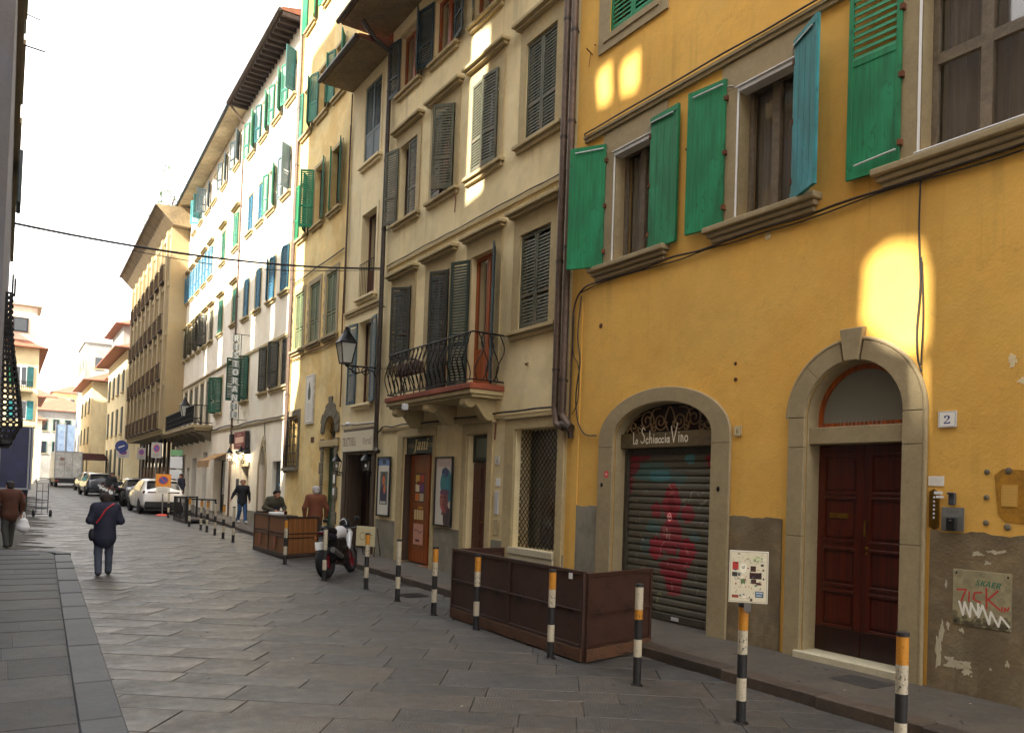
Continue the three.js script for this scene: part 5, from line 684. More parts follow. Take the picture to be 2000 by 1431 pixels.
// ================================================================ HOUSES FARTHER DOWN THE STREET
function farHouse(name, label, x0, x1, z0, z1, H, mat, { roof = 'tile', rows = [], cols = 3, side = 'W', front = 0, over = 0.6, base = 0.5, shut = M.greyS } = {}) {
  const t = thing(name, label, 'building', [x0, 0, z0], 0); const w = x1 - x0, d = z0 - z1;
  part(t, 'wall', bx(0, w, base - 0.6, H, -d, 0), mat);
  if (roof === 'tile') { const g = new THREE.ConeGeometry(1, 1, 4); const P = [[-over, H, over], [w + over, H, over], [w + over, H, -d - over], [-over, H, -d - over]], ap = H + Math.min(w, d) * 0.28, cx0 = Math.min(w, d) / 2; const r0 = w < d ? [w / 2, ap, -cx0] : [cx0, ap, -d / 2], r1 = w < d ? [w / 2, ap, -d + cx0] : [w - cx0, ap, -d / 2]; const q = []; const tri = (...v) => v.forEach((u) => q.push(...u)); if (w < d) { tri(P[0], P[1], r0); tri(P[1], P[2], r1, P[1], r1, r0); tri(P[2], P[3], r1); tri(P[3], P[0], r0, P[3], r0, r1); } else { tri(P[0], P[1], r1, P[0], r1, r0); tri(P[1], P[2], r1); tri(P[2], P[3], r0, P[2], r0, r1); tri(P[3], P[0], r0); } const bg = new THREE.BufferGeometry(); bg.setAttribute('position', new THREE.BufferAttribute(new Float32Array(q), 3)); bg.computeVertexNormals(); part(t, 'roof', [bg, bx(-over, w + over, H - 0.02, H + 0.08, -d - over, over)], M.tile); }
  else part(t, 'roof', bx(-0.2, w + 0.2, H, H + 0.3, -d - 0.2, 0.2), M.grey);
  for (const [v, h] of rows) {
    if (side) for (let i = 0; i < cols; i++) { const c = -d * (i + 0.5) / cols; const f = part(t, 'window', bx(-0.06, 0.02, v, v + h, c - 0.55, c + 0.55), shut); part(f, 'pane', bx(-0.075, -0.061, v + 0.06, v + h - 0.06, c - 0.45, c + 0.45), shut === M.greyS ? M.slateS : M.glassD); part(f, 'sill', bx(-0.16, 0, v - 0.12, v - 0.01, c - 0.7, c + 0.7), M.stoneC); }
    for (let i = 0; i < front; i++) { const c = w * (i + 0.5) / front; const f = part(t, 'window', bx(c - 0.5, c + 0.5, v, v + h, -0.02, 0.06), shut); part(f, 'pane', bx(c - 0.42, c + 0.42, v + 0.06, v + h - 0.06, 0.061, 0.075), M.glassD); part(f, 'sill', bx(c - 0.65, c + 0.65, v - 0.12, v - 0.01, 0, 0.16), M.stoneC); }
  }
  return t;
}
farHouse('far_house', 'cream house with a deep tiled eave beyond the tan block', 8.35, 20, -74, -88, 12.6, M.cream2, { rows: [[9.2, 1.9], [5.6, 2.3], [2.0, 2.4]], cols: 4, over: 1.1 });
farHouse('far_house', 'pale flat-roofed block rising behind the cream tiled-eave house', 9.6, 22, -89, -99, 17.2, M.grey, { rows: [[13.6, 1.8]], cols: 3, over: 0.8 });
farHouse('far_house', 'narrow pinkish house with grey shutters between the cream and yellow houses', 8.5, 18, -88.1, -88.9, 11.5, M.cream2, { rows: [[8.2, 1.8], [4.6, 1.9]], cols: 1, over: 0.4 });
farHouse('far_house', 'yellow house standing forward at the far end of the right-hand row', 7.9, 18, -100, -114, 12.4, M.cream2, { rows: [[9.0, 1.8], [5.6, 1.8], [2.2, 2.2]], cols: 3, front: 0, over: 1.0 });
farHouse('far_house', 'grey stepped apartment tower behind the yellow house', 9.2, 20, -130, -142, 21, M.grey, { roof: 'flat', rows: [[17.4, 1.6], [14, 1.6]], cols: 4, front: 3 });
farHouse('far_house', 'grey house with arched windows closing the end of the street', 3.0, 14, -165, -178, 13.2, M.grey, { rows: [[9.6, 2.1], [5.6, 2.1]], front: 6, side: null, shut: M.greenA });
[[2, 9, -200, 18.5, M.cream2, 'pale upper-town house behind the end of the street, left of the tower'], [9, 17, -215, 21, M.ochre, 'pinkish upper-town house behind the end of the street'], [-6, 3, -230, 17, M.cream2, 'cream upper-town house far behind the left row']].forEach(([a, c, z, h, m, l]) => farHouse('far_house', l, a, c, z, z - 9, h, m, { rows: [[h - 3, 1.6]], front: 3, side: null }));
{ const t = thing('scaffold_screen', 'tall blue scaffold screen at the end of the street', 'scaffold', [6.4, 0.9, -140]); part(t, 'screen', [bx(0, 2.6, 3.6, 8.6, 0, 0.4)], mott(122, 142, 170, 0.8)); part(t, 'poles', [0, 1.3, 2.6].map((x) => rod([x, 0, 0.45], [x, 9, 0.45], 0.06)), M.steel); part(t, 'cap_panel', bx(2.7, 3.9, 8.2, 9.8, 0, 0.4), flat(50, 90, 150, 0.7)); }
{ // left house, standing forward and sunlit
  const t = farHouse('left_house', 'cream house standing forward on the left with an attic room, red tiles and green shutters', -9, 2.45, -90, -112, 14.0, M.cream2, { rows: [], over: 0.75, side: null });
  const w = 11.45, wn = (c, v0, v1, m1, m2) => { const f = part(t, 'window', bx(c - 0.5, c + 0.5, v0, v1, -0.02, 0.05), M.white); for (const s of [-1, 1]) part(f, 'pane', bx(c + s * 0.25 - 0.19, c + s * 0.25 + 0.19, v0 + 0.1, v1 - 0.1, 0.051, 0.06), M.glassD); if (m1) part(f, 'shutter', bx(c - 1.05, c - 0.52, v0, v1, 0.01, 0.09), m1); if (m2) part(f, 'shutter', bx(c + 0.52, c + 1.05, v0, v1, 0.01, 0.09), m2); };
  wn(w - 1.45, 10.3, 12.2, M.green, M.tealD); wn(w - 3.9, 10.3, 12.2, M.green, M.green); wn(w - 1.35, 7.1, 8.9, M.teal, M.teal); wn(w - 1.4, 3.6, 5.4, M.teal, M.teal);
  const bal = part(t, 'balcony', bx(w - 2.6, w - 0.4, 9.7, 9.85, 0, 0.8), M.stone); part(bal, 'railing', [bx(w - 2.55, w - 0.45, 10.65, 10.7, 0.72, 0.78), ...Array.from({ length: 13 }, (_, i) => rod([w - 2.5 + i * 0.166, 9.85, 0.75], [w - 2.5 + i * 0.166, 10.68, 0.75], 0.025, 0.025, 4))], M.iron);
  part(t, 'string_course', bx(0, w + 0.02, 6.4, 6.55, 0, 0.08), M.stoneC);
  const at = part(t, 'attic', bx(5.5, w - 0.3, 14.2, 18.2, -6, -1.0), plaster([216, 190, 168], { vary: 0.06 })); part(at, 'attic_roof', bx(5.2, w + 0.1, 18.2, 18.4, -6.2, -0.7), M.pale); const aw = part(at, 'attic_window', bx(w - 2.3, w - 1.0, 15.6, 17.0, -1.01, -0.93), M.black); part(aw, 'pane', bx(w - 2.15, w - 1.15, 15.75, 16.85, -0.929, -0.92), M.glassD);
  part(t, 'terrace_umbrella', [new THREE.ConeGeometry(0.9, 0.5, 8).translate(w - 3.0, 16.2, -0.2), rod([w - 3.0, 14.3, -0.2], [w - 3.0, 16.2, -0.2], 0.04)], mott(70, 36, 44, 0.9));
  farHouse('left_house', 'white house farther on with a dark overhanging eave beside the cream house', -8, 3.3, -118, -134, 11.6, M.whiteA, { rows: [[8.4, 1.2]], front: 0, over: 0.9, side: null });
  farHouse('left_house', 'low white house at the far end of the left row', -8, 4.6, -140, -158, 10, M.whiteB, { rows: [[7, 1.4]], over: 0.7, side: null });
}
// ================================================================ LEFT ROW (mostly outside the picture: it shades the street)
function mass(name, label, x1, z0, z1, H, mat, { holes = [], hollow = false, y0 = -0.4, low = 9 } = {}) {
  // wall on the plane x = x1 facing the street, from z0 (near) to z1 (far)
  const t = thing(name, label, 'building', [x1, 0, z0], Math.PI / 2); const W = z0 - z1;
  const s = rectShape(0, W, y0, H); for (const h of holes) s.holes.push(new THREE.Path(h.map((p) => new THREE.Vector2(...p))));
  part(t, 'wall', extr(s, 0.3, -0.3), mat);
  if (!hollow) part(t, 'side_walls', bx(0.01, W - 0.01, y0, H - 0.01, -7, -0.31), mat); else part(t, 'side_walls', [bx(0.01, W - 0.01, y0, low, -7, -0.31)], mat);
  return t;
}
const LX = -0.08;
{ const t = mass('left_building', 'grey shuttered building along the left pavement, seen at a grazing angle', LX, -8.4, -23.5, 22.6, M.leftDark, { hollow: true, low: 12, holes: [[[-15.05, 11.85], [-15.1, 8.0], [-14.3, 8.1], [-14.22, 11.7]].map(([z, y]) => [-8.4 - (z + 2.93), y + 6.28])] });  // hollow top; hole added and shaped to let a band of sun through
  const T2 = (z) => -8.4 - z;
  for (const [z, v0, v1, o, m] of [[-11.5, 8.2, 10.2, 0.05, M.slateS], [-14.5, 8.2, 10.2, 0.07, M.blueG], [-17.5, 8.2, 10.2, 0.07, M.slateS], [-11.5, 12.2, 14.2, 0.07, M.slateS], [-14.5, 12.2, 14.2, 0.09, M.blueG], [-17.5, 12.2, 14.2, 0.09, M.slateS], [-20.5, 8.2, 10.2, 0.07, M.slateS], [-20.5, 12.2, 14.2, 0.08, M.slateS]]) { const f = part(t, 'window', bx(T2(z) - 0.5, T2(z) + 0.5, v0, v1, 0.002, 0.02), M.stone); for (const s of [-1, 1]) part(f, 'shutter', bx(T2(z) + s * 0.8 - 0.26, T2(z) + s * 0.8 + 0.26, v0, v1, 0.022, o), m); part(f, 'sill', bx(T2(z) - 1.1, T2(z) + 1.1, v0 - 0.1, v0 - 0.01, 0.002, 0.10), M.stone); }
  part(t, 'string_course', bx(0.02, 15, 7.2, 7.4, 0.002, 0.07), M.stone);
  part(t, 'shutter_hook', [rod([T2(-13.2), 11.0, 0.0], [T2(-13.2), 11.1, 0.35], 0.012), rod([T2(-15.5), 9.6, 0.0], [T2(-15.5), 9.55, 0.3], 0.012), rod([T2(-12.5), 7.7, 0.0], [T2(-12.5), 7.68, 0.32], 0.012)], M.iron);
  part(t, 'junction_box', cham(T2(-16.4), T2(-15.7), 6.5, 7.4, 0.072, 0.14, 0.02), M.slateS);
  // bellied wrought-iron window basket, leaning out at the foot
  const gl = thing('window_basket', 'dark bellied wrought-iron window basket on the left building wall', 'grille', [LX, 0, -13.2], Math.PI / 2); const L = [], wd = 1.3;
  const pr = (k) => 0.05 + 0.21 * Math.pow(Math.sin(Math.min(1, k * 1.02) * Math.PI * 0.5 + 0.02), 2.2) * (k < 0.88 ? 1 : 1 - (k - 0.88) * 5.2);   // k: 0 top, 1 foot
  const pos = (u, k) => { const e = 1 - Math.pow(Math.abs(2 * u - 1), 4); return [lerp(0, wd, u), lerp(4.5, 2.45, k), 0.02 + pr(k) * (0.9 + 0.1 * e)]; };
  for (let i = 0; i <= 12; i++) { const P = []; for (let j = 0; j <= 16; j++) P.push(pos(i / 12, j / 16)); L.push(tube(P, 0.014, 22, 5)); }
  for (let j = 0; j <= 12; j++) { const P = []; for (let i = 0; i <= 14; i++) P.push(pos(i / 14, j / 12)); L.push(tube(P, 0.014, 20, 5)); }
  part(gl, 'bars', L, M.ironB); const sc = []; for (let j = 0; j <= 26; j++) { const k = j / 26, e = pos(0, k); sc.push(rod([0, e[1], 0], e, 0.012, 0.012, 5)); for (let i = 0; i < 3; i++) { const q = lerp(0.02, e[2], (i + 0.5) / 3), r = new THREE.TorusGeometry(0.034, 0.013, 4, 10); r.rotateY(Math.PI / 2); r.translate(0, e[1] - 0.03, q); sc.push(r); } } for (let i = 0; i < 12; i++) for (let j = 1; j < 12; j++) { const q = pos((i + 0.5) / 12, (j + 0.5) / 12), r = new THREE.TorusGeometry(0.042, 0.012, 4, 10); r.translate(q[0], q[1], q[2]); sc.push(r); } part(gl, 'rosettes', sc, M.ironB, { kind: 'stuff' }); part(gl, 'sill', cham(-0.02, wd + 0.02, 2.36, 2.46, 0, 0.17, 0.04), M.ironB);
  part(gl, 'crest', [...Array.from({ length: 5 }, (_, i) => new THREE.TorusGeometry(0.07, 0.014, 5, 12).translate(0.65 + 0.02 * i, 4.6 + i * 0.06, 0.08 + 0.03 * (i % 2)))], M.ironB);
}
{ // unseen walls added opposite to shade the street, holes shaped to pass sun patches
  const Z0 = 18, toU = (z) => Z0 - (z + 3.46), R = 7.42, H = (pts) => pts.map(([z, y]) => [toU(z), y + R]);
  mass('added_corner_building', 'tall hollow grey building added out of view, its holes shaped to pass sun patches', -1.6, Z0, -8.2, 18.6, M.leftWall, { hollow: true, holes: [
    H([[-5.52, 4.78], [-5.56, 3.95], [-5.25, 3.60], [-4.98, 3.48], [-4.74, 3.64], [-4.74, 4.5], [-4.84, 4.88], [-5.18, 4.95]]), H([[-4.93, 3.45], [-4.84, 2.42], [-4.74, 2.42], [-4.76, 3.62]]),
    H([[-10.66, 9.12], [-10.56, 8.38], [-10.12, 8.28], [-10.19, 9.16]]), H([[-10.04, 9.02], [-9.96, 8.32], [-9.47, 8.22], [-9.49, 9.04]])] });
  mass('added_row_house', 'hollow grey house added out of view on the left, slits shaped to pass sun streaks', -5.2, -23.52, -46, 20.6, M.leftWall, { hollow: true, low: 10, holes: [[-30.55, -30.05, 7.3, 9.6], [-33.6, -33.0, 7.35, 9.0], [-40.4, -39.4, 7.4, 9.2], [-44.0, -43.5, 7.5, 9.0]].map(([a, c, y0, y1]) => [[a, y0], [c, y0], [c, y1], [a, y1]].map(([z, y]) => [-23.52 - (z + 4.8), y + 10.25])) });
  mass('added_row_house', 'last grey house added out of view on the left to shade the far street', -2.3, -68.02, -84, 19, M.leftWall);
  mass('added_row_house', 'taller grey house added out of view on the left to shade the tan block', -2.3, -46.02, -68, 23, M.leftWall);
}
// ================================================================ GROUND
const setting = (name, geo, mat) => { const m = part(scene, name, geo, mat); m.userData.kind = 'structure'; return m; };
function strip(zs, xl, xr, yo, uvs = 1) {   // a sheet that follows the street's slope
  const P = [], I = []; zs.forEach((z) => { P.push(xl(z), gz(z) + yo, z, xr(z), gz(z) + yo, z); }); for (let i = 0; i + 1 < zs.length; i++) { const a = i * 2; I.push(a, a + 1, a + 2, a + 1, a + 3, a + 2); }
  const g = new THREE.BufferGeometry(); g.setAttribute('position', new THREE.BufferAttribute(new Float32Array(P), 3)); g.setIndex(I); g.computeVertexNormals(); return g;
}
const zr = (a, c, st) => { const L = []; for (let z = a; z > c; z -= st) L.push(z); L.push(c); return L; };
const stoneTex = (c, v) => dtex(512, 512, (x, y, o) => { const k = 1 + v * (nz(N1, x, y) - 0.5) + v * 0.7 * (nz(N3, x, y) - 0.5) + v * 0.6 * (nz(N4, x, y) - 0.5), w = 7 * (nz(N2, x + 50, y) - 0.5); o[0] = c[0] * k + w; o[1] = c[1] * k; o[2] = c[2] * k - w; }, true, [0.6, 0.6]);
// tooled grooves, worn away in places
const tooled = dtex(512, 512, (x, y, o) => { const w = sst(0.42, 0.6, nz(N2, x, y)), s = 0.5 + 0.5 * Math.sin((x + 18 * nz(N3, x, y)) / 512 * Math.PI * 2 * 34); const v = 0.5 * (0.55 + 0.45 * s * w) + 0.3 * nz(N2, x + 99, y) + 0.2 * nz(N4, x, y); o[0] = o[1] = o[2] = 255 * v; }, false, [1.0, 1.0]);
const roughTex = dtex(512, 512, (x, y, o) => { const v = 0.50 + 0.42 * (nz(N2, x, y) - 0.25) + 0.2 * (nz(N3, x, y) - 0.5); o[0] = o[1] = o[2] = 255 * clamp(v, 0.28, 0.8); }, false, [0.35, 0.35]);
const slabMats = [[69, 66, 62], [72, 69, 65], [65, 63, 60], [73, 69, 64], [68, 67, 65]].map((c) => new THREE.MeshStandardMaterial({ map: stoneTex(c, 0.42), bumpMap: tooled, bumpScale: 0.007, roughness: 1, roughnessMap: roughTex }));
const joint = mott(58, 55, 51, 0.95, 0, 0.004);
setting('ground', strip([60, 20, ...zr(-6, -100, 4), -420], () => -160, () => 160, -0.06), mott(96, 90, 84, 0.9));
const road = setting('road', strip([14, ...zr(-6, -94, 2), -165], () => -2.29, (z) => (z < -50 ? 9.0 : 8.0), -0.018), joint);
{ // stone slabs in skewed courses
  seed = 4242;
  const ang = 0.62, ca = Math.cos(ang), sa = Math.sin(ang), list = []; const rowW = [0.42, 0.62, 0.46, 0.7, 0.38, 0.54]; let v = -70, r = 0;
  while (v < 20) { const w = rowW[r++ % 6] * rr(0.94, 1.06); let u = -60 + rr(0, 1); while (u < 60) { const l = rr(0.5, 1.6); const cu = u + l / 2, cv = v + w / 2, x = cu * ca - cv * sa + 4, z = cu * sa + cv * ca - 8; if (x > 0.2 && x < 7.3 && z < 1 && z > -58) list.push({ x, z, l, w }); u += l; } v += w; }
  const slab = (l, w) => { const c = 0.007, h = 0.06, L = l / 2 - 0.003, W = w / 2 - 0.003, j = () => rr(-0.006, 0.006); const T0 = [[-L + c + j(), -W + c + j()], [L - c + j(), -W + c + j()], [L - c + j(), W - c + j()], [-L + c + j(), W - c + j()]], B = [[-L, -W], [L, -W], [L, W], [-L, W]]; const q = [], t = (...a) => a.forEach((p) => q.push(...p)); const T = T0.map(([x, z]) => [x, 0, z]), E = B.map(([x, z]) => [x, -0.006, z]), D = B.map(([x, z]) => [x, -h, z]); t(T[0], T[2], T[1], T[0], T[3], T[2]); for (let i = 0; i < 4; i++) { const k = (i + 1) % 4; t(T[i], T[k], E[k], T[i], E[k], E[i], E[i], E[k], D[k], E[i], D[k], D[i]); } const g = new THREE.BufferGeometry(); g.setAttribute('position', new THREE.BufferAttribute(new Float32Array(q), 3)); g.computeVertexNormals(); return metric(g); };
  const vis = (s) => { const d = V(s.x, gz(s.z), s.z).sub(EYE), zc = d.dot(fwd); if (zc < 1) return 0; const px = CX + F * d.dot(rgt) / zc, py = CY - F * d.dot(upv) / zc; return px > -60 && px < 2060 && py < 1500 ? s.l * s.w / (zc * zc) * (2 / zc) : 0; };
  list.forEach((s) => { s.k = vis(s); }); list.sort((a, c) => c.k - a.k);
  const rest = [[], [], [], [], []];
  list.forEach((s, i) => { const g = slab(s.l, s.w), m = Math.floor(rnd() * 5), y = gz(s.z) + rr(-0.0025, 0.0025), sl = (gz(s.z - 0.5) - gz(s.z + 0.5)); const q = rnd() < 0.1 ? 2.6 : 1, tx = sl + q * rr(-0.005, 0.005), tz = q * rr(-0.0035, 0.0035);
    if (s.x < 1.0 + 0.036 * (-s.z - 6.5) - 0.9) return;
    if (i < 300 && s.k > 0) { const o = part(road, 'paving_slab', Object.assign(g, { userData: { raw: true } }), slabMats[m]); o.position.set(s.x, y, s.z); o.rotation.set(tx, -ang, tz, 'XYZ'); }
    else if (s.k > 0 || s.z > -20) { g.rotateY(-ang); g.rotateX(tx); g.translate(s.x, y, s.z); rest[m].push(g); } });
  rest.forEach((L, m) => { if (L.length) { const o = part(road, 'paving', mergeGeometries(L), slabMats[m], { kind: 'stuff' }); } });
  const farPave = part(road, 'far_paving', strip(zr(-57, -165, 3), () => -2.2, () => 8.9, -0.004), slabMats[1]);
}
// right-hand pavement with its kerb stones
const kx = (z) => { const s = -z; return s < 13 ? lerp(6.62, 6.88, clamp((s - 3) / 10)) : s < 26 ? lerp(6.88, 6.96, (s - 13) / 13) : lerp(6.96, 7.35, clamp((s - 26) / 10)); };
const asphalt = new THREE.MeshStandardMaterial({ map: stoneTex([76, 69, 60], 0.3), bumpMap: grainBump, bumpScale: 0.006, roughness: 0.85 });
const asphaltL = new THREE.MeshStandardMaterial({ map: stoneTex([58, 59, 61], 0.34), bumpMap: grainBump, bumpScale: 0.008, roughness: 0.8 });
{ const zs = [8, ...zr(-3, -72, 1)]; const p = setting('pavement_right', [strip(zs, (z) => kx(z) + 0.22, () => 9.4, 0.118)], asphalt);
  const kerbM = [[66, 54, 43], [60, 50, 41], [74, 62, 51]].map((c) => new THREE.MeshStandardMaterial({ map: stoneTex(c, 0.4), bumpMap: grainBump, bumpScale: 0.006, roughness: 0.75 })); seed = 99;
  for (let z = 0.5; z > -50;) { const L = rr(0.75, 1.25), zc = z - L / 2, x = kx(zc), g = cham(x, x + 0.24, gz(zc) - 0.05, gz(zc) + 0.122 + rr(-0.004, 0.004), z - L + 0.006, z, 0.018); part(p, 'kerb_stone', g, kerbM[Math.floor(rnd() * 3)]); z -= L; }
  part(p, 'manhole_cover', [cham(7.45, 7.85, 0.115, 0.124, -5.35, -4.85, 0.003)], mott(70, 66, 62, 0.7, 0.3)); }
// left-hand pavement, wide smooth kerb, rounded corner
{ const kl = (z) => 0.84 + 0.034 * (-z - 6.5), zE = -21.3; const zs = [8, ...zr(-2, zE, 0.5)];
  const inner = (z) => { const e = z - zE, R = 0.75; return kl(z) - 0.30 - (e < R ? R - Math.sqrt(Math.max(0, R * R - (R - e) * (R - e))) : 0); };
  const p = setting('pavement_left', [strip(zs, () => -1.62, inner, 0.118)], asphaltL); { seed = 77; const tone = [[60, 61, 63], [55, 56, 58], [64, 64, 65]].map((c) => new THREE.MeshStandardMaterial({ map: stoneTex(c, 0.36), bumpMap: tooled, bumpScale: 0.004, roughness: 0.78 })); for (let z = -2.2, i = 0; z > zE + 0.9; i++) { const L = rr(0.62, 0.98), xr = Math.min(inner(z), inner(z - L)) - 0.006, y = gz(z - L / 2) + 0.1235 + rr(-0.0015, 0.0015), xm = rr(-0.2, 0.25); for (const [a, c] of [[-1.6, xm - 0.003], [xm + 0.003, xr]]) { const s = part(p, 'paving_slab', cham(a, c, y - 0.04, y, z - L + 0.004, z - 0.004, 0.005), tone[Math.floor(rnd() * 3)]); } z -= L; } }
  part(p, 'edge', [strip([zE, zE - 0.004], () => -1.62, inner, 0.116)], asphaltL);
  const km = [[58, 61, 66], [55, 58, 63], [61, 63, 67]].map((c) => new THREE.MeshStandardMaterial({ map: stoneTex(c, 0.26), bumpMap: grainBump, bumpScale: 0.004, roughness: 0.7 })); seed = 31;
  for (let z = -2; z > zE + 0.95;) { const L = rr(1.0, 1.9), z1 = Math.max(z - L, zE + 0.8), x0 = kl(z), x1 = kl(z1), y = gz((z + z1) / 2); const g = extr(poly([[x0 - 0.296, -z], [x0 + 0.02, -z], [x1 + 0.02, -z1 - 0.012], [x1 - 0.296, -z1 - 0.012]]), 0.16, 0, 0.012); g.rotateX(-Math.PI / 2); g.translate(0, y - 0.04, 0); part(p, 'kerb_stone', g, km[Math.floor(rnd() * 3)]); z = z1; }
  // the curved end stones
  { const R = 0.75, zc = zE + R + 0.02; for (let i = 0; i < 3; i++) { const P = [], a0 = i * Math.PI / 6, a1 = (i + 1) * Math.PI / 6 - 0.012, cx = kl(zE) - 0.30 - R; for (let k = 0; k <= 6; k++) { const a = lerp(a0, a1, k / 6); P.push([cx + (R + 0.02) * Math.cos(a), (R + 0.02) * Math.sin(a)]); } for (let k = 6; k >= 0; k--) { const a = lerp(a0, a1, k / 6); P.push([cx + (R + 0.31) * Math.cos(a), (R + 0.31) * Math.sin(a)]); } const g = extr(poly(P), 0.16, 0, 0.01); g.rotateX(-Math.PI / 2); g.translate(0, gz(zE) - 0.04, zc); part(p, 'kerb_stone', g, km[i]); }
    const cx = kl(zE) - 0.30 - R; for (let x = cx - 0.01, i = 0; x > -1.2; x -= 1.0, i++) part(p, 'kerb_stone', cham(x - 0.99, x, gz(zE) - 0.04, gz(zE) + 0.12, zE - 0.31, zE - 0.005, 0.012), km[i % 3]); }
}
// ================================================================ BOLLARDS
{ const band = { y: scuffed(206, 140, 36), w: scuffed(204, 196, 178), k: scuffed(36, 35, 37) };
  const list = [[5.60, -3.41, 'y', 'yellow-topped striped bollard beside the graffiti hatch, next to the street door'], [5.61, -4.91, 'y', 'striped bollard that carries the sticker-covered board'], [5.67, -6.36, 's', 'striped bollard with a torn black and white sticker, at the brown screen corner'], [5.60, -7.83, 'y', 'striped bollard in front of the near end of the brown screen'], [5.70, -9.79, 'y', 'striped bollard in front of the far end of the brown screen'], [5.71, -11.12, 'y', 'striped bollard between the brown screen and the optician door'], [5.77, -12.61, 'p', 'striped bollard with a pale top facing the optician door'], [5.82, -14.14, 'p', 'scuffed striped bollard beside the motorcycle front'], [5.50, -15.55, 'p', 'scuffed striped bollard right behind the motorcycle'], [5.62, -18.6, 'p', 'scuffed striped bollard in front of the wooden screen'], [5.82, -24.47, 'p', 'striped bollard with an orange middle band in front of the wooden screen end'], [5.82, -25.75, 'y', 'second striped bollard past the wooden screen'], [5.87, -27.14, 'p', 'third striped bollard past the wooden screen, pale all over'], [5.89, -28.45, 'p', 'fourth striped bollard past the wooden screen'], [5.88, -29.39, 'y', 'fifth striped bollard past the wooden screen'], [5.80, -31.04, 'y', 'striped bollard at the corner of the black metal fence'], [5.98, -36.6, 'p', 'striped bollard beside the no-parking sign']];
  list.forEach(([x, z, k, label], i) => { const t = thing('bollard', label, 'bollard', [x, gz(z), z], rr(0, 6), 'striped bollards along the right kerb'); const r = 0.043, seg = (c, y0, y1) => part(t, 'band', new THREE.CylinderGeometry(r, r, y1 - y0, 14).translate(0, (y0 + y1) / 2, 0), band[c]);
    const L = k === 'y' ? [['k', 0, 0.20], ['w', 0.20, 0.40], ['k', 0.40, 0.61], ['w', 0.61, 0.82], ['y', 0.82, 1.03]] : k === 's' ? [['k', 0, 0.30], ['w', 0.30, 0.48], ['k', 0.48, 0.69], ['y', 0.69, 0.79], ['w', 0.79, 1.04]] : [['k', 0, 0.22], ['w', 0.22, 0.42], ['k', 0.42, 0.62], ['w', 0.62, 0.84], [i % 2 ? 'y' : 'w', 0.84, 1.03]];
    L.forEach((s) => seg(...s)); part(t, 'cap', [new THREE.CylinderGeometry(r + 0.003, r + 0.003, 0.03, 14).translate(0, 1.04, 0), sph(0, 1.05, 0, r, 0.012, r, 14, 6)], band.k); part(t, 'base_plate', new THREE.CylinderGeometry(r + 0.012, r + 0.03, 0.02, 14).translate(0, 0.005, 0), M.iron);
    if (k === 's') part(t, 'sticker', Array.from({ length: 26 }, () => { const a = rr(0, 1.9) + 3.6, y = rr(0.86, 1.02); return bx(-0.008, 0.008, -0.008, 0.008, 0, 0.002).translate(0, 0, r).rotateY(a).translate(0, y, 0); }), band.k); });
  const t = thing('sticker_board', 'white board covered in stickers and scrawl fixed on a bollard', 'sign', [5.60, 0, -4.86], -0.62 - 0.2); // the board's back is to the wall
  part(t, 'board', cham(-0.165, 0.165, 1.075, 1.53, 0.055, 0.062, 0.002), M.white);
  const bt = canvasTex(512, 700, (c, w, h) => { c.fillStyle = '#d3c9ae'; c.fillRect(0, 0, w, h); c.strokeStyle = '#6a6458'; c.lineWidth = 4; c.strokeRect(14, 14, w - 28, h - 28); const B = (x, y, ww, hh, col) => { c.fillStyle = col; c.fillRect(x, y, ww, hh); }; B(40, 150, 80, 110, '#b03028'); B(36, 290, 72, 60, '#2a2a28'); B(280, 200, 72, 76, '#3a2012'); B(270, 290, 160, 84, '#2c1010'); B(290, 380, 70, 60, '#3a1414'); B(360, 420, 60, 36, '#4a1014'); B(40, 600, 90, 40, '#8c3a22'); B(350, 540, 110, 84, '#3f5468'); B(362, 552, 86, 20, '#a8b8c4'); B(366, 590, 70, 16, '#a8b8c4');
    const E = (x, y, rx, ry, col) => { c.fillStyle = col; c.beginPath(); for (let i = 0; i < 26; i++) { const a = i / 26 * 6.283; i ? c.lineTo(x + rx * Math.cos(a), y + ry * Math.sin(a)) : c.moveTo(x + rx, y); } c.fill(); }; E(185, 235, 46, 66, '#e6e0cc'); E(168, 220, 8, 16, '#333'); E(196, 214, 8, 20, '#333'); E(185, 420, 32, 44, '#5c7040'); E(360, 110, 56, 40, '#c4c89c'); E(300, 660, 18, 20, '#3a3022'); E(130, 330, 14, 14, '#4a4438'); E(450, 250, 12, 14, '#4a4438'); E(455, 370, 12, 14, '#33302a');
    for (let i = 0; i < 46; i++) { const q = ['#8a3a2c', '#3a3a36', '#e8e0cc', '#56704a', '#44566a', '#b89a5a', '#2c2420', '#c8c0a8'][i % 8]; c.globalAlpha = 0.85; B(30 + rnd() * 420, 30 + rnd() * 620, 8 + rnd() * 34, 6 + rnd() * 26, q); c.globalAlpha = 1; }
    c.lineCap = 'round'; for (const [col, n] of [['#5c7a50', 22], ['#b84a32', 18], ['#5a5448', 26]]) for (let i = 0; i < n; i++) { c.strokeStyle = col; c.lineWidth = 2 + rnd() * 4; c.beginPath(); const x = 40 + rnd() * 430, y = col === '#5c7a50' ? 40 + rnd() * 130 : 60 + rnd() * 600; c.moveTo(x, y); c.quadraticCurveTo(x + 30 * (rnd() - 0.5), y + 50 * (rnd() - 0.5), x + 70 * (rnd() - 0.5), y + 60 * (rnd() - 0.5)); c.stroke(); } });
  const g = new THREE.PlaneGeometry(0.325, 0.45); g.translate(0, 1.3025, 0.0635); const m = shad(new THREE.Mesh(g, new THREE.MeshStandardMaterial({ map: bt, roughness: 0.6 }))); m.name = 'print'; t.add(m);
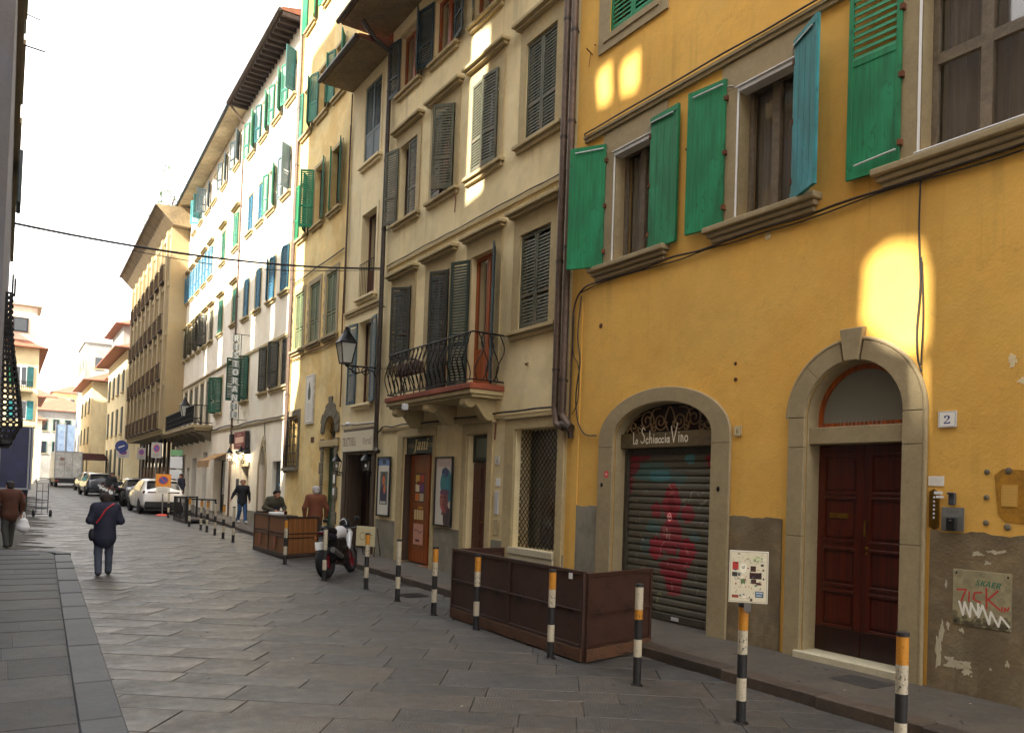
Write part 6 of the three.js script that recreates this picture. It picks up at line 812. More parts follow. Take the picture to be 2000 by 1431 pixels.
  part(t, 'clamp', [bx(-0.03, 0.03, 1.0, 1.12, 0.045, 0.054), rod([0, 0.98, 0.03], [0, 1.45, 0.045], 0.012)], M.steel); }
// ================================================================ STREET SCREENS
function screenPanel(t, a, c, h, { sheet, frame, base, rails = [0.5], y0 = 0.02, posts = 2, foot = 0.16, sheetZ = 0 }) {
  const A = V(a[0], 0, a[1]), C = V(c[0], 0, c[1]), L = A.distanceTo(C), ry = -Math.atan2(C.z - A.z, C.x - A.x), ya = gz(a[1]), yc = gz(c[1]), y = Math.min(ya, yc); const pl = (o) => { o.position.set(a[0], y, a[1]); o.rotation.y = ry; return o; };
  const P = []; for (let i = 0; i < posts; i++) { const x = lerp(0.022, L - 0.022, i / (posts - 1)); P.push(cham(x - 0.022, x + 0.022, y0, h, -0.022, 0.022, 0.004)); }
  P.push(cham(0.045, L - 0.045, h - 0.045, h, -0.0215, 0.0215, 0.004), cham(0.045, L - 0.045, foot + y0, foot + y0 + 0.035, -0.0215, 0.0215, 0.004)); const p = pl(part(t, 'panel_frame', P, frame));
  for (let i = 0; i + 1 < posts; i++) { const x0 = lerp(0.022, L - 0.022, i / (posts - 1)) + 0.022, x1 = lerp(0.022, L - 0.022, (i + 1) / (posts - 1)) - 0.022; part(p, 'sheet', bx(x0, x1, foot + y0 + 0.035, h - 0.045, -0.003 + sheetZ, 0.003 + sheetZ), sheet); for (const r of rails) part(p, 'rail', cham(x0, x1, h * r - 0.012, h * r + 0.012, -0.02, 0.02, 0.003), frame); }
  part(p, 'base_board', cham(0, L, y0, foot + y0 - 0.01, -0.03, 0.03, 0.006), base); return p;
}
{ const sheet = scuffed(70, 42, 30, 0.62), frame = scuffed(64, 38, 28, 0.5), base = scuffed(100, 68, 46, 0.8);
  const t = thing('street_screen', 'dark brown metal screen around the terrace before the roller-shuttered shop', 'screen');
  screenPanel(t, [5.86, -10.83], [5.77, -7.42], 1.07, { sheet, frame, base, rails: [0.56], posts: 3 }); screenPanel(t, [5.79, -7.40], [7.06, -7.70], 1.05, { sheet, frame, base, rails: [0.54], posts: 2 }); screenPanel(t, [5.88, -10.86], [6.85, -10.95], 1.05, { sheet, frame, base, rails: [0.54] });
  part(t, 'deck', strip(zr(-7.5, -10.8, 1.1), () => 5.86, () => 6.6, 0.06), base); part(t, 'label', cham(5.775, 5.78, 0.93, 1.0, -7.7, -7.63, 0.001).translate(-0.035, 0.03, 0), M.white); }
{ const sheet = wood(150, 96, 46, 0.6), frame = mott(52, 32, 24, 0.6, 0, 0.001), base = mott(58, 40, 30, 0.75, 0, 0.003);
  const t = thing('street_screen', 'wooden panel screen with dark posts beside the trattoria, behind the motorcycle', 'screen');
  screenPanel(t, [5.86, -22.3], [5.90, -19.58], 1.05, { sheet, frame, base, rails: [0.60, 0.52], posts: 3, foot: 0.08 }); screenPanel(t, [5.93, -19.56], [6.86, -19.96], 1.05, { sheet, frame, base, rails: [0.60, 0.50], posts: 2, foot: 0.08 }); screenPanel(t, [5.9, -22.35], [6.8, -22.5], 1.05, { sheet, frame, base, rails: [0.6], posts: 2, foot: 0.08 });
  part(t, 'notice_plate', [cham(5.83, 5.838, gz(-21) + 0.22, gz(-21) + 0.52, -21.75, -21.58, 0.002), cham(5.845, 5.853, gz(-21) + 0.2, gz(-21) + 0.52, -20.4, -20.22, 0.002)], M.woodO);
  const tb = thing('cafe_table', 'small table with white paper inside the wooden screen', 'table', [6.35, gz(-21.6), -21.7]); part(tb, 'top', cham(-0.4, 0.4, 0.94, 0.98, -0.4, 0.4, 0.01), M.woodD); part(tb, 'leg', rod([0, 0, 0], [0, 0.94, 0], 0.035), M.ironB); part(tb, 'foot', disc(0.25, 0.03, 16).translate(0, 0.02, 0), M.ironB); part(tb, 'paper', [cham(-0.25, 0.1, 0.982, 1.06, -0.15, 0.12, 0.02)], M.white); }
{ const frame = mott(44, 40, 40, 0.6, 0.3, 0.001), base = mott(70, 62, 56, 0.8), t = thing('street_screen', 'black tubular metal fence on a deck behind the white car', 'screen');
  const pl = (a, c) => { const A = V(a[0], 0, a[1]), C = V(c[0], 0, c[1]), L = A.distanceTo(C), y = gz(a[1]), ry = -Math.atan2(C.z - A.z, C.x - A.x); const n = Math.max(2, Math.round(L / 0.9) + 1), P = []; for (let i = 0; i < n; i++) { const x = lerp(0.03, L - 0.03, i / (n - 1)); P.push(cham(x - 0.03, x + 0.03, 0, 0.98, -0.03, 0.03, 0.004)); } P.push(cham(0.06, L - 0.06, 0.92, 0.975, -0.025, 0.025, 0.004), cham(0.06, L - 0.06, 0.12, 0.17, -0.025, 0.025, 0.004)); const p = part(t, 'fence_panel', P, frame); p.position.set(a[0], y, a[1]); p.rotation.y = ry; part(p, 'bars', Array.from({ length: Math.round(L / 0.16) }, (_, i) => rod([0.1 + i * 0.16, 0.17, 0], [0.1 + i * 0.16, 0.92, 0], 0.009, 0.009, 5)), frame, { kind: 'stuff' }); };
  pl([5.94, -35.0], [6.02, -32.9]); pl([6.05, -32.86], [6.95, -32.1]); pl([5.96, -35.05], [6.9, -35.3]); part(t, 'deck', strip(zr(-32.8, -35.1, 0.6), () => 6.0, () => 7.0, 0.10), base); part(t, 'deck_edge', [bar([5.96, gz(-35) + 0.06, -35], [6.03, gz(-33) + 0.06, -32.85], 0.1, 0.08)], base); }
// ================================================================ LAMPS, SIGNS, CABLES
function lantern(label, base, tip, s, ry, lit, glassMat) {
  const t = thing('wall_lantern', label, 'lantern', tip, ry); const L = [], w = 0.22 * s, h = 0.5 * s;
  const hex = (r, y) => Array.from({ length: 4 }, (_, i) => { const a = Math.PI / 4 + i * Math.PI / 2; return [r * Math.cos(a), y, r * Math.sin(a)]; }); const T = hex(w * 1.25, 0), Bt = hex(w * 0.72, -h);
  for (let i = 0; i < 4; i++) { L.push(rod(T[i], Bt[i], 0.016 * s, 0.016 * s, 5), rod(T[i], T[(i + 1) % 4], 0.02 * s, 0.02 * s, 5), rod(Bt[i], Bt[(i + 1) % 4], 0.016 * s, 0.016 * s, 5)); }
  part(t, 'frame', L, M.ironB); const roofG = new THREE.CylinderGeometry(w * 0.5, w * 1.32, 0.24 * s, 4, 1); roofG.rotateY(0); roofG.rotateY(Math.PI / 4 * 0 + Math.PI / 4); roofG.rotateY(-Math.PI / 4 + Math.PI / 4); roofG.translate(0, 0.12 * s, 0); part(t, 'roof', [roofG, new THREE.CylinderGeometry(w * 0.3, w * 0.45, 0.08 * s, 8).translate(0, 0.28 * s, 0), sph(0, 0.36 * s, 0, 0.05 * s)], M.ironB);
  for (let i = 0; i < 4; i++) { const q = [T[i], T[(i + 1) % 4], Bt[(i + 1) % 4], Bt[i]].map((p) => p.map((v) => v * 0.985)); const g = new THREE.BufferGeometry(); g.setAttribute('position', new THREE.BufferAttribute(new Float32Array([...q[0], ...q[1], ...q[2], ...q[0], ...q[2], ...q[3]]), 3)); g.computeVertexNormals(); part(t, 'pane', g, glassMat ?? M.frostL); }
  part(t, 'bulb', [sph(0, -h * 0.5, 0, 0.06 * s, 0.09 * s, 0.06 * s)], lit ? new THREE.MeshStandardMaterial({ color: 0xfff0d0, emissive: new THREE.Color(1.0, 0.82, 0.55), emissiveIntensity: lit, roughness: 0.4 }) : M.white);
  if (base) { const inv = new THREE.Matrix4().makeRotationY(-ry), lb = V(...base).sub(V(...tip)).applyMatrix4(inv), b3 = [lb.x, lb.y, lb.z]; const low = [0, -h - 0.05 * s, 0]; part(t, 'bracket', [rod([0, -h, 0], low, 0.02 * s), rod(low, [b3[0], low[1], b3[2]], 0.022 * s, 0.022 * s, 6), tube([[0, low[1], 0], [b3[0] * 0.35, low[1] - 0.16 * s, b3[2] * 0.35], [b3[0] * 0.75, low[1] - 0.06 * s, b3[2] * 0.75], [b3[0], low[1] - 0.32 * s, b3[2]]], 0.018 * s, 20, 5), ...[0.3, 0.6].map((k) => new THREE.TorusGeometry(0.09 * s, 0.014 * s, 5, 14).rotateY(Math.atan2(-b3[2], b3[0])).translate(b3[0] * k, low[1] - 0.1 * s, b3[2] * k))], M.ironB); part(t, 'wall_plate', [cham(b3[0] - 0.02, b3[0] + 0.02, low[1] - 0.36 * s, low[1] + 0.16 * s, b3[2] - 0.03, b3[2] + 0.03, 0.008)], M.ironB); }
  return t;
}
M.frostL = new THREE.MeshPhysicalMaterial({ color: rgb(206, 206, 196), roughness: 0.45, transmission: 0.5, thickness: 0 });
lantern('large iron street lantern on a scrolled bracket between the narrow house and the cream building', [8.12, 5.3, -19.42], [7.28, 5.60, -19.6], 1.05, 0, 0);
lantern('iron street lantern on a bracket by the long balcony', [8.5, 5.4, -43.6], [7.75, 5.72, -43.9], 1.1, 0, 0);
for (const [s, l] of [[7.62, 'lit wall lantern left of the red sign door'], [5.55, 'lit wall lantern right of the red sign door']]) { const q = along(P_A, 0.9, s); const t = lantern(l, [q[0], 2.95, q[1]], [q[0] - 0.28, 3.12, q[1]], 0.62, 0, 5, M.glass); const pl = new THREE.PointLight(new THREE.Color(1, 0.8, 0.5), 1.2, 6, 2); pl.position.set(0, -0.155, 0); pl.castShadow = true; pl.shadow.radius = 2; t.add(pl); }
for (const [s, l] of [[2.3 - 0.05, 'small dark wall lantern left of the trattoria door'], [0.1, 'small dark wall lantern right of the trattoria door']]) { const z = -19.35 - s - 0.12; lantern(l, [8.14, 2.55, z], [7.92, 2.62, z], 0.55, 0, 0, M.glass); }
const cableMat = flat(24, 24, 28, 0.7);
{ const t = thing('overhead_cable', 'thick overhead cable strung across the street with a thin wire under it', 'cable'); const P = [], Q = [], a = V(-0.02, 6.22, -16), c = V(8.05, 7.62, -19.4); for (let i = 0; i <= 24; i++) { const k = i / 24, p = a.clone().lerp(c, k), sg = -0.42 * 4 * k * (1 - k) * 0.5; P.push([p.x, p.y + sg, p.z]); Q.push([p.x, p.y + sg - 0.05 - 0.10 * Math.sin(k * Math.PI) ** 2, p.z + 0.02]); } part(t, 'cable', tube(P, 0.022, 60, 6), cableMat); part(t, 'wire', tube(Q, 0.008, 60, 5), cableMat); part(t, 'anchor', [rod([8.05, 7.62, -19.4], [8.2, 7.66, -19.4], 0.02)], M.iron); }
// red box sign and the projecting letters on the white building
{ const q = along(P_A, 0.9, 6.2); wallSign('shop_sign', 'dark red lightbox sign with a pale panel above a doorway of the white building', 'sign', q[1], 3.63, 2.0, 0.72, canvasTex(512, 184, (c, w, h) => { c.fillStyle = '#6e1f26'; c.fillRect(0, 0, w, h); c.strokeStyle = '#b06a64'; c.lineWidth = 5; c.strokeRect(16, 12, w - 32, h - 24); c.fillStyle = '#e0b8a4'; c.fillRect(60, 56, w - 130, 64); c.fillStyle = '#b87868'; c.fillRect(150, 26, 180, 16); c.fillRect(120, 136, 240, 14); }), { depth: 0.16, out: 0.05, mat: M.black, x: q[0], ry: -(Math.PI / 2 + 0.9 * D2) }); }
{ const { FontLoader } = await import('three/addons/loaders/FontLoader.js'); const { TextGeometry } = await import('three/addons/geometries/TextGeometry.js'); const font = await new FontLoader().loadAsync('fonts/droid/droid_sans_bold.typeface.json');
  const q = along(P_A, 0.9, 5.9), t = thing('letter_sign', 'vertical projecting sign of grey letters spelling RISTORANTE beside green shutters', 'sign', [q[0] - 0.55, 0, q[1]], 0.06);
  'RISTORANTE'.split('').forEach((ch, i) => { const y = 7.62 - i * 0.345; part(t, 'letter_box', cham(-0.13, 0.13, y, y + 0.28, -0.06, 0.0, 0.01), flat(136, 142, 136, 0.6)); const g = new TextGeometry(ch, { font, size: 0.25, depth: 0.02, curveSegments: 3 }); g.computeBoundingBox(); g.translate(-(g.boundingBox.max.x + g.boundingBox.min.x) / 2, y + 0.015, 0.002); part(t, 'letter', g, flat(206, 208, 204, 0.5)); });
  part(t, 'frame', [rod([0.2, 4.3, -0.03], [0.2, 7.95, -0.03], 0.014), rod([-0.15, 7.95, -0.03], [0.55, 7.95, -0.03], 0.014), rod([-0.15, 4.45, -0.03], [0.55, 4.45, -0.03], 0.014)], M.iron); }
function post(label, x, z, h, build, name = 'road_sign', cat = 'sign') { const t = thing(name, label, cat, [x, gz(z), z]); part(t, 'pole', rod([0, 0, 0], [0, h, 0], 0.03, 0.03, 8), M.steel); build(t); return t; }
const noPark = (bg, txt) => canvasTex(256, 320, (c, w, h) => { c.fillStyle = bg; c.fillRect(0, 0, w, h); const C = (r, col) => { c.fillStyle = col; c.beginPath(); c.arc(128, 120, r, 0, 7); c.fill(); }; C(84, '#b03038'); C(66, '#3a4a90'); c.strokeStyle = '#b03038'; c.lineWidth = 18; c.beginPath(); c.moveTo(82, 74); c.lineTo(174, 166); c.stroke(); c.fillStyle = txt; for (let i = 0; i < 4; i++) c.fillRect(50, 226 + i * 20, 156 - (i * 31) % 60, 7); });
function face(t, tex, w, h, y, z, mat) { part(t, 'board', cham(-w / 2, w / 2, y - h / 2, y + h / 2, z, z + 0.012, 0.003), mat ?? M.alu); const g = new THREE.PlaneGeometry(w * 0.98, h * 0.98); g.translate(0, y, z + 0.0135); const m = shad(new THREE.Mesh(g, new THREE.MeshStandardMaterial({ map: tex, roughness: 0.5 }))); m.name = 'print'; t.add(m); }
post('temporary orange no-parking sign on a red base beside the white car', 5.94, -37.9, 1.95, (t) => { face(t, canvasTex(256, 256, (c) => { c.fillStyle = '#d88a24'; c.fillRect(0, 0, 256, 256); c.fillStyle = '#b03a38'; c.beginPath(); c.arc(128, 124, 84, 0, 7); c.fill(); c.fillStyle = '#3b4890'; c.beginPath(); c.arc(128, 124, 66, 0, 7); c.fill(); c.strokeStyle = '#b03a38'; c.lineWidth = 18; c.beginPath(); c.moveTo(82, 78); c.lineTo(174, 170); c.stroke(); }), 0.62, 0.56, 1.55, 0.035, flat(216, 138, 36, 0.6)); face(t, canvasTex(128, 64, (c) => { c.fillStyle = '#d8d4cc'; c.fillRect(0, 0, 128, 64); c.fillStyle = '#8a8680'; for (let i = 0; i < 4; i++) c.fillRect(14, 10 + i * 13, 90, 4); }), 0.56, 0.30, 1.11, 0.035); part(t, 'base', [new THREE.CylinderGeometry(0.16, 0.26, 0.07, 16).translate(0, 0.04, 0)], flat(196, 70, 52, 0.7)); t.rotation.y = -0.15; });
post('tall grey no-parking sign in front of the tan block, beside the bus-stop panels', 6.35, -43, 3.4, (t) => face(t, noPark('#98948c', '#6a6660'), 0.46, 0.75, 2.95, 0.035));
post('smaller no-parking sign on a pole halfway along the tan block', 6.6, -50, 3.3, (t) => face(t, noPark('#98948c', '#6a6660'), 0.45, 0.65, 2.85, 0.035));
post('round blue sign and white plate on a post before the far cream house', 7.0, -62, 3.9, (t) => { part(t, 'disc', disc(0.42, 0.02, 28).rotateX(Math.PI / 2).translate(-0.1, 3.45, 0.04), flat(44, 58, 120, 0.5)); part(t, 'arrow', [bar([-0.3, 3.35, 0.055], [0.08, 3.52, 0.055], 0.07, 0.006)], M.white); face(t, noPark('#c8c2ba', '#7a5a58'), 0.8, 0.6, 2.95, 0.035); });
post('white and green bus-stop panels on a pole by the long white building', 7.55, -44.5, 3.2, (t) => { part(t, 'board', [cham(-0.3, 0.3, 2.75, 3.05, 0.03, 0.05, 0.004)], flat(120, 170, 120, 0.6)); part(t, 'timetable', [cham(-0.3, 0.3, 2.1, 2.7, 0.03, 0.05, 0.004), cham(-0.3, 0.3, 1.55, 2.02, 0.03, 0.05, 0.004)], M.white); }, 'bus_stop');
{ const t = wallSign('menu_board', 'small pale sandwich board behind the motorcycle by the trattoria', 'sign', -18.95, gz(-19) + 0.62, 0.62, 0.5, canvasTex(128, 96, (c) => { c.fillStyle = '#d6caa0'; c.fillRect(0, 0, 128, 96); c.strokeStyle = '#a89060'; c.lineWidth = 4; c.beginPath(); c.arc(44, 48, 18, 0, 7); c.stroke(); c.fillStyle = '#a89468'; c.fillRect(68, 38, 44, 6); c.fillRect(68, 52, 36, 6); }), { depth: 0.02, out: 0.0, mat: M.pale, x: 7.75, ry: -1.1 }); for (const [x, z] of [[-0.28, 0], [0.28, 0], [-0.28, -0.25], [0.28, -0.25]]) part(t, 'leg', rod([x, -0.5, z], [x, 0.2, z * 0.3 - 0.01], 0.014), M.woodF); }

{ // scraps of paper, leaves and flattened gum on the stones
  seed = 515; const L = [], D = []; for (let i = 0; i < 150; i++) { const z = rr(-3.5, -24), right = rnd() < 0.35, x = right ? rr(kx(z) + 0.3, 8.1) : rr(1.6, 6.5), y = gz(z) + (right ? 0.122 : 0.008), a = rr(0, 6.28), s = rr(0.008, 0.022); if (i % 6 === 0) { const g = new THREE.BoxGeometry(s * 2.2, 0.003, s * 1.4); g.rotateY(a); g.rotateZ(rr(-0.2, 0.2)); g.translate(x, y + 0.004, z); L.push(g); } else { const g = new THREE.CylinderGeometry(s, s * 1.05, 0.002, 7); g.scale(1, 1, rr(0.7, 1.2)); g.translate(x, y + 0.0012, z); D.push(g); } }
  const t = thing('litter', 'scattered paper scraps and flattened gum on the street stones', 'litter'); t.userData.kind = 'stuff'; part(t, 'scraps', L, mott(190, 180, 160, 0.9), { kind: 'stuff' }); part(t, 'gum_spots', D, mott(58, 55, 52, 0.9), { kind: 'stuff' });
  part(road, 'drain_cover', [cham(6.1, 6.55, gz(-13) - 0.02, gz(-13) + 0.01, -13.4, -12.95, 0.004), ...Array.from({ length: 6 }, (_, i) => bx(6.14 + i * 0.068, 6.17 + i * 0.068, gz(-13) + 0.0101, gz(-13) + 0.013, -13.36, -12.99))], M.iron);
}
// ================================================================ PEOPLE: one continuous surface from tapered limbs
function blend(prims, cell, k = 0.03) {
  let lo = [1e9, 1e9, 1e9], hi = [-1e9, -1e9, -1e9];
  for (const p of prims) for (const q of [p.a, p.b]) for (let c = 0; c < 3; c++) { const r = Math.max(p.r, p.s) + 0.04; lo[c] = Math.min(lo[c], q[c] - r); hi[c] = Math.max(hi[c], q[c] + r); }
  const n = lo.map((v, c) => Math.ceil((hi[c] - v) / cell) + 1), [nx, ny, nz_] = n, f = new Float32Array(nx * ny * nz_).fill(0.5);
  const dist = (p, x, y, z) => { const dx = p.b[0] - p.a[0], dy = p.b[1] - p.a[1], dz = p.b[2] - p.a[2], L = dx * dx + dy * dy + dz * dz || 1e-9; const t = clamp(((x - p.a[0]) * dx + (y - p.a[1]) * dy + (z - p.a[2]) * dz) / L); const ex = x - p.a[0] - dx * t, ey = y - p.a[1] - dy * t, ez = (z - p.a[2] - dz * t) / (p.f ?? 1); return Math.hypot(ex, ey, ez) - lerp(p.r, p.s, t); };
  for (const p of prims) { const R = Math.max(p.r, p.s) * Math.max(1, p.f ?? 1) + 0.12, i0 = [0, 1, 2].map((c) => Math.max(0, Math.floor((Math.min(p.a[c], p.b[c]) - R - lo[c]) / cell))), i1 = [0, 1, 2].map((c) => Math.min(n[c] - 1, Math.ceil((Math.max(p.a[c], p.b[c]) + R - lo[c]) / cell))); const kk = p.k ?? k;
    for (let z = i0[2]; z <= i1[2]; z++) for (let y = i0[1]; y <= i1[1]; y++) for (let x = i0[0]; x <= i1[0]; x++) { const id = (z * ny + y) * nx + x, d = dist(p, lo[0] + x * cell, lo[1] + y * cell, lo[2] + z * cell), o = f[id], h = clamp(0.5 + 0.5 * (o - d) / kk); f[id] = lerp(o, d, h) - kk * h * (1 - h); } }
  // surface nets
  const vid = new Int32Array(nx * ny * nz_).fill(-1), P = [], I = [];
  const at = (x, y, z) => f[(z * ny + y) * nx + x];
  for (let z = 0; z + 1 < nz_; z++) for (let y = 0; y + 1 < ny; y++) for (let x = 0; x + 1 < nx; x++) {
    let m = 0; const c = []; for (let i = 0; i < 8; i++) { const v = at(x + (i & 1), y + (i >> 1 & 1), z + (i >> 2)); c.push(v); if (v < 0) m |= 1 << i; } if (m === 0 || m === 255) continue;
    let sx = 0, sy = 0, sz = 0, q = 0; for (let i = 0; i < 8; i++) for (const b of [1, 2, 4]) { const j = i | b; if (j === i) continue; if ((c[i] < 0) !== (c[j] < 0)) { const t = c[i] / (c[i] - c[j]); sx += (i & 1) + (b === 1 ? t : 0); sy += (i >> 1 & 1) + (b === 2 ? t : 0); sz += (i >> 2) + (b === 4 ? t : 0); q++; } }
    vid[(z * ny + y) * nx + x] = P.length / 3; P.push(lo[0] + (x + sx / q) * cell, lo[1] + (y + sy / q) * cell, lo[2] + (z + sz / q) * cell);
  }
  const g3 = (x, y, z) => vid[(z * ny + y) * nx + x];
  for (let z = 1; z + 1 < nz_; z++) for (let y = 1; y + 1 < ny; y++) for (let x = 1; x + 1 < nx; x++) { const s = at(x, y, z) < 0; const quad = (a, b, c, d, fl) => { if (a < 0 || b < 0 || c < 0 || d < 0) return; fl ? I.push(a, b, c, a, c, d) : I.push(a, c, b, a, d, c); };
    if (s !== at(x + 1, y, z) < 0) quad(g3(x, y - 1, z - 1), g3(x, y, z - 1), g3(x, y, z), g3(x, y - 1, z), s); if (s !== at(x, y + 1, z) < 0) quad(g3(x - 1, y, z - 1), g3(x, y, z - 1), g3(x, y, z), g3(x - 1, y, z), !s); if (s !== at(x, y, z + 1) < 0) quad(g3(x - 1, y - 1, z), g3(x, y - 1, z), g3(x, y, z), g3(x - 1, y, z), s); }
  const col = new Float32Array(P.length); for (let i = 0; i < P.length; i += 3) { let best = 1e9, c = null; for (const p of prims) { const d = dist(p, P[i], P[i + 1], P[i + 2]); if (d < best) { best = d; c = p.c; } } col[i] = c.r; col[i + 1] = c.g; col[i + 2] = c.b; }
  const g = new THREE.BufferGeometry(); g.setAttribute('position', new THREE.BufferAttribute(new Float32Array(P), 3)); g.setAttribute('color', new THREE.BufferAttribute(col, 3)); g.setIndex(I); g.computeVertexNormals(); return g;
}
const bodyMat = new THREE.MeshStandardMaterial({ vertexColors: true, roughness: 0.85, bumpMap: grainBump, bumpScale: 0.003 }), skinC = rgb(176, 122, 94);
// joints in metres for a figure 1.70 tall facing +z; x to the figure's left
function person(label, pos, ry, scale, o) {
  const t = thing('person', label, 'person', pos, ry, o.group); const C = { coat: rgb(...o.coat), legs: rgb(...o.legs), shoe: rgb(...(o.shoe ?? [24, 22, 22])), skin: skinC, hair: rgb(...o.hair) };
  const J = { pelvis: [0, 0.93, 0], waist: [0, 1.08, 0], chest: [0, 1.30, 0.01], neck: [0, 1.45, -0.01], head: [0, 1.575, 0.02], shL: [0.185, 1.40, 0], shR: [-0.185, 1.40, 0], elL: [0.25, 1.13, -0.02], elR: [-0.25, 1.13, -0.02], haL: [0.27, 0.88, 0.06], haR: [-0.27, 0.88, 0.06], hipL: [0.095, 0.90, 0], hipR: [-0.095, 0.90, 0], knL: [0.10, 0.48, 0.02], knR: [-0.10, 0.48, 0.02], anL: [0.10, 0.08, -0.02], anR: [-0.10, 0.08, -0.02], ...o.J };
  const P = [], b = (a, c, r, s, col, ex = {}) => P.push({ a: J[a] ?? a, b: J[c] ?? c, r, s, c: C[col], ...ex }), bw = o.bulk ?? 1, cl = o.coatLen ?? 0.80;
  b([-0.07 * bw, J.chest[1], J.chest[2]], [0.07 * bw, J.chest[1], J.chest[2]], 0.135 * bw, 0.135 * bw, 'coat', { f: 0.85, k: 0.06 }); b('shL', 'shR', 0.075 * bw, 0.075 * bw, 'coat', { k: 0.07 });
  b('chest', 'waist', 0.15 * bw, 0.145 * bw, 'coat', { f: 0.9, k: 0.06 }); b('waist', [J.pelvis[0], cl + 0.06, J.pelvis[2]], 0.15 * bw, 0.17 * bw, 'coat', { f: 0.85, k: 0.05 });
  for (const s of ['L', 'R']) { b('sh' + s, 'el' + s, 0.066 * bw, 0.055 * bw, 'coat'); b('el' + s, 'ha' + s, 0.055 * bw, 0.042, 'coat'); b('hip' + s, 'kn' + s, 0.10, 0.078, 'legs', { k: 0.02 }); b('kn' + s, 'an' + s, 0.078, 0.066, 'legs'); const a = J['an' + s], fw = o.foot?.[s] ?? [0, -0.03, 0.17]; b([a[0], 0.055 + a[1] - 0.08, a[2] - 0.03], [a[0] + fw[0], a[1] + fw[1], a[2] + fw[2]], 0.045, 0.034, 'shoe', { k: 0.015 }); }
  b('neck', [J.head[0], J.head[1] - 0.06, J.head[2] - 0.01], 0.052, 0.05, 'skin', { k: 0.02 });
  const body = blend(P, 0.014);
  // head with brow, nose, chin and ears, and two hands with separate fingers
  const H = J.head, hy = o.headTurn ?? 0, hd = (x, y, z) => [H[0] + x * Math.cos(hy) + z * Math.sin(hy), H[1] + y, H[2] - x * Math.sin(hy) + z * Math.cos(hy)], hp = [], hb = (a, c, r, s, col = 'skin', ex = {}) => hp.push({ a: hd(...a), b: hd(...c), r, s, c: C[col], k: 0.012, ...ex });
  hb([0, 0.03, -0.015], [0, -0.035, 0.02], 0.088, 0.066); hb([0, -0.06, 0.045], [0, -0.07, 0.055], 0.04, 0.03); hb([0, 0.01, 0.085], [0, -0.022, 0.105], 0.01, 0.015); hb([0.045, 0.022, 0.068], [-0.045, 0.022, 0.068], 0.016, 0.016); for (const s of [-1, 1]) { hb([s * 0.083, 0.005, 0], [s * 0.088, -0.03, 0.005], 0.016, 0.012); hb([s * 0.031, 0.004, 0.084], [s * 0.031, 0.004, 0.085], 0.0085, 0.0085, 'hair', { k: 0.002 }); } hb([-0.018, -0.05, 0.088], [0.018, -0.05, 0.088], 0.007, 0.007, 'skin');
  const parts = [body, blend(hp, 0.0075, 0.012)];
  for (const s of ['L', 'R']) { const q = J['ha' + s], e = J['el' + s], d = V(...q).sub(V(...e)).normalize(), side = V(s === 'L' ? -1 : 1, 0, 0.3).normalize(), fwdv = V().crossVectors(d, side).normalize(), A = [], pt = (a, w, c) => { const v = V(...q).addScaledVector(d, a).addScaledVector(fwdv, w).addScaledVector(side, c); return [v.x, v.y, v.z]; }; const col = C.skin; A.push({ a: pt(-0.02, 0, 0), b: pt(0.06, 0, 0), r: 0.028, s: 0.032, c: col }); [-0.03, -0.01, 0.011, 0.03].forEach((w, i) => { const L = [0.052, 0.065, 0.06, 0.046][i]; A.push({ a: pt(0.07, w, 0), b: pt(0.07 + L * 0.6, w, 0.012), r: 0.0095, s: 0.009, c: col, k: 0.004 }, { a: pt(0.07 + L * 0.6, w, 0.012), b: pt(0.07 + L, w, 0.034), r: 0.009, s: 0.0075, c: col, k: 0.004 }); }); A.push({ a: pt(0.02, 0.03, 0.008), b: pt(0.065, 0.055, 0.02), r: 0.011, s: 0.009, c: col, k: 0.006 }); parts.push(blend(A, 0.0055, 0.008)); }
  const m = part(t, 'body', parts.map((g) => g), bodyMat);
  if (o.hairType !== 'none') { const hh = []; const hb2 = (a, c, r, s) => hh.push({ a: hd(...a), b: hd(...c), r, s, c: C.hair, k: 0.015 }); hb2([0, 0.045, -0.03], [0, -0.01, -0.045], 0.092, 0.078); hb2([0.05, 0.075, 0.02], [-0.05, 0.075, 0.02], 0.05, 0.05); if (o.hairType === 'long') hb2([0, -0.02, -0.05], [0, -0.14, -0.04], 0.075, 0.05); if (o.hairType === 'full') { hb2([0.07, 0.04, -0.02], [-0.07, 0.04, -0.02], 0.05, 0.05); hb2([0.07, 0.0, -0.02], [0.07, -0.03, -0.03], 0.03, 0.02); hb2([-0.07, 0.0, -0.02], [-0.07, -0.03, -0.03], 0.03, 0.02); } part(t, 'hair', blend(hh, 0.009), bodyMat); }
  if (o.extra) o.extra(t, J, C);
  t.scale.setScalar(scale); return t;
}
const FAR = Math.PI;   // facing away down the street
person('person in a navy coat with a red shoulder strap walking away down the street', [1.70, gz(-17.33), -17.33], FAR + 0.05, 0.945, { coat: [26, 28, 48], legs: [62, 68, 84], hair: [40, 28, 24], hairType: 'full', bulk: 1.32, coatLen: 0.72, shoe: [22, 24, 30], J: { elL: [0.285, 1.13, -0.02], elR: [-0.29, 1.12, -0.03], haL: [0.15, 1.06, 0.20], haR: [-0.15, 1.05, 0.20], knL: [0.10, 0.48, 0.03], knR: [-0.11, 0.47, 0.10], anL: [0.10, 0.08, -0.10], anR: [-0.12, 0.08, 0.14], head: [0, 1.56, 0.06] }, foot: { L: [0.01, -0.03, 0.16], R: [-0.02, -0.03, 0.17] },
  extra: (t) => { part(t, 'strap', tube([[-0.16, 1.47, 0.04], [-0.13, 1.47, -0.09], [0.02, 1.36, -0.165], [0.10, 1.22, -0.175], [0.18, 1.08, -0.13]], 0.016, 24, 6), flat(170, 30, 40, 0.7)); part(t, 'bag', sph(0.24, 0.84, -0.02, 0.06, 0.13, 0.12), flat(26, 26, 36, 0.7)); } });
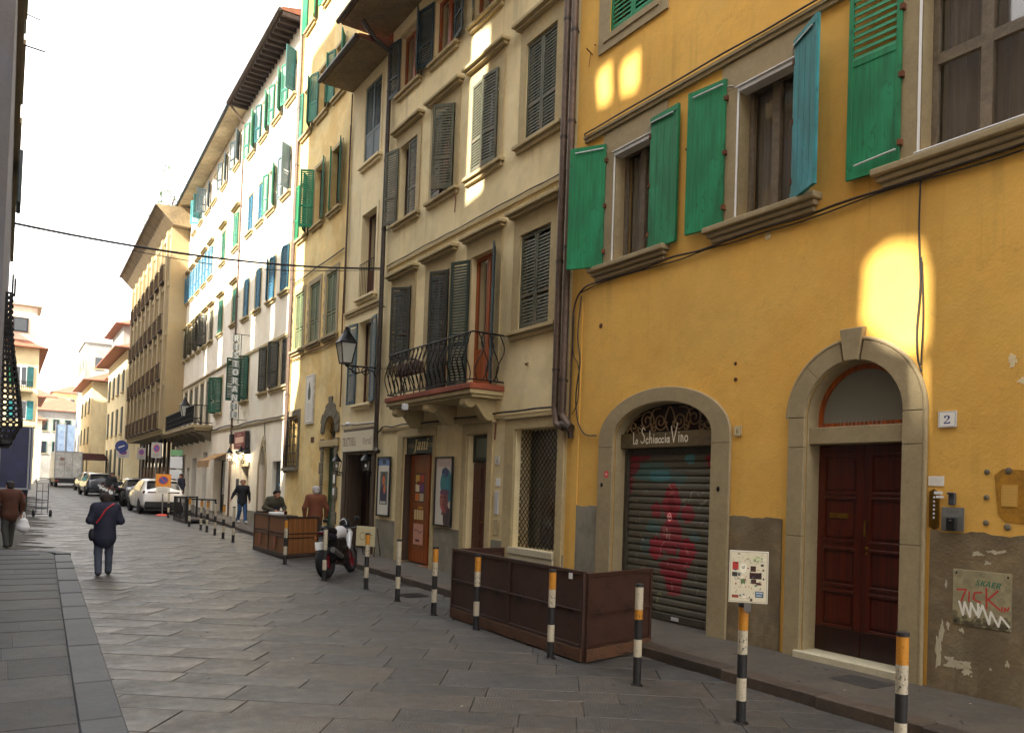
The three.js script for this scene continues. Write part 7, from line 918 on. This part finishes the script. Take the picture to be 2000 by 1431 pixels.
person('person in a brown jacket and dark trousers walking past the left corner', [0.16, gz(-23.3), -23.3], FAR + 0.3, 0.97, { coat: [72, 38, 22], legs: [52, 52, 50], hair: [46, 42, 42], bulk: 1.25, coatLen: 0.80, J: { elR: [-0.31, 1.14, 0.02], haR: [-0.30, 0.88, 0.05], elL: [0.30, 1.14, 0.0], haL: [0.28, 0.90, 0.06], knL: [0.10, 0.48, -0.04], anL: [0.10, 0.09, -0.22], knR: [-0.10, 0.49, 0.12], anR: [-0.10, 0.08, 0.18] } });
{ const t = thing('shopping_bag', 'white plastic carrier bag held by the brown-jacketed person on the left', 'bag', [0.47, gz(-23.3) + 0.42, -23.35]); part(t, 'sack', blend([{ a: [0, 0.1, 0], b: [0, 0.22, 0], r: 0.14, s: 0.10, c: rgb(210, 210, 214) }, { a: [0.04, 0.06, 0.03], b: [-0.05, 0.1, 0], r: 0.09, s: 0.1, c: rgb(214, 214, 218) }], 0.012), bodyMat); part(t, 'handles', [rod([0.03, 0.3, 0], [0.01, 0.47, 0], 0.014), rod([-0.03, 0.3, 0], [-0.01, 0.47, 0], 0.014)], M.white); }
person('person in a black jacket and blue jeans walking towards the wooden screen', [7.75, gz(-31.4) + 0.12, -31.4], 0.1, 0.98, { coat: [24, 24, 30], legs: [48, 78, 116], shoe: [206, 204, 200], hair: [150, 120, 104], hairType: 'full', bulk: 1.12, coatLen: 0.78, J: { elR: [-0.30, 1.14, -0.10], haR: [-0.40, 0.95, -0.06], elL: [0.28, 1.14, -0.06], haL: [0.27, 0.90, 0.05], knL: [0.09, 0.49, 0.12], anL: [0.08, 0.09, 0.20], knR: [-0.09, 0.49, 0.0], anR: [-0.08, 0.1, -0.2] } });
person('grey-haired person in a rust-brown jacket walking away past the trattoria', [6.98, gz(-19.7) + 0.12, -20.6], FAR - 0.15, 1.0, { coat: [108, 60, 34], legs: [62, 54, 46], hair: [178, 172, 168], bulk: 1.2, coatLen: 0.86, J: { elL: [0.29, 1.12, -0.03], haL: [0.27, 0.86, 0.02], elR: [-0.29, 1.12, -0.03], haR: [-0.28, 0.86, 0.02], knL: [0.10, 0.49, 0.08], anL: [0.10, 0.08, 0.10], anR: [-0.1, 0.09, -0.16] } });
person('dark-haired person in a camouflage jacket bent over papers inside the wooden screen', [6.42, gz(-22.6) + 0.06, -22.55], 0.25, 0.98, { coat: [62, 58, 42], legs: [36, 36, 42], hair: [26, 22, 22], hairType: 'full', bulk: 1.2, J: { chest: [0, 1.24, 0.08], neck: [0, 1.38, 0.12], head: [0, 1.48, 0.19], shL: [0.185, 1.33, 0.07], shR: [-0.185, 1.33, 0.07], elL: [0.30, 1.10, 0.10], elR: [-0.32, 1.10, 0.08], haL: [0.16, 1.02, 0.34], haR: [-0.16, 1.02, 0.34] }, extra: (t) => part(t, 'shirt', [sph(0, 1.17, 0.14, 0.11, 0.17, 0.09)], flat(34, 38, 56, 0.8)) });
person('person in a dark suit standing by the bus-stop panels behind the white car', [7.72, gz(-43.8) + 0.12, -43.8], -1.2, 1.0, { coat: [28, 28, 44], legs: [30, 30, 40], hair: [40, 32, 30], bulk: 1.1 });
person('person in dark riding gear standing by the scooters', [5.15, gz(-50), -50], 0.4, 1.0, { coat: [26, 26, 30], legs: [40, 38, 40], hair: [30, 28, 28], bulk: 1.15 });
// ================================================================ VEHICLES
function wheelGeo(t, name, x, y, z, r, w, rim, spokes = 5, axis = 'x') {
  const ty = new THREE.TorusGeometry(r - w * 0.42, w * 0.46, 10, 28); ty.scale(1, 1, 1.15); const g = [ty]; g.push(new THREE.CylinderGeometry(r * 0.97, r * 0.97, w * 0.62, 28, 1, true).rotateX(Math.PI / 2));
  const wm = part(t, name, g.map((q) => q), M.rubber); const L = [new THREE.TorusGeometry(r * 0.66, r * 0.06, 6, 24), disc(r * 0.16, w * 0.7, 12).rotateX(Math.PI / 2)]; for (let i = 0; i < spokes; i++) { const a = 6.283 * i / spokes; L.push(bar([0, 0, w * 0.2], [r * 0.66 * Math.cos(a), r * 0.66 * Math.sin(a), w * 0.25], r * 0.13, w * 0.14), bar([0, 0, -w * 0.2], [r * 0.66 * Math.cos(a), r * 0.66 * Math.sin(a), -w * 0.25], r * 0.13, w * 0.14)); } part(wm, 'rim', L, rim); wm.position.set(x, y, z); if (axis === 'x') wm.rotation.y = Math.PI / 2; return wm;
}
// lofted car body: stations from tail (z=0) to nose (z=-L): half-width, sill, shoulder, roof...
function carBody(L, W, prof, glass) {   // prof: [z, yBottom, yBelt, yTop, wBelt, wTop]
  const n = 14, P = [], I = []; prof.forEach(([z, yb, ym, yt, wb, wt]) => { const ring = []; const q = [[0, yb], [wb * 0.86, yb], [wb * 0.985, yb + (ym - yb) * 0.16], [wb, yb + (ym - yb) * 0.55], [wb * 0.975, ym - 0.02], [lerp(wb, wt, 0.18), ym + 0.03], [lerp(wb, wt, 0.62), lerp(ym, yt, 0.55)], [wt, yt - (yt - ym) * 0.12], [wt * 0.86, yt - 0.012], [wt * 0.5, yt], [0, yt + 0.008]]; for (const [x, y] of q) ring.push([x, y]); for (let i = q.length - 2; i > 0; i--) ring.push([-q[i][0], q[i][1]]); ring.forEach(([x, y]) => P.push(x, y, z)); }); const m = 20; for (let i = 0; i + 1 < prof.length; i++) for (let j = 0; j < m; j++) { const a = i * m + j, b = i * m + (j + 1) % m, c = a + m, d = b + m; I.push(a, b, d, a, d, c); } for (const [o, fl] of [[0, 1], [(prof.length - 1) * m, 0]]) for (let j = 1; j + 1 < m; j++) fl ? I.push(o, o + j + 1, o + j) : I.push(o, o + j, o + j + 1);
  const g = new THREE.BufferGeometry(); g.setAttribute('position', new THREE.BufferAttribute(new Float32Array(P), 3)); g.setIndex(I); g.computeVertexNormals(); return g;
}
function quadG(a, b, c, d) { const g = new THREE.BufferGeometry(); g.setAttribute('position', new THREE.BufferAttribute(new Float32Array([...a, ...b, ...c, ...a, ...c, ...d]), 3)); g.computeVertexNormals(); return g; }
function car(label, pos, ry, paintC, { L = 4.3, W = 1.82, H = 1.58, group = 'cars parked along the right kerb', plate = true } = {}) {
  const t = thing('parked_car', label, 'car', pos, ry, group), pm = new THREE.MeshPhysicalMaterial({ color: rgb(...paintC), roughness: 0.35, clearcoat: 1, clearcoatRoughness: 0.06, metalness: 0.1 }), h = W / 2, gl = M.glassD, k = H / 1.58;
  part(t, 'body', carBody(L, W, [[0.0, 0.42, 0.86 * k, 0.90 * k, h * 0.86, h * 0.80], [-0.06, 0.36, 0.92 * k, 1.02 * k, h * 0.94, h * 0.82], [-0.22, 0.30, 0.96 * k, 1.16 * k, h * 0.985, h * 0.80], [-0.50, 0.26, 0.98 * k, 1.44 * k, h, h * 0.72], [-0.75, 0.24, 0.98 * k, 1.53 * k, h, h * 0.70], [-1.4, 0.23, 0.97 * k, 1.575 * k, h, h * 0.71], [-2.1, 0.23, 0.96 * k, 1.56 * k, h, h * 0.71], [-2.6, 0.23, 0.95 * k, 1.46 * k, h, h * 0.69], [-3.25, 0.24, 0.94 * k, 1.04 * k, h, h * 0.76], [-3.9, 0.26, 0.84 * k, 0.93 * k, h * 0.97, h * 0.74], [-L + 0.1, 0.32, 0.66 * k, 0.78 * k, h * 0.88, h * 0.66], [-L, 0.38, 0.58 * k, 0.66 * k, h * 0.78, h * 0.6]]), pm);
  const hw = h * 0.70; part(t, 'rear_window', quadG([-h * 0.78, 1.08 * k, -0.175], [h * 0.78, 1.08 * k, -0.175], [h * 0.70, 1.44 * k, -0.515], [-h * 0.70, 1.44 * k, -0.515]).translate(0, 0.012, 0.02), gl); part(t, 'spoiler', cham(-h * 0.70, h * 0.70, 1.47 * k, 1.51 * k, -0.62, -0.42, 0.012), pm);
  for (const s of [-1, 1]) { part(t, 'side_window', quadG([s * (h * 0.955 + 0.012), 1.02 * k, -0.72], [s * (h * 0.955 + 0.012), 1.01 * k, -2.85], [s * (h * 0.74 + 0.02), 1.44 * k, -2.2], [s * (h * 0.745 + 0.02), 1.46 * k, -0.95]), gl); part(t, 'tail_light', [cham(s * h * 0.5 - 0.22, s * h * 0.5 + 0.22, 0.93 * k, 1.0 * k, -0.14, -0.02, 0.02), cham(s * (h - 0.10) - 0.05, s * (h - 0.10) + 0.05, 0.90 * k, 1.03 * k, -0.32, -0.05, 0.02)], flat(70, 16, 22, 0.2)); part(t, 'mirror', [cham(s * (h + 0.02), s * (h + 0.18), 1.0 * k, 1.12 * k, -2.75, -2.62, 0.03)], pm); part(t, 'door_line', [bx(s * (h + 0.001) - 0.002, s * (h + 0.001) + 0.002, 0.35, 0.9 * k, -1.62, -1.61), bx(s * (h + 0.001) - 0.002, s * (h + 0.001) + 0.002, 0.35, 0.9 * k, -2.62, -2.61)], M.black); for (const z of [-0.78, -3.42]) { part(t, 'wheel_arch', disc(0.37, 0.05, 24).rotateZ(Math.PI / 2).translate(s * (h - 0.018), 0.34, z), M.black); wheelGeo(t, 'wheel', s * (h - 0.08), 0.33, z, 0.33, 0.2, M.steel, 5); } }
  part(t, 'bumper', [cham(-h * 0.86, h * 0.86, 0.30, 0.58, -0.16, 0.025, 0.04)], flat(26, 26, 30, 0.6)); if (plate) part(t, 'number_plate', cham(-0.26, 0.26, 0.66, 0.77, 0.0, 0.02, 0.004), M.white); part(t, 'light_bar', cham(-h * 0.42, h * 0.42, 0.955 * k, 0.985 * k, -0.09, -0.03, 0.008), flat(60, 20, 24, 0.3)); part(t, 'underbody', bx(-h * 0.8, h * 0.8, 0.18, 0.32, -L + 0.4, -0.3), M.black); return t;
}
car('white compact crossover parked with its tail to the camera beside the no-parking sign', [6.12, gz(-39.4), -38.75], 0.03, [226, 224, 220], { H: 1.60 });
car('black hatchback parked ahead of the white crossover', [6.15, gz(-46), -45.6], 0.03, [22, 24, 28], { H: 1.50 });
car('dark blue-grey car parked past the scooters', [5.6, gz(-61), -60], 0.06, [52, 60, 68], { H: 1.55 });
car('dark car parked farthest along the right kerb', [5.9, gz(-70), -69], 0.06, [44, 48, 52], { H: 1.5 });
// box lorry driving away
{ const z = -80, t = thing('box_truck', 'white box lorry with two rear doors in the middle of the street', 'truck', [4.76, gz(z), z], 0.02), wm = mott(226, 224, 218, 0.5); part(t, 'box', cham(-1.05, 1.05, 0.78, 3.12, -5.2, 0, 0.03), wm); for (const s of [-1, 1]) { part(t, 'rear_door', cham(s * 0.505 - 0.49, s * 0.505 + 0.49, 0.86, 3.02, 0.002, 0.03, 0.01), wm); part(t, 'tail_light', cham(s * 0.85 - 0.14, s * 0.85 + 0.14, 0.5, 0.64, -0.05, 0.06, 0.01), flat(150, 40, 30, 0.4)); part(t, 'door_bar', rod([s * 0.3, 0.9, 0.05], [s * 0.3, 3.0, 0.05], 0.018), M.steel); wheelGeo(t, 'wheel', s * 0.85, 0.36, -0.7, 0.36, 0.26, M.steel, 5); wheelGeo(t, 'wheel', s * 0.9, 0.36, -4.6, 0.36, 0.24, M.steel, 5); } part(t, 'frame', extr(ringShape(rectPts(-1.07, 1.07, 0.76, 3.14), rectPts(-1.0, 1.0, 0.84, 3.05)), 0.04, 0.0), M.steel); part(t, 'logo', [disc(0.2, 0.004, 20).rotateX(Math.PI / 2).scale(1, 0.8, 1).translate(-0.5, 2.45, 0.034), bx(-0.8, -0.2, 2.02, 2.06, 0.031, 0.034), bx(-0.75, -0.3, 1.92, 1.95, 0.031, 0.034)], flat(150, 120, 108, 0.6)); part(t, 'chassis', [bx(-1.0, 1.0, 0.42, 0.76, -6.6, -0.02)], M.black); part(t, 'bumper', cham(-1.02, 1.02, 0.36, 0.5, -0.02, 0.06, 0.02), M.black); part(t, 'number_plate', cham(-0.5, 0.5, 0.22, 0.34, 0.0, 0.03, 0.005), M.white); part(t, 'cab', cham(-1.0, 1.0, 0.76, 2.4, -7.0, -5.25, 0.12), wm); }
// blue lorry parked on the left
{ const z = -38.2, t = thing('box_truck', 'navy blue box lorry parked on the left with grey corner trim', 'truck', [-0.16, gz(z), z], -0.02), bm = mott(24, 30, 74, 0.45), tr = flat(128, 132, 140, 0.5, 0.3); part(t, 'box', cham(-1.12, 1.12, 0.98, 3.55, -5.6, 0, 0.02), bm); part(t, 'rear_door', [cham(-1.0, 0.96, 1.08, 3.45, 0.002, 0.02, 0.006)], bm); part(t, 'corner_trim', [cham(0.97, 1.04, 0.98, 3.5, 0.002, 0.05, 0.01), cham(1.07, 1.14, 0.98, 3.56, -0.06, 0.03, 0.01), cham(-1.1, 1.06, 0.98, 1.05, 0.021, 0.06, 0.01)], tr); part(t, 'chassis', bx(-0.9, 0.9, 0.5, 0.97, -7.2, -0.15), M.black); part(t, 'cab', cham(-1.05, 1.05, 0.6, 2.6, -7.6, -5.7, 0.12), bm); for (const s of [-1, 1]) { wheelGeo(t, 'wheel', s * 0.86, 0.42, -1.1, 0.42, 0.26, M.steel, 5); wheelGeo(t, 'wheel', s * 0.9, 0.42, -6.2, 0.42, 0.26, M.steel, 5); } part(t, 'tail_lift', [cham(-1.0, 1.0, 0.5, 0.58, -0.1, 0.12, 0.02), rod([0.55, 0.5, 0.05], [0.55, 0.2, 0.05], 0.03)], M.black); part(t, 'tail_light', [cham(0.7, 0.95, 0.66, 0.8, -0.14, -0.08, 0.01)], flat(120, 24, 24, 0.4)); }
{ const z = -36.3, t = thing('hand_truck', 'tall sack barrow with two black wheels standing behind the blue lorry', 'hand truck', [1.32, gz(z), z], 0.1); part(t, 'frame', [rod([-0.2, 0.1, 0], [-0.2, 1.3, 0.0], 0.018), rod([0.2, 0.1, 0], [0.2, 1.3, 0.0], 0.018), rod([0, 0.1, 0], [0, 1.3, 0], 0.012), ...[0.35, 0.65, 1.0, 1.3].map((y) => rod([-0.2, y, 0], [0.2, y, 0], 0.014)), tube([[-0.2, 1.3, 0], [-0.25, 1.45, 0.06], [0.0, 1.52, 0.1], [0.25, 1.45, 0.06], [0.2, 1.3, 0]], 0.018, 20, 6)], flat(60, 62, 72, 0.5, 0.4)); part(t, 'toe_plate', cham(-0.22, 0.22, 0.03, 0.05, -0.25, 0.02, 0.004), M.steel); for (const s of [-1, 1]) part(t, 'wheel', [new THREE.TorusGeometry(0.10, 0.045, 8, 20).rotateY(Math.PI / 2).translate(s * 0.29, 0.145, 0.08), disc(0.08, 0.05, 14).rotateZ(Math.PI / 2).translate(s * 0.29, 0.145, 0.08)], M.rubber); part(t, 'axle', rod([-0.29, 0.145, 0.08], [0.29, 0.145, 0.08], 0.014), M.steel); }
// motorcycle: z forward is -z in its own axes
function motorcycle(name, label, pos, ry, lean, col, acc, { cat = 'motorcycle', group, scale = 1 } = {}) {
  const t = thing(name, label, cat, pos, ry, group); const pm = new THREE.MeshPhysicalMaterial({ color: rgb(...col), roughness: 0.3, clearcoat: 1 }), am = flat(...acc, 0.4), R = 0.325;
  const w1 = wheelGeo(t, 'wheel', 0, R, 0, R, 0.22, am, 6), w2 = wheelGeo(t, 'wheel', 0, R - 0.01, -1.43, R - 0.01, 0.13, am, 6);
  part(t, 'swing_arm', [bar([0.13, R, 0], [0.1, 0.45, -0.55], 0.05, 0.08), bar([-0.13, R, 0], [-0.1, 0.45, -0.55], 0.05, 0.08)], M.ironB);
  part(t, 'engine', [cham(-0.17, 0.17, 0.28, 0.62, -1.0, -0.55, 0.06), cham(-0.14, 0.14, 0.5, 0.78, -0.95, -0.5, 0.05)], M.iron);
  part(t, 'fork', [rod([0.09, R, -1.43], [0.09, 0.95, -1.12], 0.028), rod([-0.09, R, -1.43], [-0.09, 0.95, -1.12], 0.028)], M.steel);
  part(t, 'tank', blend([{ a: [0, 0.90, -0.92], b: [0, 0.86, -0.62], r: 0.15, s: 0.11, c: rgb(...col) }], 0.015), bodyGloss(pm)); 
  part(t, 'fairing', [blend([{ a: [0.10, 0.86, -1.22], b: [0.16, 0.55, -0.98], r: 0.08, s: 0.04, c: rgb(...col) }, { a: [-0.10, 0.86, -1.22], b: [-0.16, 0.55, -0.98], r: 0.08, s: 0.04, c: rgb(...col) }, { a: [0, 0.92, -1.30], b: [0, 0.78, -1.38], r: 0.12, s: 0.1, c: rgb(...col) }, ], 0.016)], pm); part(t, 'belly_pan', [blend([{ a: [0.14, 0.5, -0.98], b: [0.12, 0.34, -0.62], r: 0.05, s: 0.035, c: rgb(110, 20, 30) }, { a: [-0.14, 0.5, -0.98], b: [-0.12, 0.34, -0.62], r: 0.05, s: 0.035, c: rgb(110, 20, 30) }, { a: [0, 0.3, -0.95], b: [0, 0.3, -0.6], r: 0.09, s: 0.07, c: rgb(30, 26, 30) }], 0.016)], flat(62, 20, 26, 0.4));
  part(t, 'tail', [blend([{ a: [0, 0.84, -0.45], b: [0, 0.93, 0.04], r: 0.09, s: 0.05, c: rgb(...col) }, { a: [0.08, 0.82, -0.42], b: [0.04, 0.91, 0.02], r: 0.05, s: 0.03, c: rgb(...col) }, { a: [-0.08, 0.82, -0.42], b: [-0.04, 0.91, 0.02], r: 0.05, s: 0.03, c: rgb(...col) }], 0.014)], flat(30, 28, 44, 0.35));
  part(t, 'seat', blend([{ a: [0, 0.93, -0.50], b: [0, 1.01, -0.06], r: 0.105, s: 0.075, c: rgb(20, 20, 24) }], 0.015), M.black); part(t, 'tail_light', cham(-0.08, 0.08, 0.90, 0.96, 0.07, 0.11, 0.01), flat(80, 12, 14, 0.3));
  const ph = part(t, 'plate_holder', [bar([0, 0.88, 0.08], [0, 0.72, 0.24], 0.08, 0.02)], M.black); part(ph, 'number_plate', cham(-0.09, 0.09, 0.60, 0.76, 0.255, 0.262, 0.003).rotateX(0.0), M.white); part(t, 'mudguard', [(() => { const g = new THREE.TorusGeometry(R + 0.03, 0.06, 5, 14, 1.5); g.rotateY(Math.PI / 2); g.rotateX(-0.4); g.translate(0, R, 0); return g; })()], M.black);
  part(t, 'exhaust', [rod([0.17, 0.40, -0.5], [0.20, 0.58, 0.05], 0.05, 0.06, 12)], M.steel); part(t, 'handlebar', [rod([-0.34, 0.98, -1.06], [0.34, 0.98, -1.06], 0.016), rod([0.24, 0.98, -1.06], [0.36, 0.97, -0.98], 0.02), rod([-0.24, 0.98, -1.06], [-0.36, 0.97, -0.98], 0.02)], M.black); for (const s of [-1, 1]) part(t, 'mirror', [rod([s * 0.25, 0.98, -1.08], [s * 0.34, 1.16, -1.08], 0.01), sph(s * 0.36, 1.18, -1.07, 0.07, 0.045, 0.02)], M.black);
  part(t, 'screen', sph(0, 1.06, -1.26, 0.13, 0.14, 0.1), M.glassD); part(t, 'stand', rod([-0.12, 0.35, -0.6], [-0.32, 0.01, -0.55], 0.014), M.iron); part(t, 'indicator', [sph(0.12, 0.84, 0.12, 0.025, 0.02, 0.03), sph(-0.12, 0.84, 0.12, 0.025, 0.02, 0.03)], flat(180, 90, 30, 0.4));
  t.rotation.z = lean; t.rotation.order = 'YXZ'; t.scale.setScalar(scale); return t;
}
function bodyGloss(m) { return m; }
motorcycle('motorcycle', 'white sports motorcycle with red wheels parked nose to the pavement by the wooden screen', [5.68, gz(-15.9), -15.9], -0.72, 0.12, [206, 206, 208], [128, 22, 34]);
motorcycle('motorcycle', 'motorcycle with a red tail parked just ahead of the white crossover', [4.95, gz(-47.3), -46.6], -0.5, 0.1, [150, 24, 34], [60, 60, 62], { group: 'motorcycles parked along the right kerb' });
[['silver motorcycle parked next to the red-tailed one', -49.2, [170, 170, 172]], ['black motorcycle in the middle of the far parked row', -51.6, [34, 34, 38]], ['motorcycle with a pale fairing in the far parked row', -54, [190, 190, 180]], ['dark motorcycle at the end of the far parked row', -56.4, [44, 44, 50]]].forEach(([l, z, c], i) => motorcycle('motorcycle', l, [5.2 + 0.06 * i, gz(z), z], -0.6, 0.1, c, [70, 70, 72], { group: 'motorcycles parked along the right kerb' }));
{ const z = -84, t = thing('market_awning', 'dark red awning over a stall far down on the right', 'awning', [7.0, gz(z), z]); part(t, 'canopy', extr(poly([[-1.5, 2.5], [1.3, 2.5], [0.9, 3.1], [-1.1, 3.1]]), 3, -3), mott(84, 44, 38, 0.9)); part(t, 'leg', [rod([-1.3, 0, 0], [-1.3, 2.5, 0], 0.04), rod([1.1, 0, 0], [1.1, 2.5, 0], 0.04), rod([-1.3, 0, -2.8], [-1.3, 2.5, -2.8], 0.04)], M.iron); part(t, 'counter', cham(-1.2, 1.0, 0, 1.0, -1.5, -0.8, 0.03), M.woodB); }

renderer.render(scene, camera);
